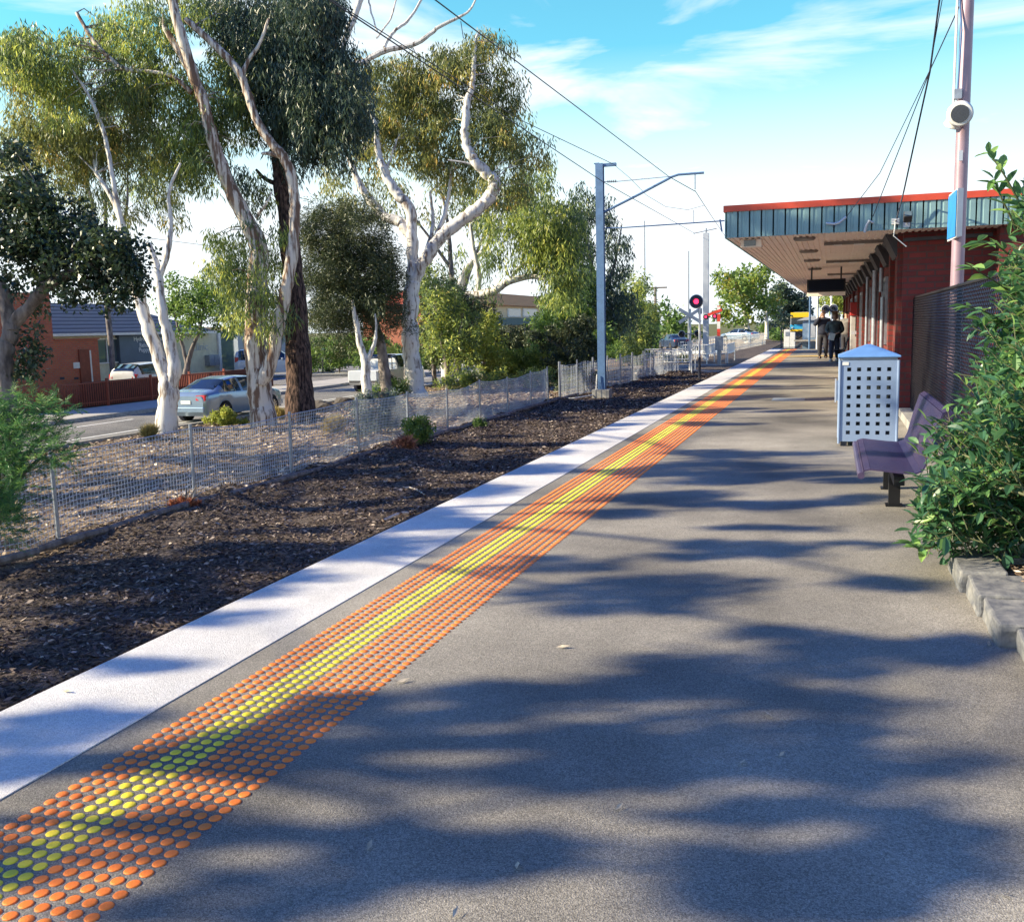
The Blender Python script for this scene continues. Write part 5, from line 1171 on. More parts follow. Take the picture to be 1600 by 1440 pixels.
tree('leafy green tree standing between the beige building and the blue mast',
     [[(895, 590, 55, .14), (893, 540, 55, .12), (890, 490, 55, .07)], [(893, 550, 55, .08), (870, 500, 55, .05)]],
     [(890, 480, 44, 36, 55, .8), (860, 505, 34, 30, 54, .8), (915, 520, 40, 34, 54, .8), (880, 545, 60, 24, 53, .7), (905, 440, 34, 30, 56, .7)], m_greyb, lf_green, seed=84, name='green_tree', nper=56, rad=(.5, .5, .45), leaf=(.24, .09), droop=.3, step=.95)
bush('long mixed green shrubbery beyond the road kerb left of the tray ute', [(510, 560, 46, 24, 57, .8), (560, 560, 36, 22, 57, .8), (610, 565, 30, 24, 57, .8), (655, 560, 30, 30, 57, .8)], lf_green, 85, step=.8, leaf=(.22, .09), rad=(.42, .42, .32))
bush('olive green scrub along the verge behind the yellow green bush', [(760, 590, 46, 18, 42, .8), (710, 600, 34, 16, 42, .7), (850, 590, 40, 16, 42, .8)], lf_gum, 86, step=.55, leaf=(.16, .05))
# distant trees at the end of the line
tree('large bright autumn toned tree beyond the level crossing left of the canopy',
     [[(1168, 532, 120, .35), (1166, 500, 120, .3), (1158, 470, 120, .2), (1150, 440, 120, .12)], [(1198, 530, 122, .28), (1198, 500, 122, .22), (1196, 460, 122, .12)], [(1166, 500, 120, .2), (1178, 460, 120, .12)]],
     [(1155, 445, 36, 36, 120, .62), (1180, 430, 30, 26, 122, .6), (1140, 480, 28, 32, 118, .6), (1185, 470, 30, 30, 120, .5), (1125, 440, 12, 14, 120, .4)], m_gum, leafmat('autumn_leaves', [(0, (.06, .12, .03)), (.55, (.16, .26, .05)), (.9, (.32, .34, .06)), (1, (.40, .20, .06))], .35), seed=60, name='autumn_tree', nper=60, rad=(1.1, 1.1, .9), leaf=(.55, .28), droop=.2, step=2.1, jit=1)
tree('dark mixed trees standing together behind the distant train',
     [[(1225, 530, 150, .4), (1225, 490, 150, .3), (1220, 460, 150, .2)]],
     [(1225, 475, 36, 30, 150, .9), (1245, 490, 28, 24, 152, .9), (1205, 505, 22, 22, 140, .8), (1250, 478, 14, 14, 150, .8), (1212, 455, 20, 14, 150, .7)], m_greyb, lf_dkgum, seed=61, name='dark_tree', nper=60, rad=(1.2, 1.2, 1), leaf=(.6, .3), droop=.2, step=2.2, jit=1)
tree('yellow leafed tree seen under the far end of the canopy', [[(1310, 540, 100, .3), (1310, 500, 100, .2), (1308, 470, 100, .1)]],
     [(1310, 475, 24, 18, 100, .8), (1325, 470, 25, 22, 100, .8), (1290, 472, 10, 14, 104, .6)], m_greyb, lf_ygreen, seed=62, name='yellow_tree', nper=60, rad=(.9, .9, .7), leaf=(.45, .22), droop=.2, step=1.7)
tree('green round topped tree behind the crossbuck sign', [[(1045, 545, 105, .3), (1045, 510, 105, .2), (1045, 490, 105, .1)]],
     [(1045, 500, 26, 25, 105, .85), (1070, 515, 22, 22, 108, .8), (1030, 515, 18, 22, 100, .8)], m_greyb, lf_green, seed=63, name='round_tree', nper=60, rad=(.9, .9, .8), leaf=(.5, .24), droop=.2, step=1.8)
tree('olive gum with thin bare twigs at the left end of the far fence', [[(1000, 580, 64, .2), (998, 520, 64, .15), (990, 470, 64, .08)]],
     [(985, 450, 28, 32, 66, .5), (1005, 480, 22, 34, 64, .7), (995, 540, 30, 30, 62, .9), (1010, 515, 14, 22, 62, .9)], m_greyb, lf_gum, seed=64, nper=50, rad=(.5, .5, .5), leaf=(.3, .09), droop=.4, step=.95)
bush('low bright green bushes along the white paling fence', [(1225, 525, 25, 10, 125, .9), (1205, 520, 16, 14, 128, .9)], lf_green, 65, step=1.4, leaf=(.4, .2), rad=(.7, .7, .5), nper=50)
bush('yellow green roadside bush below the far dark car', [(1052, 562, 30, 9, 62, 1.0)], lf_ygreen, 66, step=.7, leaf=(.2, .09), rad=(.4, .4, .25), nper=50)
# gums standing outside the picture on the left: unseen, with crowns shaped to shade the platform

# ================================================================== CARS
def interp(tab, y):
    if y <= tab[0][0]: return tab[0][1]
    for (a, u), (b_, v) in zip(tab[:-1], tab[1:]):
        if a <= y <= b_:
            f = (y - a) / (b_ - a); return u + (v - u) * f
    return tab[-1][1]
def car(name, loc, rz, label, cat, paint, Ln, Wd, top, belt, hw, roofw, wheels, wr, glass_y, side_glass, sill=.22, ladder=None, plate=True, tail=None, head=True, tray=None, wheelm=None):
    """top: roof/hood line z(y); belt: shoulder line z(y); hw: half-width(y); roofw: upper half-width(y). y runs rear(-) to front(+)."""
    t = thing(name, loc, label, cat, None, rz)
    ys = [ -Ln / 2 + Ln * i / 72 for i in range(73)]
    rows = []
    for y in ys:
        zt = interp(top, y); zb = min(interp(belt, y), zt - .015); h = interp(hw, y); rw = min(interp(roofw, y), h)
        zl = sill
        for wy in wheels:
            d = abs(y - wy); ra = wr * 1.18
            if d < ra: zl = max(zl, wr + math.sqrt(ra * ra - d * d) - .02)
        e = min(1, (y + Ln / 2) / .12, (Ln / 2 - y) / .12); zl2 = zl + (1 - e) * .12
        zm = (max(zl, .3) + zb) / 2 + .06
        rows.append([(h * .80, zl2), (h * .975, zl2 + .01), (h * 1.0, max(zm, zl2 + .03)), (h * .985, max(zb - .05, zl2 + .05)), (h * .955, zb), (lerp(h * .955, rw, .5) + .01, lerp(zb, zt, .52)), (rw, zt - .035 if zt - zb > .2 else lerp(zb, zt, .8)), (rw * .86, zt), (rw * .4, zt + .012), (0, zt + .016)])
    K = len(rows[0]); body = MB(); glass = {}
    def side(sgn):
        base = len(body.v)
        for i, r in enumerate(rows):
            for (x, z) in r: body.v.append((sgn * x, ys[i], z))
        for i in range(len(ys) - 1):
            for k in range(K - 1):
                a = base + i * K + k; q = (a, a + K, a + K + 1, a + 1) if sgn > 0 else (a, a + 1, a + K + 1, a + K)
                ym = (ys[i] + ys[i + 1]) / 2; key = None
                if k in (4, 5):
                    for gi, (g0, g1) in enumerate(side_glass):
                        if g0 < ym < g1: key = ('side_window', sgn, gi)
                if k >= 6:
                    for gn, g0, g1 in glass_y:
                        if g0 < ym < g1: key = (gn, 0, 0)
                    if k == 6 and key: key = key
                if key: glass.setdefault(key, []).append([Vector(body.v[v]) for v in q])
                else: body.f.append(q); body.m.append(0)
    side(1); side(-1)
    n = len(ys)
    for i in (0, n - 1):                                             # end caps
        c = [i * K + k for k in range(K)] + [n * K + i * K + k for k in range(K - 2, -1, -1)]
        body.f.append(tuple(c)); body.m.append(0)
    for i in range(n - 1):                                           # underside
        a = i * K; b_ = n * K + i * K; body.f.append((a, b_, b_ + K, a + K)); body.m.append(0)
    o = body.build('body', paint, t, world=False, smooth=True)
    for (nm, sgn, gi), fl in glass.items():
        g = MB()
        for q in fl: g.add(q, [(0, 1, 2, 3)])
        go = g.build(nm, m_glass, t, world=False, smooth=False)
        bm = bmesh.new(); bm.from_mesh(go.data); bmesh.ops.remove_doubles(bm, verts=bm.verts, dist=1e-4); bm.to_mesh(go.data); bm.free()
        go.data.polygons.foreach_set('use_smooth', [True] * len(go.data.polygons))
    for wy in wheels:
        for sgn in (-1, 1):
            xw = sgn * (Wd / 2 - .12)
            tb = MB(); tb.lathe([(wr * .62, -.10), (wr * .93, -.105), (wr, -.07), (wr, .07), (wr * .93, .105), (wr * .62, .10)], (xw, wy, wr), 'X', 26)
            tw = tb.build('wheel', m_rubber, t, world=False, smooth=True)
            rb = MB(); fx_ = xw + sgn * .085
            rb.lathe([(wr * .62, -.012), (wr * .60, .012)], (fx_ - sgn * .02, wy, wr), 'X', 26, 1)
            for k in range(10):
                a = k * math.pi / 5; c_, s_ = math.cos(a), math.sin(a)
                rb.beam((fx_ + sgn * .01, wy + .04 * c_, wr + .04 * s_), (fx_ + sgn * .005, wy + wr * .6 * c_, wr + wr * .6 * s_), .025, .045)
            rb.lathe([(.05, -.02), (.045, .02)], (fx_ + sgn * .01, wy, wr), 'X', 12)
            rb.lathe([(wr * .66, -.02), (wr * .64, .022), (wr * .58, .022), (wr * .58, -.02)], (fx_ - sgn * .005, wy, wr), 'X', 26)
            rr_ = rb.build('rim', [m_chrome, m_blackm], tw, world=False)
            MB().lathe([(wr * 1.14, -.14), (wr * 1.14, .02)], (xw - sgn * .06, wy, wr), 'X', 24).build('wheel_well', m_blackm, t, world=False)
    yr = -Ln / 2; hr = interp(hw, yr + .1)
    m_tail = mat('tail_lamp_red', (.60, .01, .015), .25, 0, .05, spec=.8)
    if tail:
        z0, z1, wd = tail
        for sgn in (-1, 1):
            b = MB(); b.add([(sgn * (hr * .98 - wd), yr - .012, z0 + .02), (sgn * hr * .96, yr + .02, z0), (sgn * (hr + .012), yr + .22, z0 + .05), (sgn * (hr + .008), yr + .26, z1), (sgn * hr * .95, yr + .04, z1 + .01), (sgn * (hr * .98 - wd), yr + .01, z1)], [(0, 1, 4, 5), (1, 2, 3, 4)]); b.build('tail_light', m_tail, t, world=False)
    if plate: MB().box(-.19, .19, yr - .022, yr - .004, .62 if not tray else .45, .73 if not tray else .56).build('number_plate', m_whitep, t, world=False)
    b = MB(); b.box(-hr * .93, hr * .93, yr - .035, yr + .1, sill + .12, sill + .30); b.build('rear_bumper', paint if not tray else m_dgrey, t, world=False, bevel=.03)
    b = MB(); b.box(-hr * .85, hr * .85, Ln / 2 - .1, Ln / 2 + .03, sill + .08, sill + .25); b.build('front_bumper', paint, t, world=False, bevel=.03)
    if head:
        hf = interp(hw, Ln / 2 - .1); zf = interp(top, Ln / 2 - .05)
        for sgn in (-1, 1): MB().box(sgn * hf * .62 - .17, sgn * hf * .62 + .17, Ln / 2 - .12, Ln / 2 + .012, zf - .20, zf - .06).build('headlight', m_wglass, t, world=False, bevel=.02)
    for sgn in (-1, 1):
        gy = side_glass[-1][1] - .12; zb = interp(belt, gy); hh = interp(hw, gy)
        MB().box(sgn * (hh + .07) - .09, sgn * (hh + .07) + .09, gy - .06, gy + .06, zb + .01, zb + .15).build('wing_mirror', paint, t, world=False, bevel=.025)
        for g0, g1 in side_glass[:2]:
            yy = g0 + .12; hh = interp(hw, yy); MB().box(sgn * (hh * .985) - .012, sgn * (hh * .985) + .012, yy, yy + .16, interp(belt, yy) - .14, interp(belt, yy) - .11).build('door_handle', m_chrome if name != 'parked_sedan' else paint, t, world=False)
    return t
m_silver = mat('silver_blue_car_paint', (.26, .36, .48), .22, .45, .04, 3, spec=.7, coat=.6)
m_wcar = mat('white_car_paint', (.72, .73, .74), .25, 0, .03, 3, coat=.5)
m_bluecar = mat('dark_blue_car_paint', (.03, .05, .10), .25, .2, .03, 3, coat=.5)
Lc = 4.5
sedan_top = [(-2.25, .86), (-2.15, .98), (-1.75, 1.04), (-1.0, 1.36), (-.35, 1.43), (.3, 1.42), (1.15, 1.0), (1.9, .88), (2.2, .74), (2.25, .62)]
sedan_belt = [(-2.25, .80), (-2.1, .92), (-1.6, .97), (1.2, .90), (2.0, .78), (2.25, .55)]
sedan_hw = [(-2.25, .68), (-2.1, .80), (-1.6, .87), (0, .885), (1.5, .86), (2.05, .74), (2.25, .55)]
sedan_rw = [(-2.25, .60), (-1.7, .66), (-1.0, .56), (0, .60), (.5, .60), (1.2, .68), (2.0, .62), (2.25, .45)]
def sedan(loc, rz, label, paint, name='parked_sedan'):
    return car(name, loc, rz, label, 'car', paint, Lc, 1.77, sedan_top, sedan_belt, sedan_hw, sedan_rw, (-1.32, 1.36), .315, (('rear_window', -1.68, -.95), ('windscreen', .32, 1.12)), ((-1.30, -.42), (-.34, .78)), tail=(.72, .90, .34))
sedan((-19.9, 29.1, RZ), R(-3), 'silver blue sedan with red tail lights on the road behind the two gum trunks', m_silver, 'silver_sedan')
suv_top = [(-2.3, 1.25), (-2.22, 1.62), (-1.9, 1.76), (0, 1.78), (.4, 1.72), (1.15, 1.18), (2.0, 1.08), (2.25, .95), (2.3, .75)]
suv_belt = [(-2.3, 1.0), (-2.0, 1.12), (1.2, 1.06), (2.1, .95), (2.3, .7)]
suv_hw = [(-2.3, .82), (-2.1, .90), (0, .93), (1.7, .90), (2.15, .80), (2.3, .65)]
suv_rw = [(-2.3, .68), (-1.8, .72), (0, .72), (.5, .70), (1.2, .78), (2.1, .70), (2.3, .55)]
ps = atD(428, 584, 62); 
car('white_suv', (ps.x, ps.y, RZ + .11), R(-62), 'white four wheel drive wagon parked on the driveway behind the gum trunks', 'car', m_wcar, 4.6, 1.86, suv_top, suv_belt, suv_hw, suv_rw, (-1.4, 1.42), .37, (('windscreen', .42, 1.12),), ((-2.05, -1.3), (-1.22, -.35), (-.27, .75)), sill=.30, tail=(1.0, 1.3, .2))
# tray utility
ute_top = [(-2.5, 1.02), (-.75, 1.04), (-.7, 1.55), (-.5, 1.70), (.5, 1.70), (1.2, 1.15), (2.2, 1.05), (2.45, .95), (2.5, .75)]
ute_belt = [(-2.5, .98), (-.75, 1.0), (-.7, 1.10), (1.2, 1.06), (2.3, .95), (2.5, .7)]
ute_rw = [(-2.5, .86), (-.75, .86), (-.7, .70), (.5, .70), (1.2, .76), (2.3, .7), (2.5, .55)]
pu = (-20.6, 43.6, RZ)
t = car('white_tray_ute', pu, R(-4), 'white dual cab ute with silver tailgate standing on the road behind the thin saplings', 'ute', m_wcar, 5.0, 1.86, ute_top, ute_belt, suv_hw, ute_rw, (-1.5, 1.5), .37, (('rear_window', -.72, -.5), ('windscreen', .55, 1.15)), ((-.6, .05), (.12, .85)), sill=.34, tail=(.70, .98, .14), tray=True)
MB().box(-.74, .74, -2.54, -2.505, .55, 1.0).build('tailgate', m_galvl, t, world=False, bevel=.01)
MB().tube([(-.72, -1.0, 1.02), (-.70, -.95, 1.55), (.70, -.95, 1.55), (.72, -1.0, 1.02)], .035, 8).build('roll_bar', m_blackm, t, world=False)
pw = atX(203, 585, -31.5)
car('white_hatchback', (-31.6, pw.y + 1.4, RZ + .11), R(4), 'small white hatchback parked between hedge bushes by the grey sign wall', 'car', m_wcar, 4.0, 1.72, [(-2.0, 1.0), (-1.9, 1.25), (-1.5, 1.45), (0, 1.5), (.5, 1.42), (1.2, .98), (1.8, .86), (2.0, .68)], [(-2.0, .85), (-1.8, .98), (1.1, .90), (1.8, .78), (2.0, .55)], [(-2.0, .70), (-1.8, .82), (0, .86), (1.5, .82), (2.0, .6)], [(-2.0, .6), (-1.5, .62), (0, .62), (.5, .6), (1.2, .7), (2, .5)], (-1.25, 1.25), .31, (('rear_window', -1.95, -1.5), ('windscreen', .52, 1.15)), ((-1.6, -.5), (-.42, .7)), tail=(.8, 1.0, .22))
pf = atD(1052, 545, 95); 
sedan((pf.x, pf.y, pf.z - .0), R(30), 'far dark blue car in front of the round green tree', m_bluecar, 'dark_car')
sedan(atD(1155, 533, 112) , R(60), 'far blue and white car behind the white paling fence', m_silver, 'far_car')
sedan(atD(1078, 566, 80), R(80), 'far white car half hidden behind the crossbuck post', m_wcar, 'far_car')

# ================================================================== BUILDINGS ACROSS THE ROAD
m_hbrick = brickmat('orange_red_house_brick', (.66, .17, .08), (.54, .13, .07), (.38, .22, .16))
m_tile = None
def tilemat(name, c1, c2):
    m = bpy.data.materials.new(name); m.use_nodes = True; t = m.node_tree; b = t.nodes['Principled BSDF']; l = t.links.new
    g = N('ShaderNodeTexCoord', t); wv = N('ShaderNodeTexWave', t); wv.bands_direction = 'Z'; wv.inputs['Scale'].default_value = 1.55; wv.inputs['Distortion'].default_value = .6; wv.wave_profile = 'SAW'
    l(g.outputs['Object'], wv.inputs[0]); r = N('ShaderNodeValToRGB', t); r.color_ramp.elements[0].color = (*c1, 1); r.color_ramp.elements[1].color = (*c2, 1); l(wv.outputs['Fac'], r.inputs[0]); l(r.outputs[0], b.inputs['Base Color'])
    bp = N('ShaderNodeBump', t); bp.inputs['Distance'].default_value = .08; l(wv.outputs['Fac'], bp.inputs['Height']); l(bp.outputs[0], b.inputs['Normal']); b.inputs['Roughness'].default_value = .8
    return m
m_tileg = tilemat('grey_brown_roof_tiles', (.10, .075, .065), (.48, .40, .34))
m_tileo = tilemat('orange_roof_tiles', (.60, .22, .05), (.85, .42, .12))
G0 = RZ + .05
bx = -37.0
clin = thing('grooming_shop', (bx - 4, 46, G0), 'single storey shop with grey brown tiled roof and blue grey lettered wall panel', 'shop')
b = MB(); b.box(bx - 8, bx, 36, 55.0, G0 - .2, 1.62); b.build('wall', m_cream, clin)
# hipped roof
b = MB(); b.add([(bx - 8.6, 35.4, 1.63), (bx + .5, 35.4, 1.63), (bx + .5, 52.4, 1.63), (bx - 8.6, 52.4, 1.63), (bx - 4, 39.6, 3.35), (bx - 4, 48.6, 3.35)], [(0, 3, 2, 1), (0, 1, 4), (1, 2, 5, 4), (2, 3, 5), (3, 0, 4, 5)]); b.build('roof', m_tileg, clin)
MB().box(bx + .0, bx + .55, 35.4, 52.4, 1.5, 1.629).build('gutter', m_whitep, clin)
def shopwin(y0, y1, z0, z1, par, frame=m_whitep, nm='window', mull=1):
    f = MB(); tt = .07
    for a, c, d, e in ((y0, y1, z1 - tt, z1), (y0, y1, z0, z0 + tt), (y0, y0 + tt, z0 + tt, z1 - tt), (y1 - tt, y1, z0 + tt, z1 - tt)): f.box(bx + .002, bx + .09, a, c, d, e)
    for k in range(1, mull + 1): ym = lerp(y0, y1, k / (mull + 1)); f.box(bx + .002, bx + .085, ym - .03, ym + .03, z0 + tt, z1 - tt)
    o = f.build(nm, frame, par); MB().box(bx + .003, bx + .03, y0 + tt, y1 - tt, z0 + tt, z1 - tt).build('pane', m_wglass, o)
shopwin(40.2, 41.9, .2, 1.35, clin); shopwin(42.2, 44.1, .0, 1.35, clin, mull=1)
ya, yb = atX(187, 540, bx + .25).y, atX(275, 540, bx + .25).y
m_panel = mat('slate_blue_panel', (.10, .14, .19), .6, 0, .08, 2)
MB().box(bx + .003, bx + .25, ya, yb, -.35, 1.69).build('sign_panel', m_panel, clin)
pan = [o for o in clin.children if o.name.startswith('sign_panel')][0]
def lettering(txt, px0, py, h, parent, x, m, px1=None):
    cu = bpy.data.curves.new('t', 'FONT'); cu.body = txt; cu.size = 1; cu.extrude = .01; ob = bpy.data.objects.new('t', cu); COL.objects.link(ob)
    dg = bpy.context.evaluated_depsgraph_get(); me = bpy.data.meshes.new_from_object(ob.evaluated_get(dg)); bpy.data.objects.remove(ob)
    a = atX(px0, py, x); vs = [v.co.copy() for v in me.vertices]; mxx = max(v.x for v in vs); mxh = .72
    s = h / mxh; sx = s
    if px1: sx = (atX(px1, py, x).y - a.y) / mxx
    for v, c in zip(me.vertices, vs): v.co = Vector((c.z * 1.0 + x, a.y + c.x * sx, a.z + c.y * s)) - chain_loc(parent)
    me.materials.clear(); me.materials.append(m); me.update(); return link('lettering', me, parent)
m_let = mat('white_lettering', (.8, .8, .8), .6, 0, .03)
xs_ = bx + .262
lettering('Hydrobath Grooming', 209, 533, .25, pan, xs_, m_let, 266); lettering('Rehabilitation', 218, 542.5, .25, pan, xs_, m_let, 252); lettering('Puppy School', 217, 550, .25, pan, xs_, m_let, 254)
lettering('clinic', 302, 548, .5, clin, bx + .02, mat('pale_grey_lettering', (.45, .48, .50), .6, 0, .03), 325)
MB().box(bx + .003, bx + .06, atX(343, 540, bx).y, 54.8, -1.0, 1.55).build('door', m_wglass, clin)
MB().box(bx + .003, bx + .12, atX(341, 540, bx).y - .1, atX(343, 540, bx).y, -1.2, 1.6).build('door_frame', m_whitep, clin)
for py in (322, 330): a = atX(py, 560, bx + .1); MB().box(bx + .003, bx + .35, a.y, a.y + .5, -.5, .15).build('air_conditioner', m_galv, clin)
# red brick side building
h = thing('brick_outbuilding', (-33, 33, G0), 'orange red brick building stepped down beside the left dark tree with brown side door', 'building')
bz = atX(85, 470, -31).z; bz2 = atX(120, 531, -31).z; yB = [atX(q, 560, -31).y for q in (40, 86, 155)]
b = MB(); b.box(-36, -31, yB[0] - 5, yB[1], G0 - .2, bz + .3); b.box(-36, -31.003, yB[1] + .001, yB[2], G0 - .2, bz2); b.build('wall', m_hbrick, h)
MB().box(-36.05, -30.94, yB[1] + .01, yB[2] + .05, bz2 + .001, bz2 + .07).build('coping', m_hbrick, h)
a = atX(125, 590, -31).y; c = atX(141, 590, -31).y; MB().box(-31.0, -30.93, a, c, G0, .9).build('door', mat('brown_door_paint', (.22, .05, .03), .6), h)
MB().box(-31.0, -30.95, c + .02, c + .12, G0 + .5, .85).build('door_frame', m_whitep, h)
a = atX(117, 571, -30.9); MB().box(-30.99, -30.95, a.y, a.y + .42, a.z - .13, a.z + .13).build('notice', m_whitep, h)
for q in (97, 119): a = atX(q, 591, -31); MB().box(-30.997, -30.98, a.y - .12, a.y + .12, a.z - .05, a.z + .05).build('air_brick', m_blackm, h)
# low brown brick wall with railing
m_bwall = brickmat('dark_brown_brick', (.20, .05, .035), (.15, .04, .03), (.10, .05, .04))
t = thing('low_brick_wall', (-29.6, 36, G0), 'low dark red brick wall in front of the hatchback and hedge', 'wall')
b = MB(); b.box(-29.75, -29.5, 33.0, 44.8, G0 - .2, G0 + .95); b.box(-29.5, -28.0, 44.75, 45.0, G0 - .2, G0 + .72); b.build('wall', m_bwall, t)
t = thing('red_railing', (-28.6, 33, G0), 'rust red metal paling railing along the far footpath', 'railing')
b = MB()
for z in (.15, .95): b.box(-28.62, -28.58, 25.0, 41.5, G0 + z, G0 + z + .045)
b.build('rail', mat('rust_red_paint', (.30, .07, .045), .6, 0, .15, 8), t)
b = MB(); y = 25.0
while y < 41.5: b.box(-28.612, -28.588, y, y + .024, G0 + .05, G0 + 1.0); y += .13
b.build('palings', mat('rust_red_paint', (.3, .07, .04)), t)
y = 25.0
while y < 42: MB().box(-28.65, -28.55, y - .04, y + .04, G0 - .1, G0 + 1.12).build('post', mat('rust_red_paint', (.3, .07, .04)), t); y += 2.75
for i, (px, py, rx, ry, D, lm, lb) in enumerate(((178, 573, 24, 18, 47, lf_green, 'leafy hedge bush between the brick building and the white hatchback'), (252, 570, 44, 15, 50, lf_ygreen, 'yellow green hedge right of the white hatchback behind the gum trunk'), (312, 572, 32, 13, 52, lf_ygreen, 'clipped yellow green hedge on the brown brick wall below the pale clinic'), (55, 560, 25, 20, 44, lf_dark, 'dark bush at the left end in front of the brick building'))):
    bush(lb, [(px, py, rx, ry, D, 1.0)], lm, 70 + i, step=.5, leaf=(.14, .08), rad=(.3, .3, .22), nper=70, name='hedge_bush', cat='hedge')
bush('dark green thicket hiding the lower storey of the beige building', [(800, 535, 60, 26, 56, 1.0), (860, 530, 40, 28, 54, 1.0), (730, 560, 40, 25, 52, .8)], lf_olive, 90, step=.8, leaf=(.24, .09), rad=(.45, .45, .35))
# beige two storey building with orange roof
fb = -38.0
hb = thing('beige_building', (fb - 4, 120, G0), 'beige upper storey building with orange tiled roof seen between the tree crowns', 'building')
y0, y1 = 100, 150
zr = atX(800, 478, fb).z; zm = atX(800, 496, fb).z; zt = 1
a0 = atX(735, 500, fb).y; a1 = atX(905, 500, fb).y
b = MB(); b.box(fb - 9, fb, a0, a1, G0 - .2, zr); b.build('wall', mat('beige_render', (.72, .56, .36), .8, 0, .08), hb)
b = MB(); b.add([(fb - 9.6, a0 - .6, zr + .001), (fb + .6, a0 - .6, zr + .001), (fb + .6, a1 + .6, zr + .001), (fb - 9.6, a1 + .6, zr + .001), (fb - 4.5, a0 + 4, zr + 1.9), (fb - 4.5, a1 - 4, zr + 1.9)], [(0, 3, 2, 1), (0, 1, 4), (1, 2, 5, 4), (2, 3, 5), (3, 0, 4, 5)]); b.build('roof', m_tileo, hb)
for p0, p1 in ((792, 812), (816, 838), (846, 868)):
    ya, yb = atX(p0, 488, fb).y, atX(p1, 488, fb).y; z1, z0 = atX(p0, 482, fb).z, atX(p0, 495, fb).z
    f = MB(); f.box(fb + .002, fb + .12, ya, yb, z0, z1); o = f.build('window', m_whitep, hb); MB().box(fb + .121, fb + .14, ya + .3, yb - .3, z0 + .12, z1 - .12).build('pane', m_wglass, o)
b = MB(); b.box(fb + .001, fb + 1.6, a0 + 2, a1 - 2, atX(800, 508, fb).z, atX(800, 497, fb).z); b.build('balcony_band', mat('dark_teal_band', (.06, .12, .13), .7), hb)
for px in (788, 820, 834): a = atX(px, 540, fb + 1.5); MB().box(fb + 1.3, fb + 1.5, a.y, a.y + .4, G0, atX(800, 508, fb).z - .001).build('column', m_whitep, hb)
hr = thing('red_roofed_house', (-34, 80, G0), 'low house whose red tiled roof shows behind the olive tree', 'house')
a = atX(700, 470, -36); y0 = atX(684, 480, -36).y; y1 = atX(738, 480, -36).y; zz_ = atX(690, 474, -36).z
b = MB(); b.box(-44, -36, y0, y1, G0 - .2, zz_); b.build('wall', m_hbrick, hr)
b = MB(); b.add([(-44.6, y0 - .5, zz_ + .001), (-35.5, y0 - .5, zz_ + .001), (-35.5, y1 + .5, zz_ + .001), (-44.6, y1 + .5, zz_ + .001), (-40, y0 + 3, zz_ + 1.6), (-40, y1 - 3, zz_ + 1.6)], [(0, 3, 2, 1), (0, 1, 4), (1, 2, 5, 4), (2, 3, 5), (3, 0, 4, 5)]); b.build('roof', tilemat('red_roof_tiles', (.35, .06, .04), (.6, .14, .08)), hr)
for yy in (y0 + 2, y0 + 6): MB().box(-35.998, -35.9, yy, yy + 1.6, G0 + .9, G0 + 2.2).build('window', m_wglass, hr)
hg = thing('grey_house', (-46, 64, G0), 'pale blue grey building behind the white wagon on the driveway', 'building')
ya, yb = atX(372, 540, -44).y, atX(470, 540, -44).y; b = MB(); b.box(-52, -44, ya, yb, G0 - .2, atX(380, 515, -44).z); b.build('wall', mat('pale_grey_render', (.36, .40, .46), .8, 0, .08), hg)
b = MB(); b.box(-52.4, -43.6, ya - .4, yb + .4, atX(380, 515, -44).z + .001, atX(380, 515, -44).z + .25); b.build('roof', m_tileg, hg)
for f_ in (.08, .3): yy = lerp(ya, yb, f_); MB().box(-43.998, -43.9, yy, yy + 2.0, .0, 1.2).build('window', m_wglass, hg)
# small white sign on two posts
sp_ = atD(510, 590, 62); a = atD(502, 544, 62); c = atD(517, 561, 62)
t = thing('white_sign_board', (sp_.x, sp_.y, sp_.z), 'small white square sign board on two dark posts beside the driveway', 'sign')
mid = (a + c) / 2; ang = math.atan2(RM[1][0], RM[0][0]); rot = Matrix.Rotation(ang, 3, 'Z')
w_ = (c - a).dot(rot @ Vector((1, 0, 0))); MB().obox(mid, (abs(w_), .05, a.z - c.z), rot).build('board', m_whitep, t)
for s_ in (-1, 1):
    q = mid + rot @ Vector((s_ * abs(w_) * .46, .06, 0)); MB().tube([(q.x, q.y, sp_.z - .3), (q.x, q.y, a.z)], .045, 6).build('post', m_blackm, t)
struct('driveway_island', MB().obox((sp_.x + 1, sp_.y, RZ + .16), (6.5, 3.0, .2), rot), m_conc)
# rocks
for i, (px, py, D, s_, lb) in enumerate(((506, 641, 34.5, .62, 'dark boulder on the road verge right of the ironbark'), (541, 634, 36, .55, 'second dark boulder beside the low leafy plants'), (300, 668, 27.5, .35, 'reddish rock beside the yellow flowering plant'))):
    p = atD(px, py, D); bm = bmesh.new(); bmesh.ops.create_icosphere(bm, subdivisions=3, radius=1)
    for v in bm.verts: v.co = Vector((v.co.x * s_, v.co.y * s_ * .8, max(v.co.z, -.4) * s_ * .62)) * (1 + .22 * math.sin(v.co.x * 3 + i) * math.cos(v.co.y * 4 + v.co.z * 3) + rnd.uniform(-.03, .03))
    me = bpy.data.meshes.new('boulder'); bm.to_mesh(me); bm.free(); me.materials.append(mat('boulder_stone', (.07, .06, .055), .9, 0, .4, 4, .02, 12)); o = link('boulder', me, None, (p.x, p.y, GH(p.x, p.y) + s_ * .1)); tag(o, lb, 'rock')

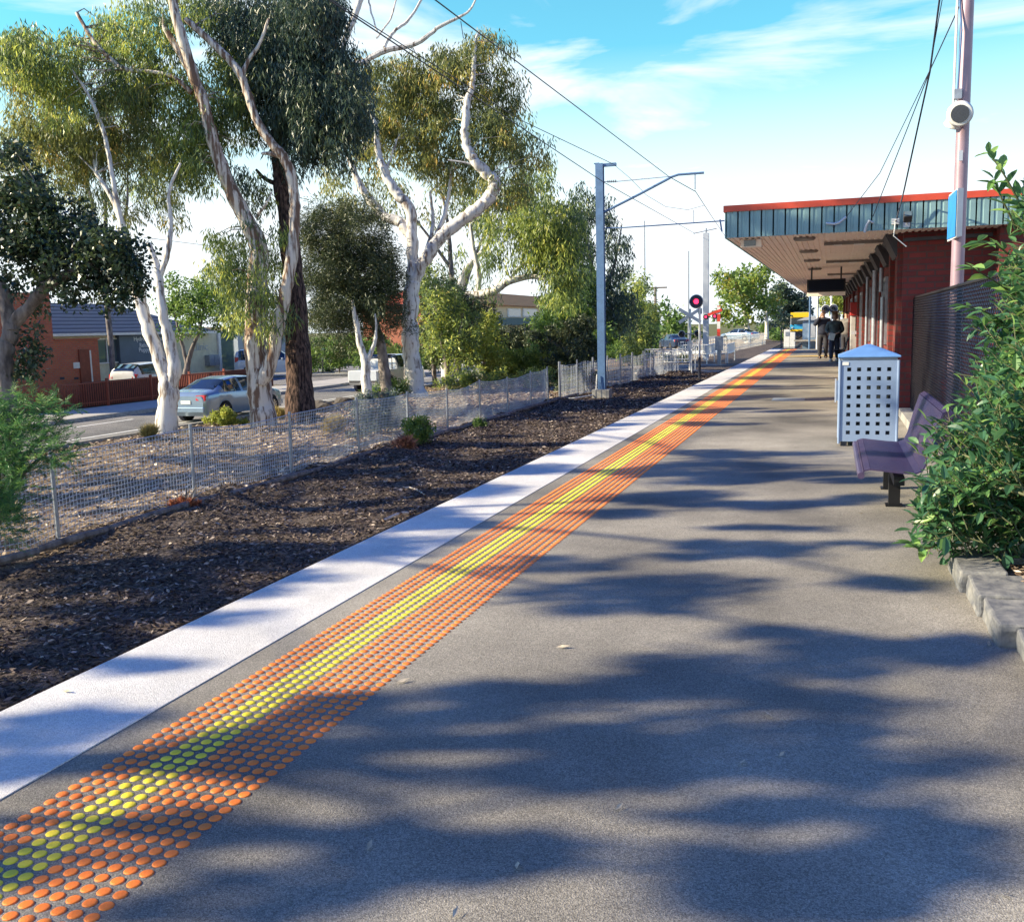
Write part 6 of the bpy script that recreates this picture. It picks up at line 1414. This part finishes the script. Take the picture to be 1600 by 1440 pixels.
# ================================================================== LITTER
def litter(n, xr, yr, lmin, lmax, seed, zoff=.012, dens=None, wfac=.16):
    g = np.random.default_rng(seed); x = g.uniform(*xr, n); y = yr[0] + (yr[1] - yr[0]) * g.random(n) ** 1.35
    z = np.array([GH(a, b_) for a, b_ in zip(x, y)]) + zoff + g.random(n) * .02
    a = g.random(n) * 2 * np.pi; L_ = g.uniform(lmin, lmax, n) * (1 + y / 40); tl = g.normal(size=n) * .25
    d = np.stack([np.cos(a), np.sin(a), tl], 1); s = np.stack([-np.sin(a), np.cos(a), g.normal(size=n) * .4], 1)
    c = np.stack([x, y, z], 1); W_ = (L_ * wfac * g.uniform(.5, 1.5, n))[:, None]
    return np.stack([c - d * L_[:, None] / 2, c + s * W_, c + d * L_[:, None] / 2, c - s * W_], 1), g.random(n)
lf_bark = leafmat('bark_chips', [(0, (.02, .016, .017)), (.5, (.08, .06, .055)), (.88, (.24, .185, .15)), (1, (.55, .46, .38))], 0, .9, .1)
lf_litter = leafmat('dry_gum_leaves', [(0, (.14, .09, .07)), (.35, (.28, .21, .15)), (.8, (.48, .38, .28)), (1, (.78, .68, .56))], 0, .8, .2)
V1, r1 = litter(90000, (-9.2, -5.2), (4, 50), .02, .075, 1)
o = npmesh('bark_chips', V1, 4, lf_bark, None, r1); o['kind'] = 'stuff'
V1, r1 = litter(80000, (-19.2, -8.8), (5, 52), .03, .12, 2)
o = npmesh('leaf_litter', V1, 4, lf_litter, None, r1); o['kind'] = 'stuff'
g = np.random.default_rng(3); n = 1500; x = g.uniform(.9, 1.9, n); y = g.uniform(3.4, 5.6, n); a = g.random(n) * 6.28; L_ = g.uniform(.02, .06, n)
c = np.stack([x, y, .095 + g.random(n) * .02], 1); d = np.stack([np.cos(a), np.sin(a), g.normal(size=n) * .2], 1); s_ = np.stack([-np.sin(a), np.cos(a), g.normal(size=n) * .3], 1); W_ = (L_ * .2)[:, None]
o = npmesh('bed_leaf_litter', np.stack([c - d * L_[:, None] / 2, c + s_ * W_, c + d * L_[:, None] / 2, c - s_ * W_], 1), 4, lf_litter, None, g.random(n)); o['kind'] = 'stuff'
# fallen sticks on the mulch
for i, (pts, r_) in enumerate(((((598, 812), (640, 800), (680, 788), (705, 782)), .022), (((615, 765), (640, 758), (665, 772)), .012), (((130, 812), (200, 800), (260, 795)), .012), (((440, 700), (520, 690), (560, 700)), .02))):
    P = [atZ(a, c, GZ + .04) for a, c in pts]; P = [Vector((p.x, p.y, GH(p.x, p.y) + .03)) for p in P]
    o = MB().tube(catmull(P, 4), r_, 6, caps=True).build('fallen_stick', m_gumo, None, smooth=True); tag(o, ['thick pale fallen branch on the mulch beside the white platform edge', 'small forked dry stick on the mulch near the platform edge', 'thin dark stick lying under the feathery wattle', 'long fallen branch behind the mesh fence near the golden grass'][i], 'stick')
# few leaves and chips on the platform
g = np.random.default_rng(8)
spots = [(105, 1080), (808, 1352), (1142, 852), (1200, 1115), (1568, 1395), (712, 1425), (968, 1260), (1400, 905), (1345, 802), (1075, 755), (630, 1063), (578, 1320), (1222, 1178), (1462, 948), (1420, 990), (1545, 1005), (1270, 835), (1390, 880), (1160, 1190), (880, 1010)]
m_leafd = mat('dry_leaf', (.50, .42, .30), .7, 0, .3, 30)
for i, (px, py) in enumerate(spots):
    p = atZ(px, py, .008); L_ = g.uniform(.018, .035); a = g.random() * 6.28; b = MB()
    d = Vector((math.cos(a), math.sin(a), 0)) * L_; s = Vector((-math.sin(a), math.cos(a), 0)) * L_ * .28
    b.add([p - d, p - d * .1 + s + Vector((0, 0, .006)), p + d + Vector((0, 0, .005)), p - d * .1 - s, p - d * .1 + Vector((0, 0, .002))], [(0, 4, 1), (1, 4, 2), (2, 4, 3), (3, 4, 0)])
    o = b.build('fallen_leaf', m_leafd, None); o['label'] = 'small pale dry leaf lying on the platform'; o['category'] = 'leaf'; o['group'] = 'dry leaves on the platform'

# ================================================================== PEOPLE
m_skin = mat('skin', (.50, .30, .22), .55, 0, .06, 9)
def skinned(name, joints, edges, m, parent, sub=2, loc=None, grow=1.12):
    """joints: list of ((x,y,z), r) ; edges: index pairs -> one continuous mesh"""
    me = bpy.data.meshes.new(name); me.from_pydata([j[0] for j in joints], edges, [])
    o = bpy.data.objects.new(name, me); COL.objects.link(o)
    s = o.modifiers.new('skin', 'SKIN'); s.use_smooth_shade = True; s.branch_smoothing = .4
    sv = me.skin_vertices[0].data
    for i, j in enumerate(joints):
        r = j[1]; r = r if isinstance(r, tuple) else (r, r); sv[i].radius = (r[0] * grow, r[1] * grow)
        sv[i].use_root = (i == 0)
    ss = o.modifiers.new('sub', 'SUBSURF'); ss.levels = sub; ss.render_levels = sub
    dg = bpy.context.evaluated_depsgraph_get(); nm = bpy.data.meshes.new_from_object(o.evaluated_get(dg)); bpy.data.objects.remove(o)
    nm.materials.clear(); nm.materials.append(m); nm.polygons.foreach_set('use_smooth', [True] * len(nm.polygons)); nm.update()
    return link(name, nm, parent)
def hand(b_, w, d, side_, palmn, curl=.5):
    """returns joints/edges for palm and five fingers starting at wrist index w"""
    pass
def person(loc, rz, label, Hh, arms, legs, jacket, trousers, hair, shoes, hat=None, long_hair=False, puffy=0, bag=None, item=None, lean=0):
    t = thing('person', loc, label, 'person', None, rz)   # faces local -Y
    k = Hh / 1.75
    S = lambda x, y, z: (x * k, y * k, z * k)
    # body joints
    J = [(S(0, 0, .93), (.10 * k, .08 * k)), (S(0, .01, 1.10), (.09 * k, .07 * k)), (S(0, 0, 1.28), (.11 * k, .08 * k)), (S(0, .01, 1.42), (.08 * k, .06 * k)), (S(0, 0, 1.50), .052 * k),
         (S(0, -.005, 1.56), .06 * k), (S(0, -.01, 1.63), (.078 * k, .092 * k)), (S(0, 0, 1.70), (.070 * k, .085 * k)), (S(0, -.085, 1.612), .018 * k), (S(0, -.10, 1.60), .010 * k)]
    E = [(0, 1), (1, 2), (2, 3), (3, 4), (4, 5), (5, 6), (6, 7), (6, 8), (8, 9)]
    wr = []
    for sgn, (sh, el, wp) in zip((-1, 1), arms):
        a = len(J); J += [(S(sgn * .17, .01, 1.41), .045 * k), (S(*el), .034 * k), (S(*wp), .028 * k)]; E += [(3, a), (a, a + 1), (a + 1, a + 2)]
        d = (Vector(wp) - Vector(el)).normalized(); sd_ = d.cross(Vector((0, 1, 0))) if abs(d.y) < .8 else d.cross(Vector((0, 0, 1))); sd_.normalize()
        n_ = d.cross(sd_); pc = Vector(wp) + d * .06; J.append((S(*pc), (.036 * k, .018 * k))); p = len(J) - 1; E.append((a + 2, p))
        for f in range(4):
            o_ = pc + sd_ * (.027 - .018 * f) + d * .035; q1 = o_ + d * (.035, .04, .038, .03)[f]; q2 = q1 + d * .02 + n_ * .014
            for q_, r_ in ((o_, .010), (q1, .0085), (q2, .0075)): J.append((S(*q_), r_ * k))
            E += [(p, len(J) - 3), (len(J) - 3, len(J) - 2), (len(J) - 2, len(J) - 1)]
        o_ = Vector(wp) + d * .035 + sd_ * .035; q1 = o_ + sd_ * .02 + d * .03
        for q_, r_ in ((o_, .012), (q1, .009)): J.append((S(*q_), r_ * k))
        E += [(p, len(J) - 2), (len(J) - 2, len(J) - 1)]
    for sgn, (hip, kn, an, toe) in zip((-1, 1), legs):
        a = len(J); J += [(S(sgn * .09, 0, .88), .06 * k), (S(*kn), .035 * k), (S(*an), .028 * k), (S(*toe), (.035 * k, .025 * k))]; E += [(0, a), (a, a + 1), (a + 1, a + 2), (a + 2, a + 3)]
    skinned('body', J, E, m_skin, t)
    # clothing
    pf = 1.0 + puffy
    J = [(S(0, .0, .80), (.17 * k * pf, .13 * k * pf)), (S(0, .0, 1.0), (.165 * k * pf, .13 * k * pf)), (S(0, .01, 1.14), (.155 * k * pf, .125 * k * pf)), (S(0, 0, 1.29), (.18 * k * pf, .135 * k * pf)), (S(0, .01, 1.42), (.13 * k * pf, .10 * k)), (S(0, 0, 1.49), .075 * k)]
    E = [(0, 1), (1, 2), (2, 3), (3, 4), (4, 5)]
    for sgn, (sh, el, wp) in zip((-1, 1), arms):
        a = len(J); w_ = Vector(el).lerp(Vector(wp), .93); m_ = Vector((sgn * .185, .01, 1.39)).lerp(Vector(el), .5)
        J += [(S(sgn * .185, .01, 1.39), .078 * k * pf), (S(*m_), .068 * k * pf), (S(*el), .060 * k * pf), (S(*w_), .045 * k * pf)]; E += [(4, a), (a, a + 1), (a + 1, a + 2), (a + 2, a + 3)]
    skinned('jacket', J, E, jacket, t, grow=1.30)
    J = [(S(0, 0, 1.02), (.13 * k, .10 * k)), (S(0, 0, .86), (.145 * k, .115 * k))]; E = [(0, 1)]
    for sgn, (hip, kn, an, toe) in zip((-1, 1), legs):
        a = len(J); an2 = Vector(kn).lerp(Vector(an), .93)
        J += [(S(sgn * .09, 0, .80), .098 * k), (S(*kn), .070 * k), (S(*an2), .056 * k)]; E += [(1, a), (a, a + 1), (a + 1, a + 2)]
    skinned('trousers', J, E, trousers, t, grow=1.32)
    for sgn, (hip, kn, an, toe) in zip((-1, 1), legs):
        J = [(S(an[0], an[1] + .03, an[2] - .025), .045 * k), (S(an[0], an[1] - .04, an[2] - .035), .042 * k), (S(toe[0], toe[1], toe[2]), .036 * k)]
        skinned('shoe', J, [(0, 1), (1, 2)], shoes, t, grow=1.7)
    # hair / cap
    J = [(S(0, .015, 1.685), (.092 * k, .10 * k)), (S(0, .03, 1.735), (.072 * k, .082 * k))]; E = [(0, 1)]
    if long_hair: J += [(S(0, .075, 1.62), (.085 * k, .05 * k)), (S(0, .085, 1.50), (.08 * k, .04 * k))]; E += [(0, 2), (2, 3)]
    if hat is None: skinned('hair', J, E, hair, t)
    else:
        skinned('cap', [(S(0, .01, 1.69), (.096 * k, .105 * k)), (S(0, .01, 1.74), (.08 * k, .09 * k))], [(0, 1)], hat, t)
        b = MB(); b.lathe([(.075, -.006), (.078, 0), (.07, .006)], S(0, -.10, 1.675), 'Z', 16); b.build('cap_peak', hat, t, world=False)
    b = MB()
    for s_ in (-1, 1): b.lathe([(.004, -.002), (.010, 0), (.004, .004)], S(s_ * .032, -.095, 1.645), 'Y', 8)
    b.build('eyes', m_blackm, t, world=False)
    b = MB(); b.obox(S(0, -.093, 1.572), (.045, .008, .010)); b.build('mouth', mat('lips', (.30, .10, .08), .5), t, world=False)
    b = MB()
    for s_ in (-1, 1): b.obox(S(s_ * .083, .0, 1.63), (.014, .035, .055))
    b.build('ears', m_skin, t, world=False, bevel=.005)
    if item:
        nm, c, sz, mm = item; b = MB(); b.obox(S(*c), sz); b.build(nm, mm, t, world=False, bevel=.01)
    return t
m_navy = mat('navy_cloth', (.018, .022, .045), .85, 0, .3, 14, .01, 30); m_char = mat('charcoal_cloth', (.03, .03, .04), .85, 0, .3, 14)
m_puff = mat('dark_green_grey_quilting', (.05, .065, .07), .5, 0, .3, 10, .02, 12); m_jean = mat('dark_jeans', (.035, .04, .07), .85, 0, .3, 20)
m_hair1 = mat('brown_hair', (.16, .08, .045), .6, 0, .3, 30); m_hair2 = mat('black_hair', (.012, .01, .012), .5, 0, .2, 30)
m_shoe = mat('dark_shoes', (.03, .025, .02), .6); m_lshoe = mat('pale_shoes', (.5, .48, .45), .6)
m_grjk = mat('grey_cloth', (.16, .15, .15), .85, 0, .2, 12)
def facing(x, y): return math.atan2(0 - x, -(0 - y)) if False else math.atan2(x, -y) + math.pi  # faces camera at origin
def put(px, py, D): 
    p = atZ(px, py, 0); return p
pm = put(1285, 560, 0); pwn = put(1303, 565, 0); p3 = put(1321, 557, 0)
# local -Y faces the viewer when rz = heading of the camera direction
def rzto(p): return math.atan2(p.x, -p.y) + math.pi
person((pm.x, pm.y, 0), rzto(pm) * 0 + R(2), 'person in navy jacket and brown cap walking with one hand raised to the face', 1.76,
       (((0,), (-.30, -.10, 1.20), (-.10, -.20, 1.52)), ((0,), (.27, .05, 1.13), (.27, -.08, .90))),
       (((0,), (-.10, -.06, .48), (-.10, .02, .08), (-.11, -.13, .03)), ((0,), (.11, -.10, .50), (.12, .12, .12), (.12, .0, .04))), m_navy, m_char, m_hair1, m_shoe, hat=mat('brown_cap', (.10, .05, .04), .8))
wo = person((pwn.x, pwn.y, 0), R(-3), 'person in a puffy green grey jacket and jeans walking beside the capped one', 1.62,
       (((0,), (-.28, .02, 1.12), (-.16, -.22, 1.02)), ((0,), (.28, .03, 1.12), (.14, -.22, 1.04))),
       (((0,), (-.09, -.12, .50), (-.10, -.12, .07), (-.10, -.27, .03)), ((0,), (.10, -.02, .48), (.10, .10, .10), (.11, -.03, .03))), m_puff, m_jean, m_hair1, m_lshoe, long_hair=True, puffy=.10)
t = thing('white_bag', (pwn.x, pwn.y, .9), 'small white bag held in front of the puffy jacket', 'bag')
q = Vector((pwn.x, pwn.y, 0)); b = MB(); b.obox(q + Vector((-.08, -.29, .84)), (.20, .06, .24), Matrix.Rotation(R(12), 3, 'Y')); b.build('pouch', m_whitep, t, bevel=.02); MB().tube([q + Vector((-.15, -.26, .95)), q + Vector((-.13, -.24, 1.0)), q + Vector((-.05, -.26, .96))], .006, 6).build('handle', m_whitep, t)
person((p3.x, p3.y, 0), R(150), 'dark haired person in a grey jacket standing behind by the red wall with back turned', 1.70,
       (((0,), (-.26, .03, 1.14), (-.25, -.06, .90)), ((0,), (.27, .0, 1.14), (.20, -.20, 1.05))),
       (((0,), (-.10, 0, .48), (-.10, .02, .08), (-.11, -.12, .03)), ((0,), (.10, -.02, .48), (.10, .02, .08), (.12, -.12, .03))), m_grjk, m_char, m_hair2, m_shoe)

# ================================================================== SHADE GUMS OUTSIDE THE LEFT OF THE PICTURE
# unseen crowns shaped for their shade: leaf clumps up-sun of each shaded place
def up_sun(px, py, h, ground=0.0):
    p = atZ(px, py, ground); k = (h - ground) / -SDIR.z
    return p - SDIR * k
SH = [# px, py, rx(m across sun), height, count
]
# each entry: a shaded patch of ground in the photograph (px, py, rx, ry, ground z)
PATCH = [(430,1170,170,22,0),(620,1122,110,22,0),(820,1097,130,26,0),(1050,1060,130,42,0),(1250,1100,180,38,0),(1100,1150,200,28,0),(750,1190,250,26,0),(1000,1203,250,26,0),(1400,1190,190,28,0),(1530,1270,100,50,0),
 (1250,1255,80,26,0),(420,1290,130,22,0),(760,1350,110,18,0),(1180,1345,120,14,0),(440,1405,230,34,0),(1350,1400,180,18,0),(60,1362,90,20,0),(90,1150,110,20,0),(200,1120,60,8,0),(600,855,80,22,0),(340,965,70,14,0),(500,900,40,8,0),
 (1100,920,210,30,0),(900,882,80,12,0),(1180,862,170,9,0),(1450,905,60,12,0),(1400,1022,110,28,0),(1560,1015,60,22,0),(1150,722,170,30,0),(1090,762,130,18,0),(1310,745,90,9,0),(1150,790,180,8,0),(1330,780,90,9,0),(990,800,80,9,0),(1250,850,200,6,0),(1200,825,120,4,0),
 (1180,640,150,6,0),(1200,622,140,5,0),(1220,605,110,4,0),(1230,590,100,3,0),(1130,660,60,4,0),(880,700,60,12,0),(770,768,70,12,0),(700,800,50,6,0),(960,668,60,6,0),(1040,632,50,6,0),(1110,605,40,5,0),
 (180,965,230,100,-1.1),(380,890,200,38,-1.1),(60,870,100,30,-1.1),(640,790,120,14,-1.1),(560,740,140,18,-1.1),(450,735,60,20,-1.1),(720,715,130,24,-1.1),(820,690,110,12,-1.1),(640,690,60,10,-1.1),(820,655,110,10,-1.1),(960,640,90,8,-1.1),(1000,610,90,5,-1.1),
 (150,1065,160,50,-1.1),(300,935,220,60,-1.1),(520,850,160,26,-1.1),(700,760,120,18,-1.1),(400,920,60,20,0),(250,1040,80,12,0),(700,815,70,14,0),(830,735,60,10,0),(1000,650,60,6,0),(30,1205,70,10,0),(190,748,150,20,-1.1),(330,705,120,22,-1.1),(500,700,90,10,-1.1),(230,685,100,6,-1.2)]
g = np.random.default_rng(77); cl = []
PATCH = [(a, b, c * 1.03, d * 1.02, e) if (b > 850 and e == 0) else (a, b, c, d, e) for a, b, c, d, e in PATCH]
PATCH += [(1180, 1395, 150, 12, 0), (1500, 1345, 90, 12, 0), (1000, 950, 110, 10, 0),
 (140, 765, 150, 16, -1.1), (420, 720, 120, 14, -1.1), (600, 715, 90, 10, -1.1), (800, 652, 100, 6, -1.15), (540, 668, 120, 6, -1.2), (700, 640, 110, 6, -1.2), (300, 760, 90, 8, -1.1), (80, 725, 80, 8, -1.2)]
for _ in range(10): PATCH.append((g.uniform(450, 1590), g.uniform(900, 1440), g.uniform(10, 26), g.uniform(2, 5), 0))  # extra small shade dapples added at random spots
PATCH += [(1215,352,95,34,('Y',14.8)),(1440,480,50,90,('Y',15.3)),(1510,430,50,60,('Y',15.3)),(1480,560,50,110,('X',1.1)),(1420,590,10,70,('X',1.1)),(1570,640,50,120,('Y',5.2)),(1420,700,70,40,('Y',8.0)),(1460,650,40,40,('Y',8.5))]
for (px, py, rx, ry, gz) in PATCH:
    if isinstance(gz, tuple):
        pl = gz; proj = (lambda u, v, q_: atY(u, v, pl[1])) if pl[0] == 'Y' else (lambda u, v, q_: atX(u, v, pl[1])); gz = 1.0; fr = .75
    else: proj = atZ; fr = 1
    a = proj(px, py - ry, gz); b_ = proj(px, py + ry, gz); c = proj(px - rx, py, gz); d = proj(px + rx, py, gz)
    th = (a - b_).length / 2; wd = (c - d).length / 2
    r = max(.075, min(.24, th * .5)); n = max(4, int((1.25 if gz > -1 else .85) * math.pi * th * wd / (math.pi * r * r * 2.2)))
    hb = None
    for _ in range(n):
        q = g.normal(size=2); q /= np.linalg.norm(q); q *= g.random() ** .5 * .92
        p0 = proj(px + q[0] * rx, py + q[1] * ry, gz); gz_ = p0.z; h = 4.6 + g.random() * .8
        while h < 16:
            p = p0 - SDIR * ((h - gz_) / -SDIR.z); v = RM.T @ np.array([p.x, p.y, p.z - CAM_H])
            if -v[2] < 1 or 800 + F_PX * v[0] / -v[2] < -90: break
            h += .3
        cl.append((p, r))
cl.sort(key=lambda t_: t_[0].y)
names = ['off picture gum whose low crown shades the nearest paving', 'off picture gum standing second from the near end', 'off picture gum standing third from the near end', 'off picture gum standing fourth from the near end', 'off picture gum with the highest crown, furthest along the row']
nT = 5
for k in range(nT):
    part = cl[len(cl) * k // nT: len(cl) * (k + 1) // nT]
    P_ = np.array([c[0] for c in part]); ctr = P_.mean(axis=0); bx_, by_ = ctr[0] - 1.0, min(ctr[1], 9.0) - .5
    bx_ = max(min(bx_, -10.5), -18.5)
    t = thing('gum_tree', (bx_, by_, GH(bx_, by_)), names[k], 'tree'); mb_ = MB(); paths = []
    P = catmull([Vector((bx_, by_, GH(bx_, by_) - .15)), Vector((lerp(bx_, ctr[0], .2), lerp(by_, ctr[1], .15), ctr[2] * .4)), Vector((lerp(bx_, ctr[0], .6), lerp(by_, ctr[1], .5), ctr[2] * .75)), Vector((ctr[0], ctr[1], ctr[2] + .2))], 5)
    Rr = [lerp(.24, .05, i / (len(P) - 1)) for i in range(len(P))]; mb_.tube(P, Rr, 10); paths.append((P, Rr))
    for _ in range(9):
        c = Vector(part[g.integers(len(part))][0]); s_ = P[len(P) // 2 + g.integers(0, len(P) // 2)]
        Q = catmull([s_, s_.lerp(c, .5) + Vector((0, 0, .3)), c], 5); Rq = [lerp(.05, .012, i / (len(Q) - 1)) for i in range(len(Q))]; mb_.tube(Q, Rq, 6); paths.append((Q, Rq))
    for c, r in part:
        if g.random() < .25:
            q = nearest_on(paths, c)
            if q: mb_.tube([q[0], q[0].lerp(c, .5) + Vector((0, 0, .1)), c], [.012, .008, .003], 4, caps=False)
    mb_.build('trunk', m_gum, t, smooth=True)
    VV = []; RV = []
    for i, (c, r) in enumerate(part):
        V, rv = leaves(np.array([c]), int(70 * (r / .16) ** 2) + 16, (r, r, r), .15, .042, .6, seed=1000 * k + i); VV.append(V); RV.append(rv)
    npmesh('crown', np.concatenate(VV), 4, lf_gum, t, np.concatenate(RV))
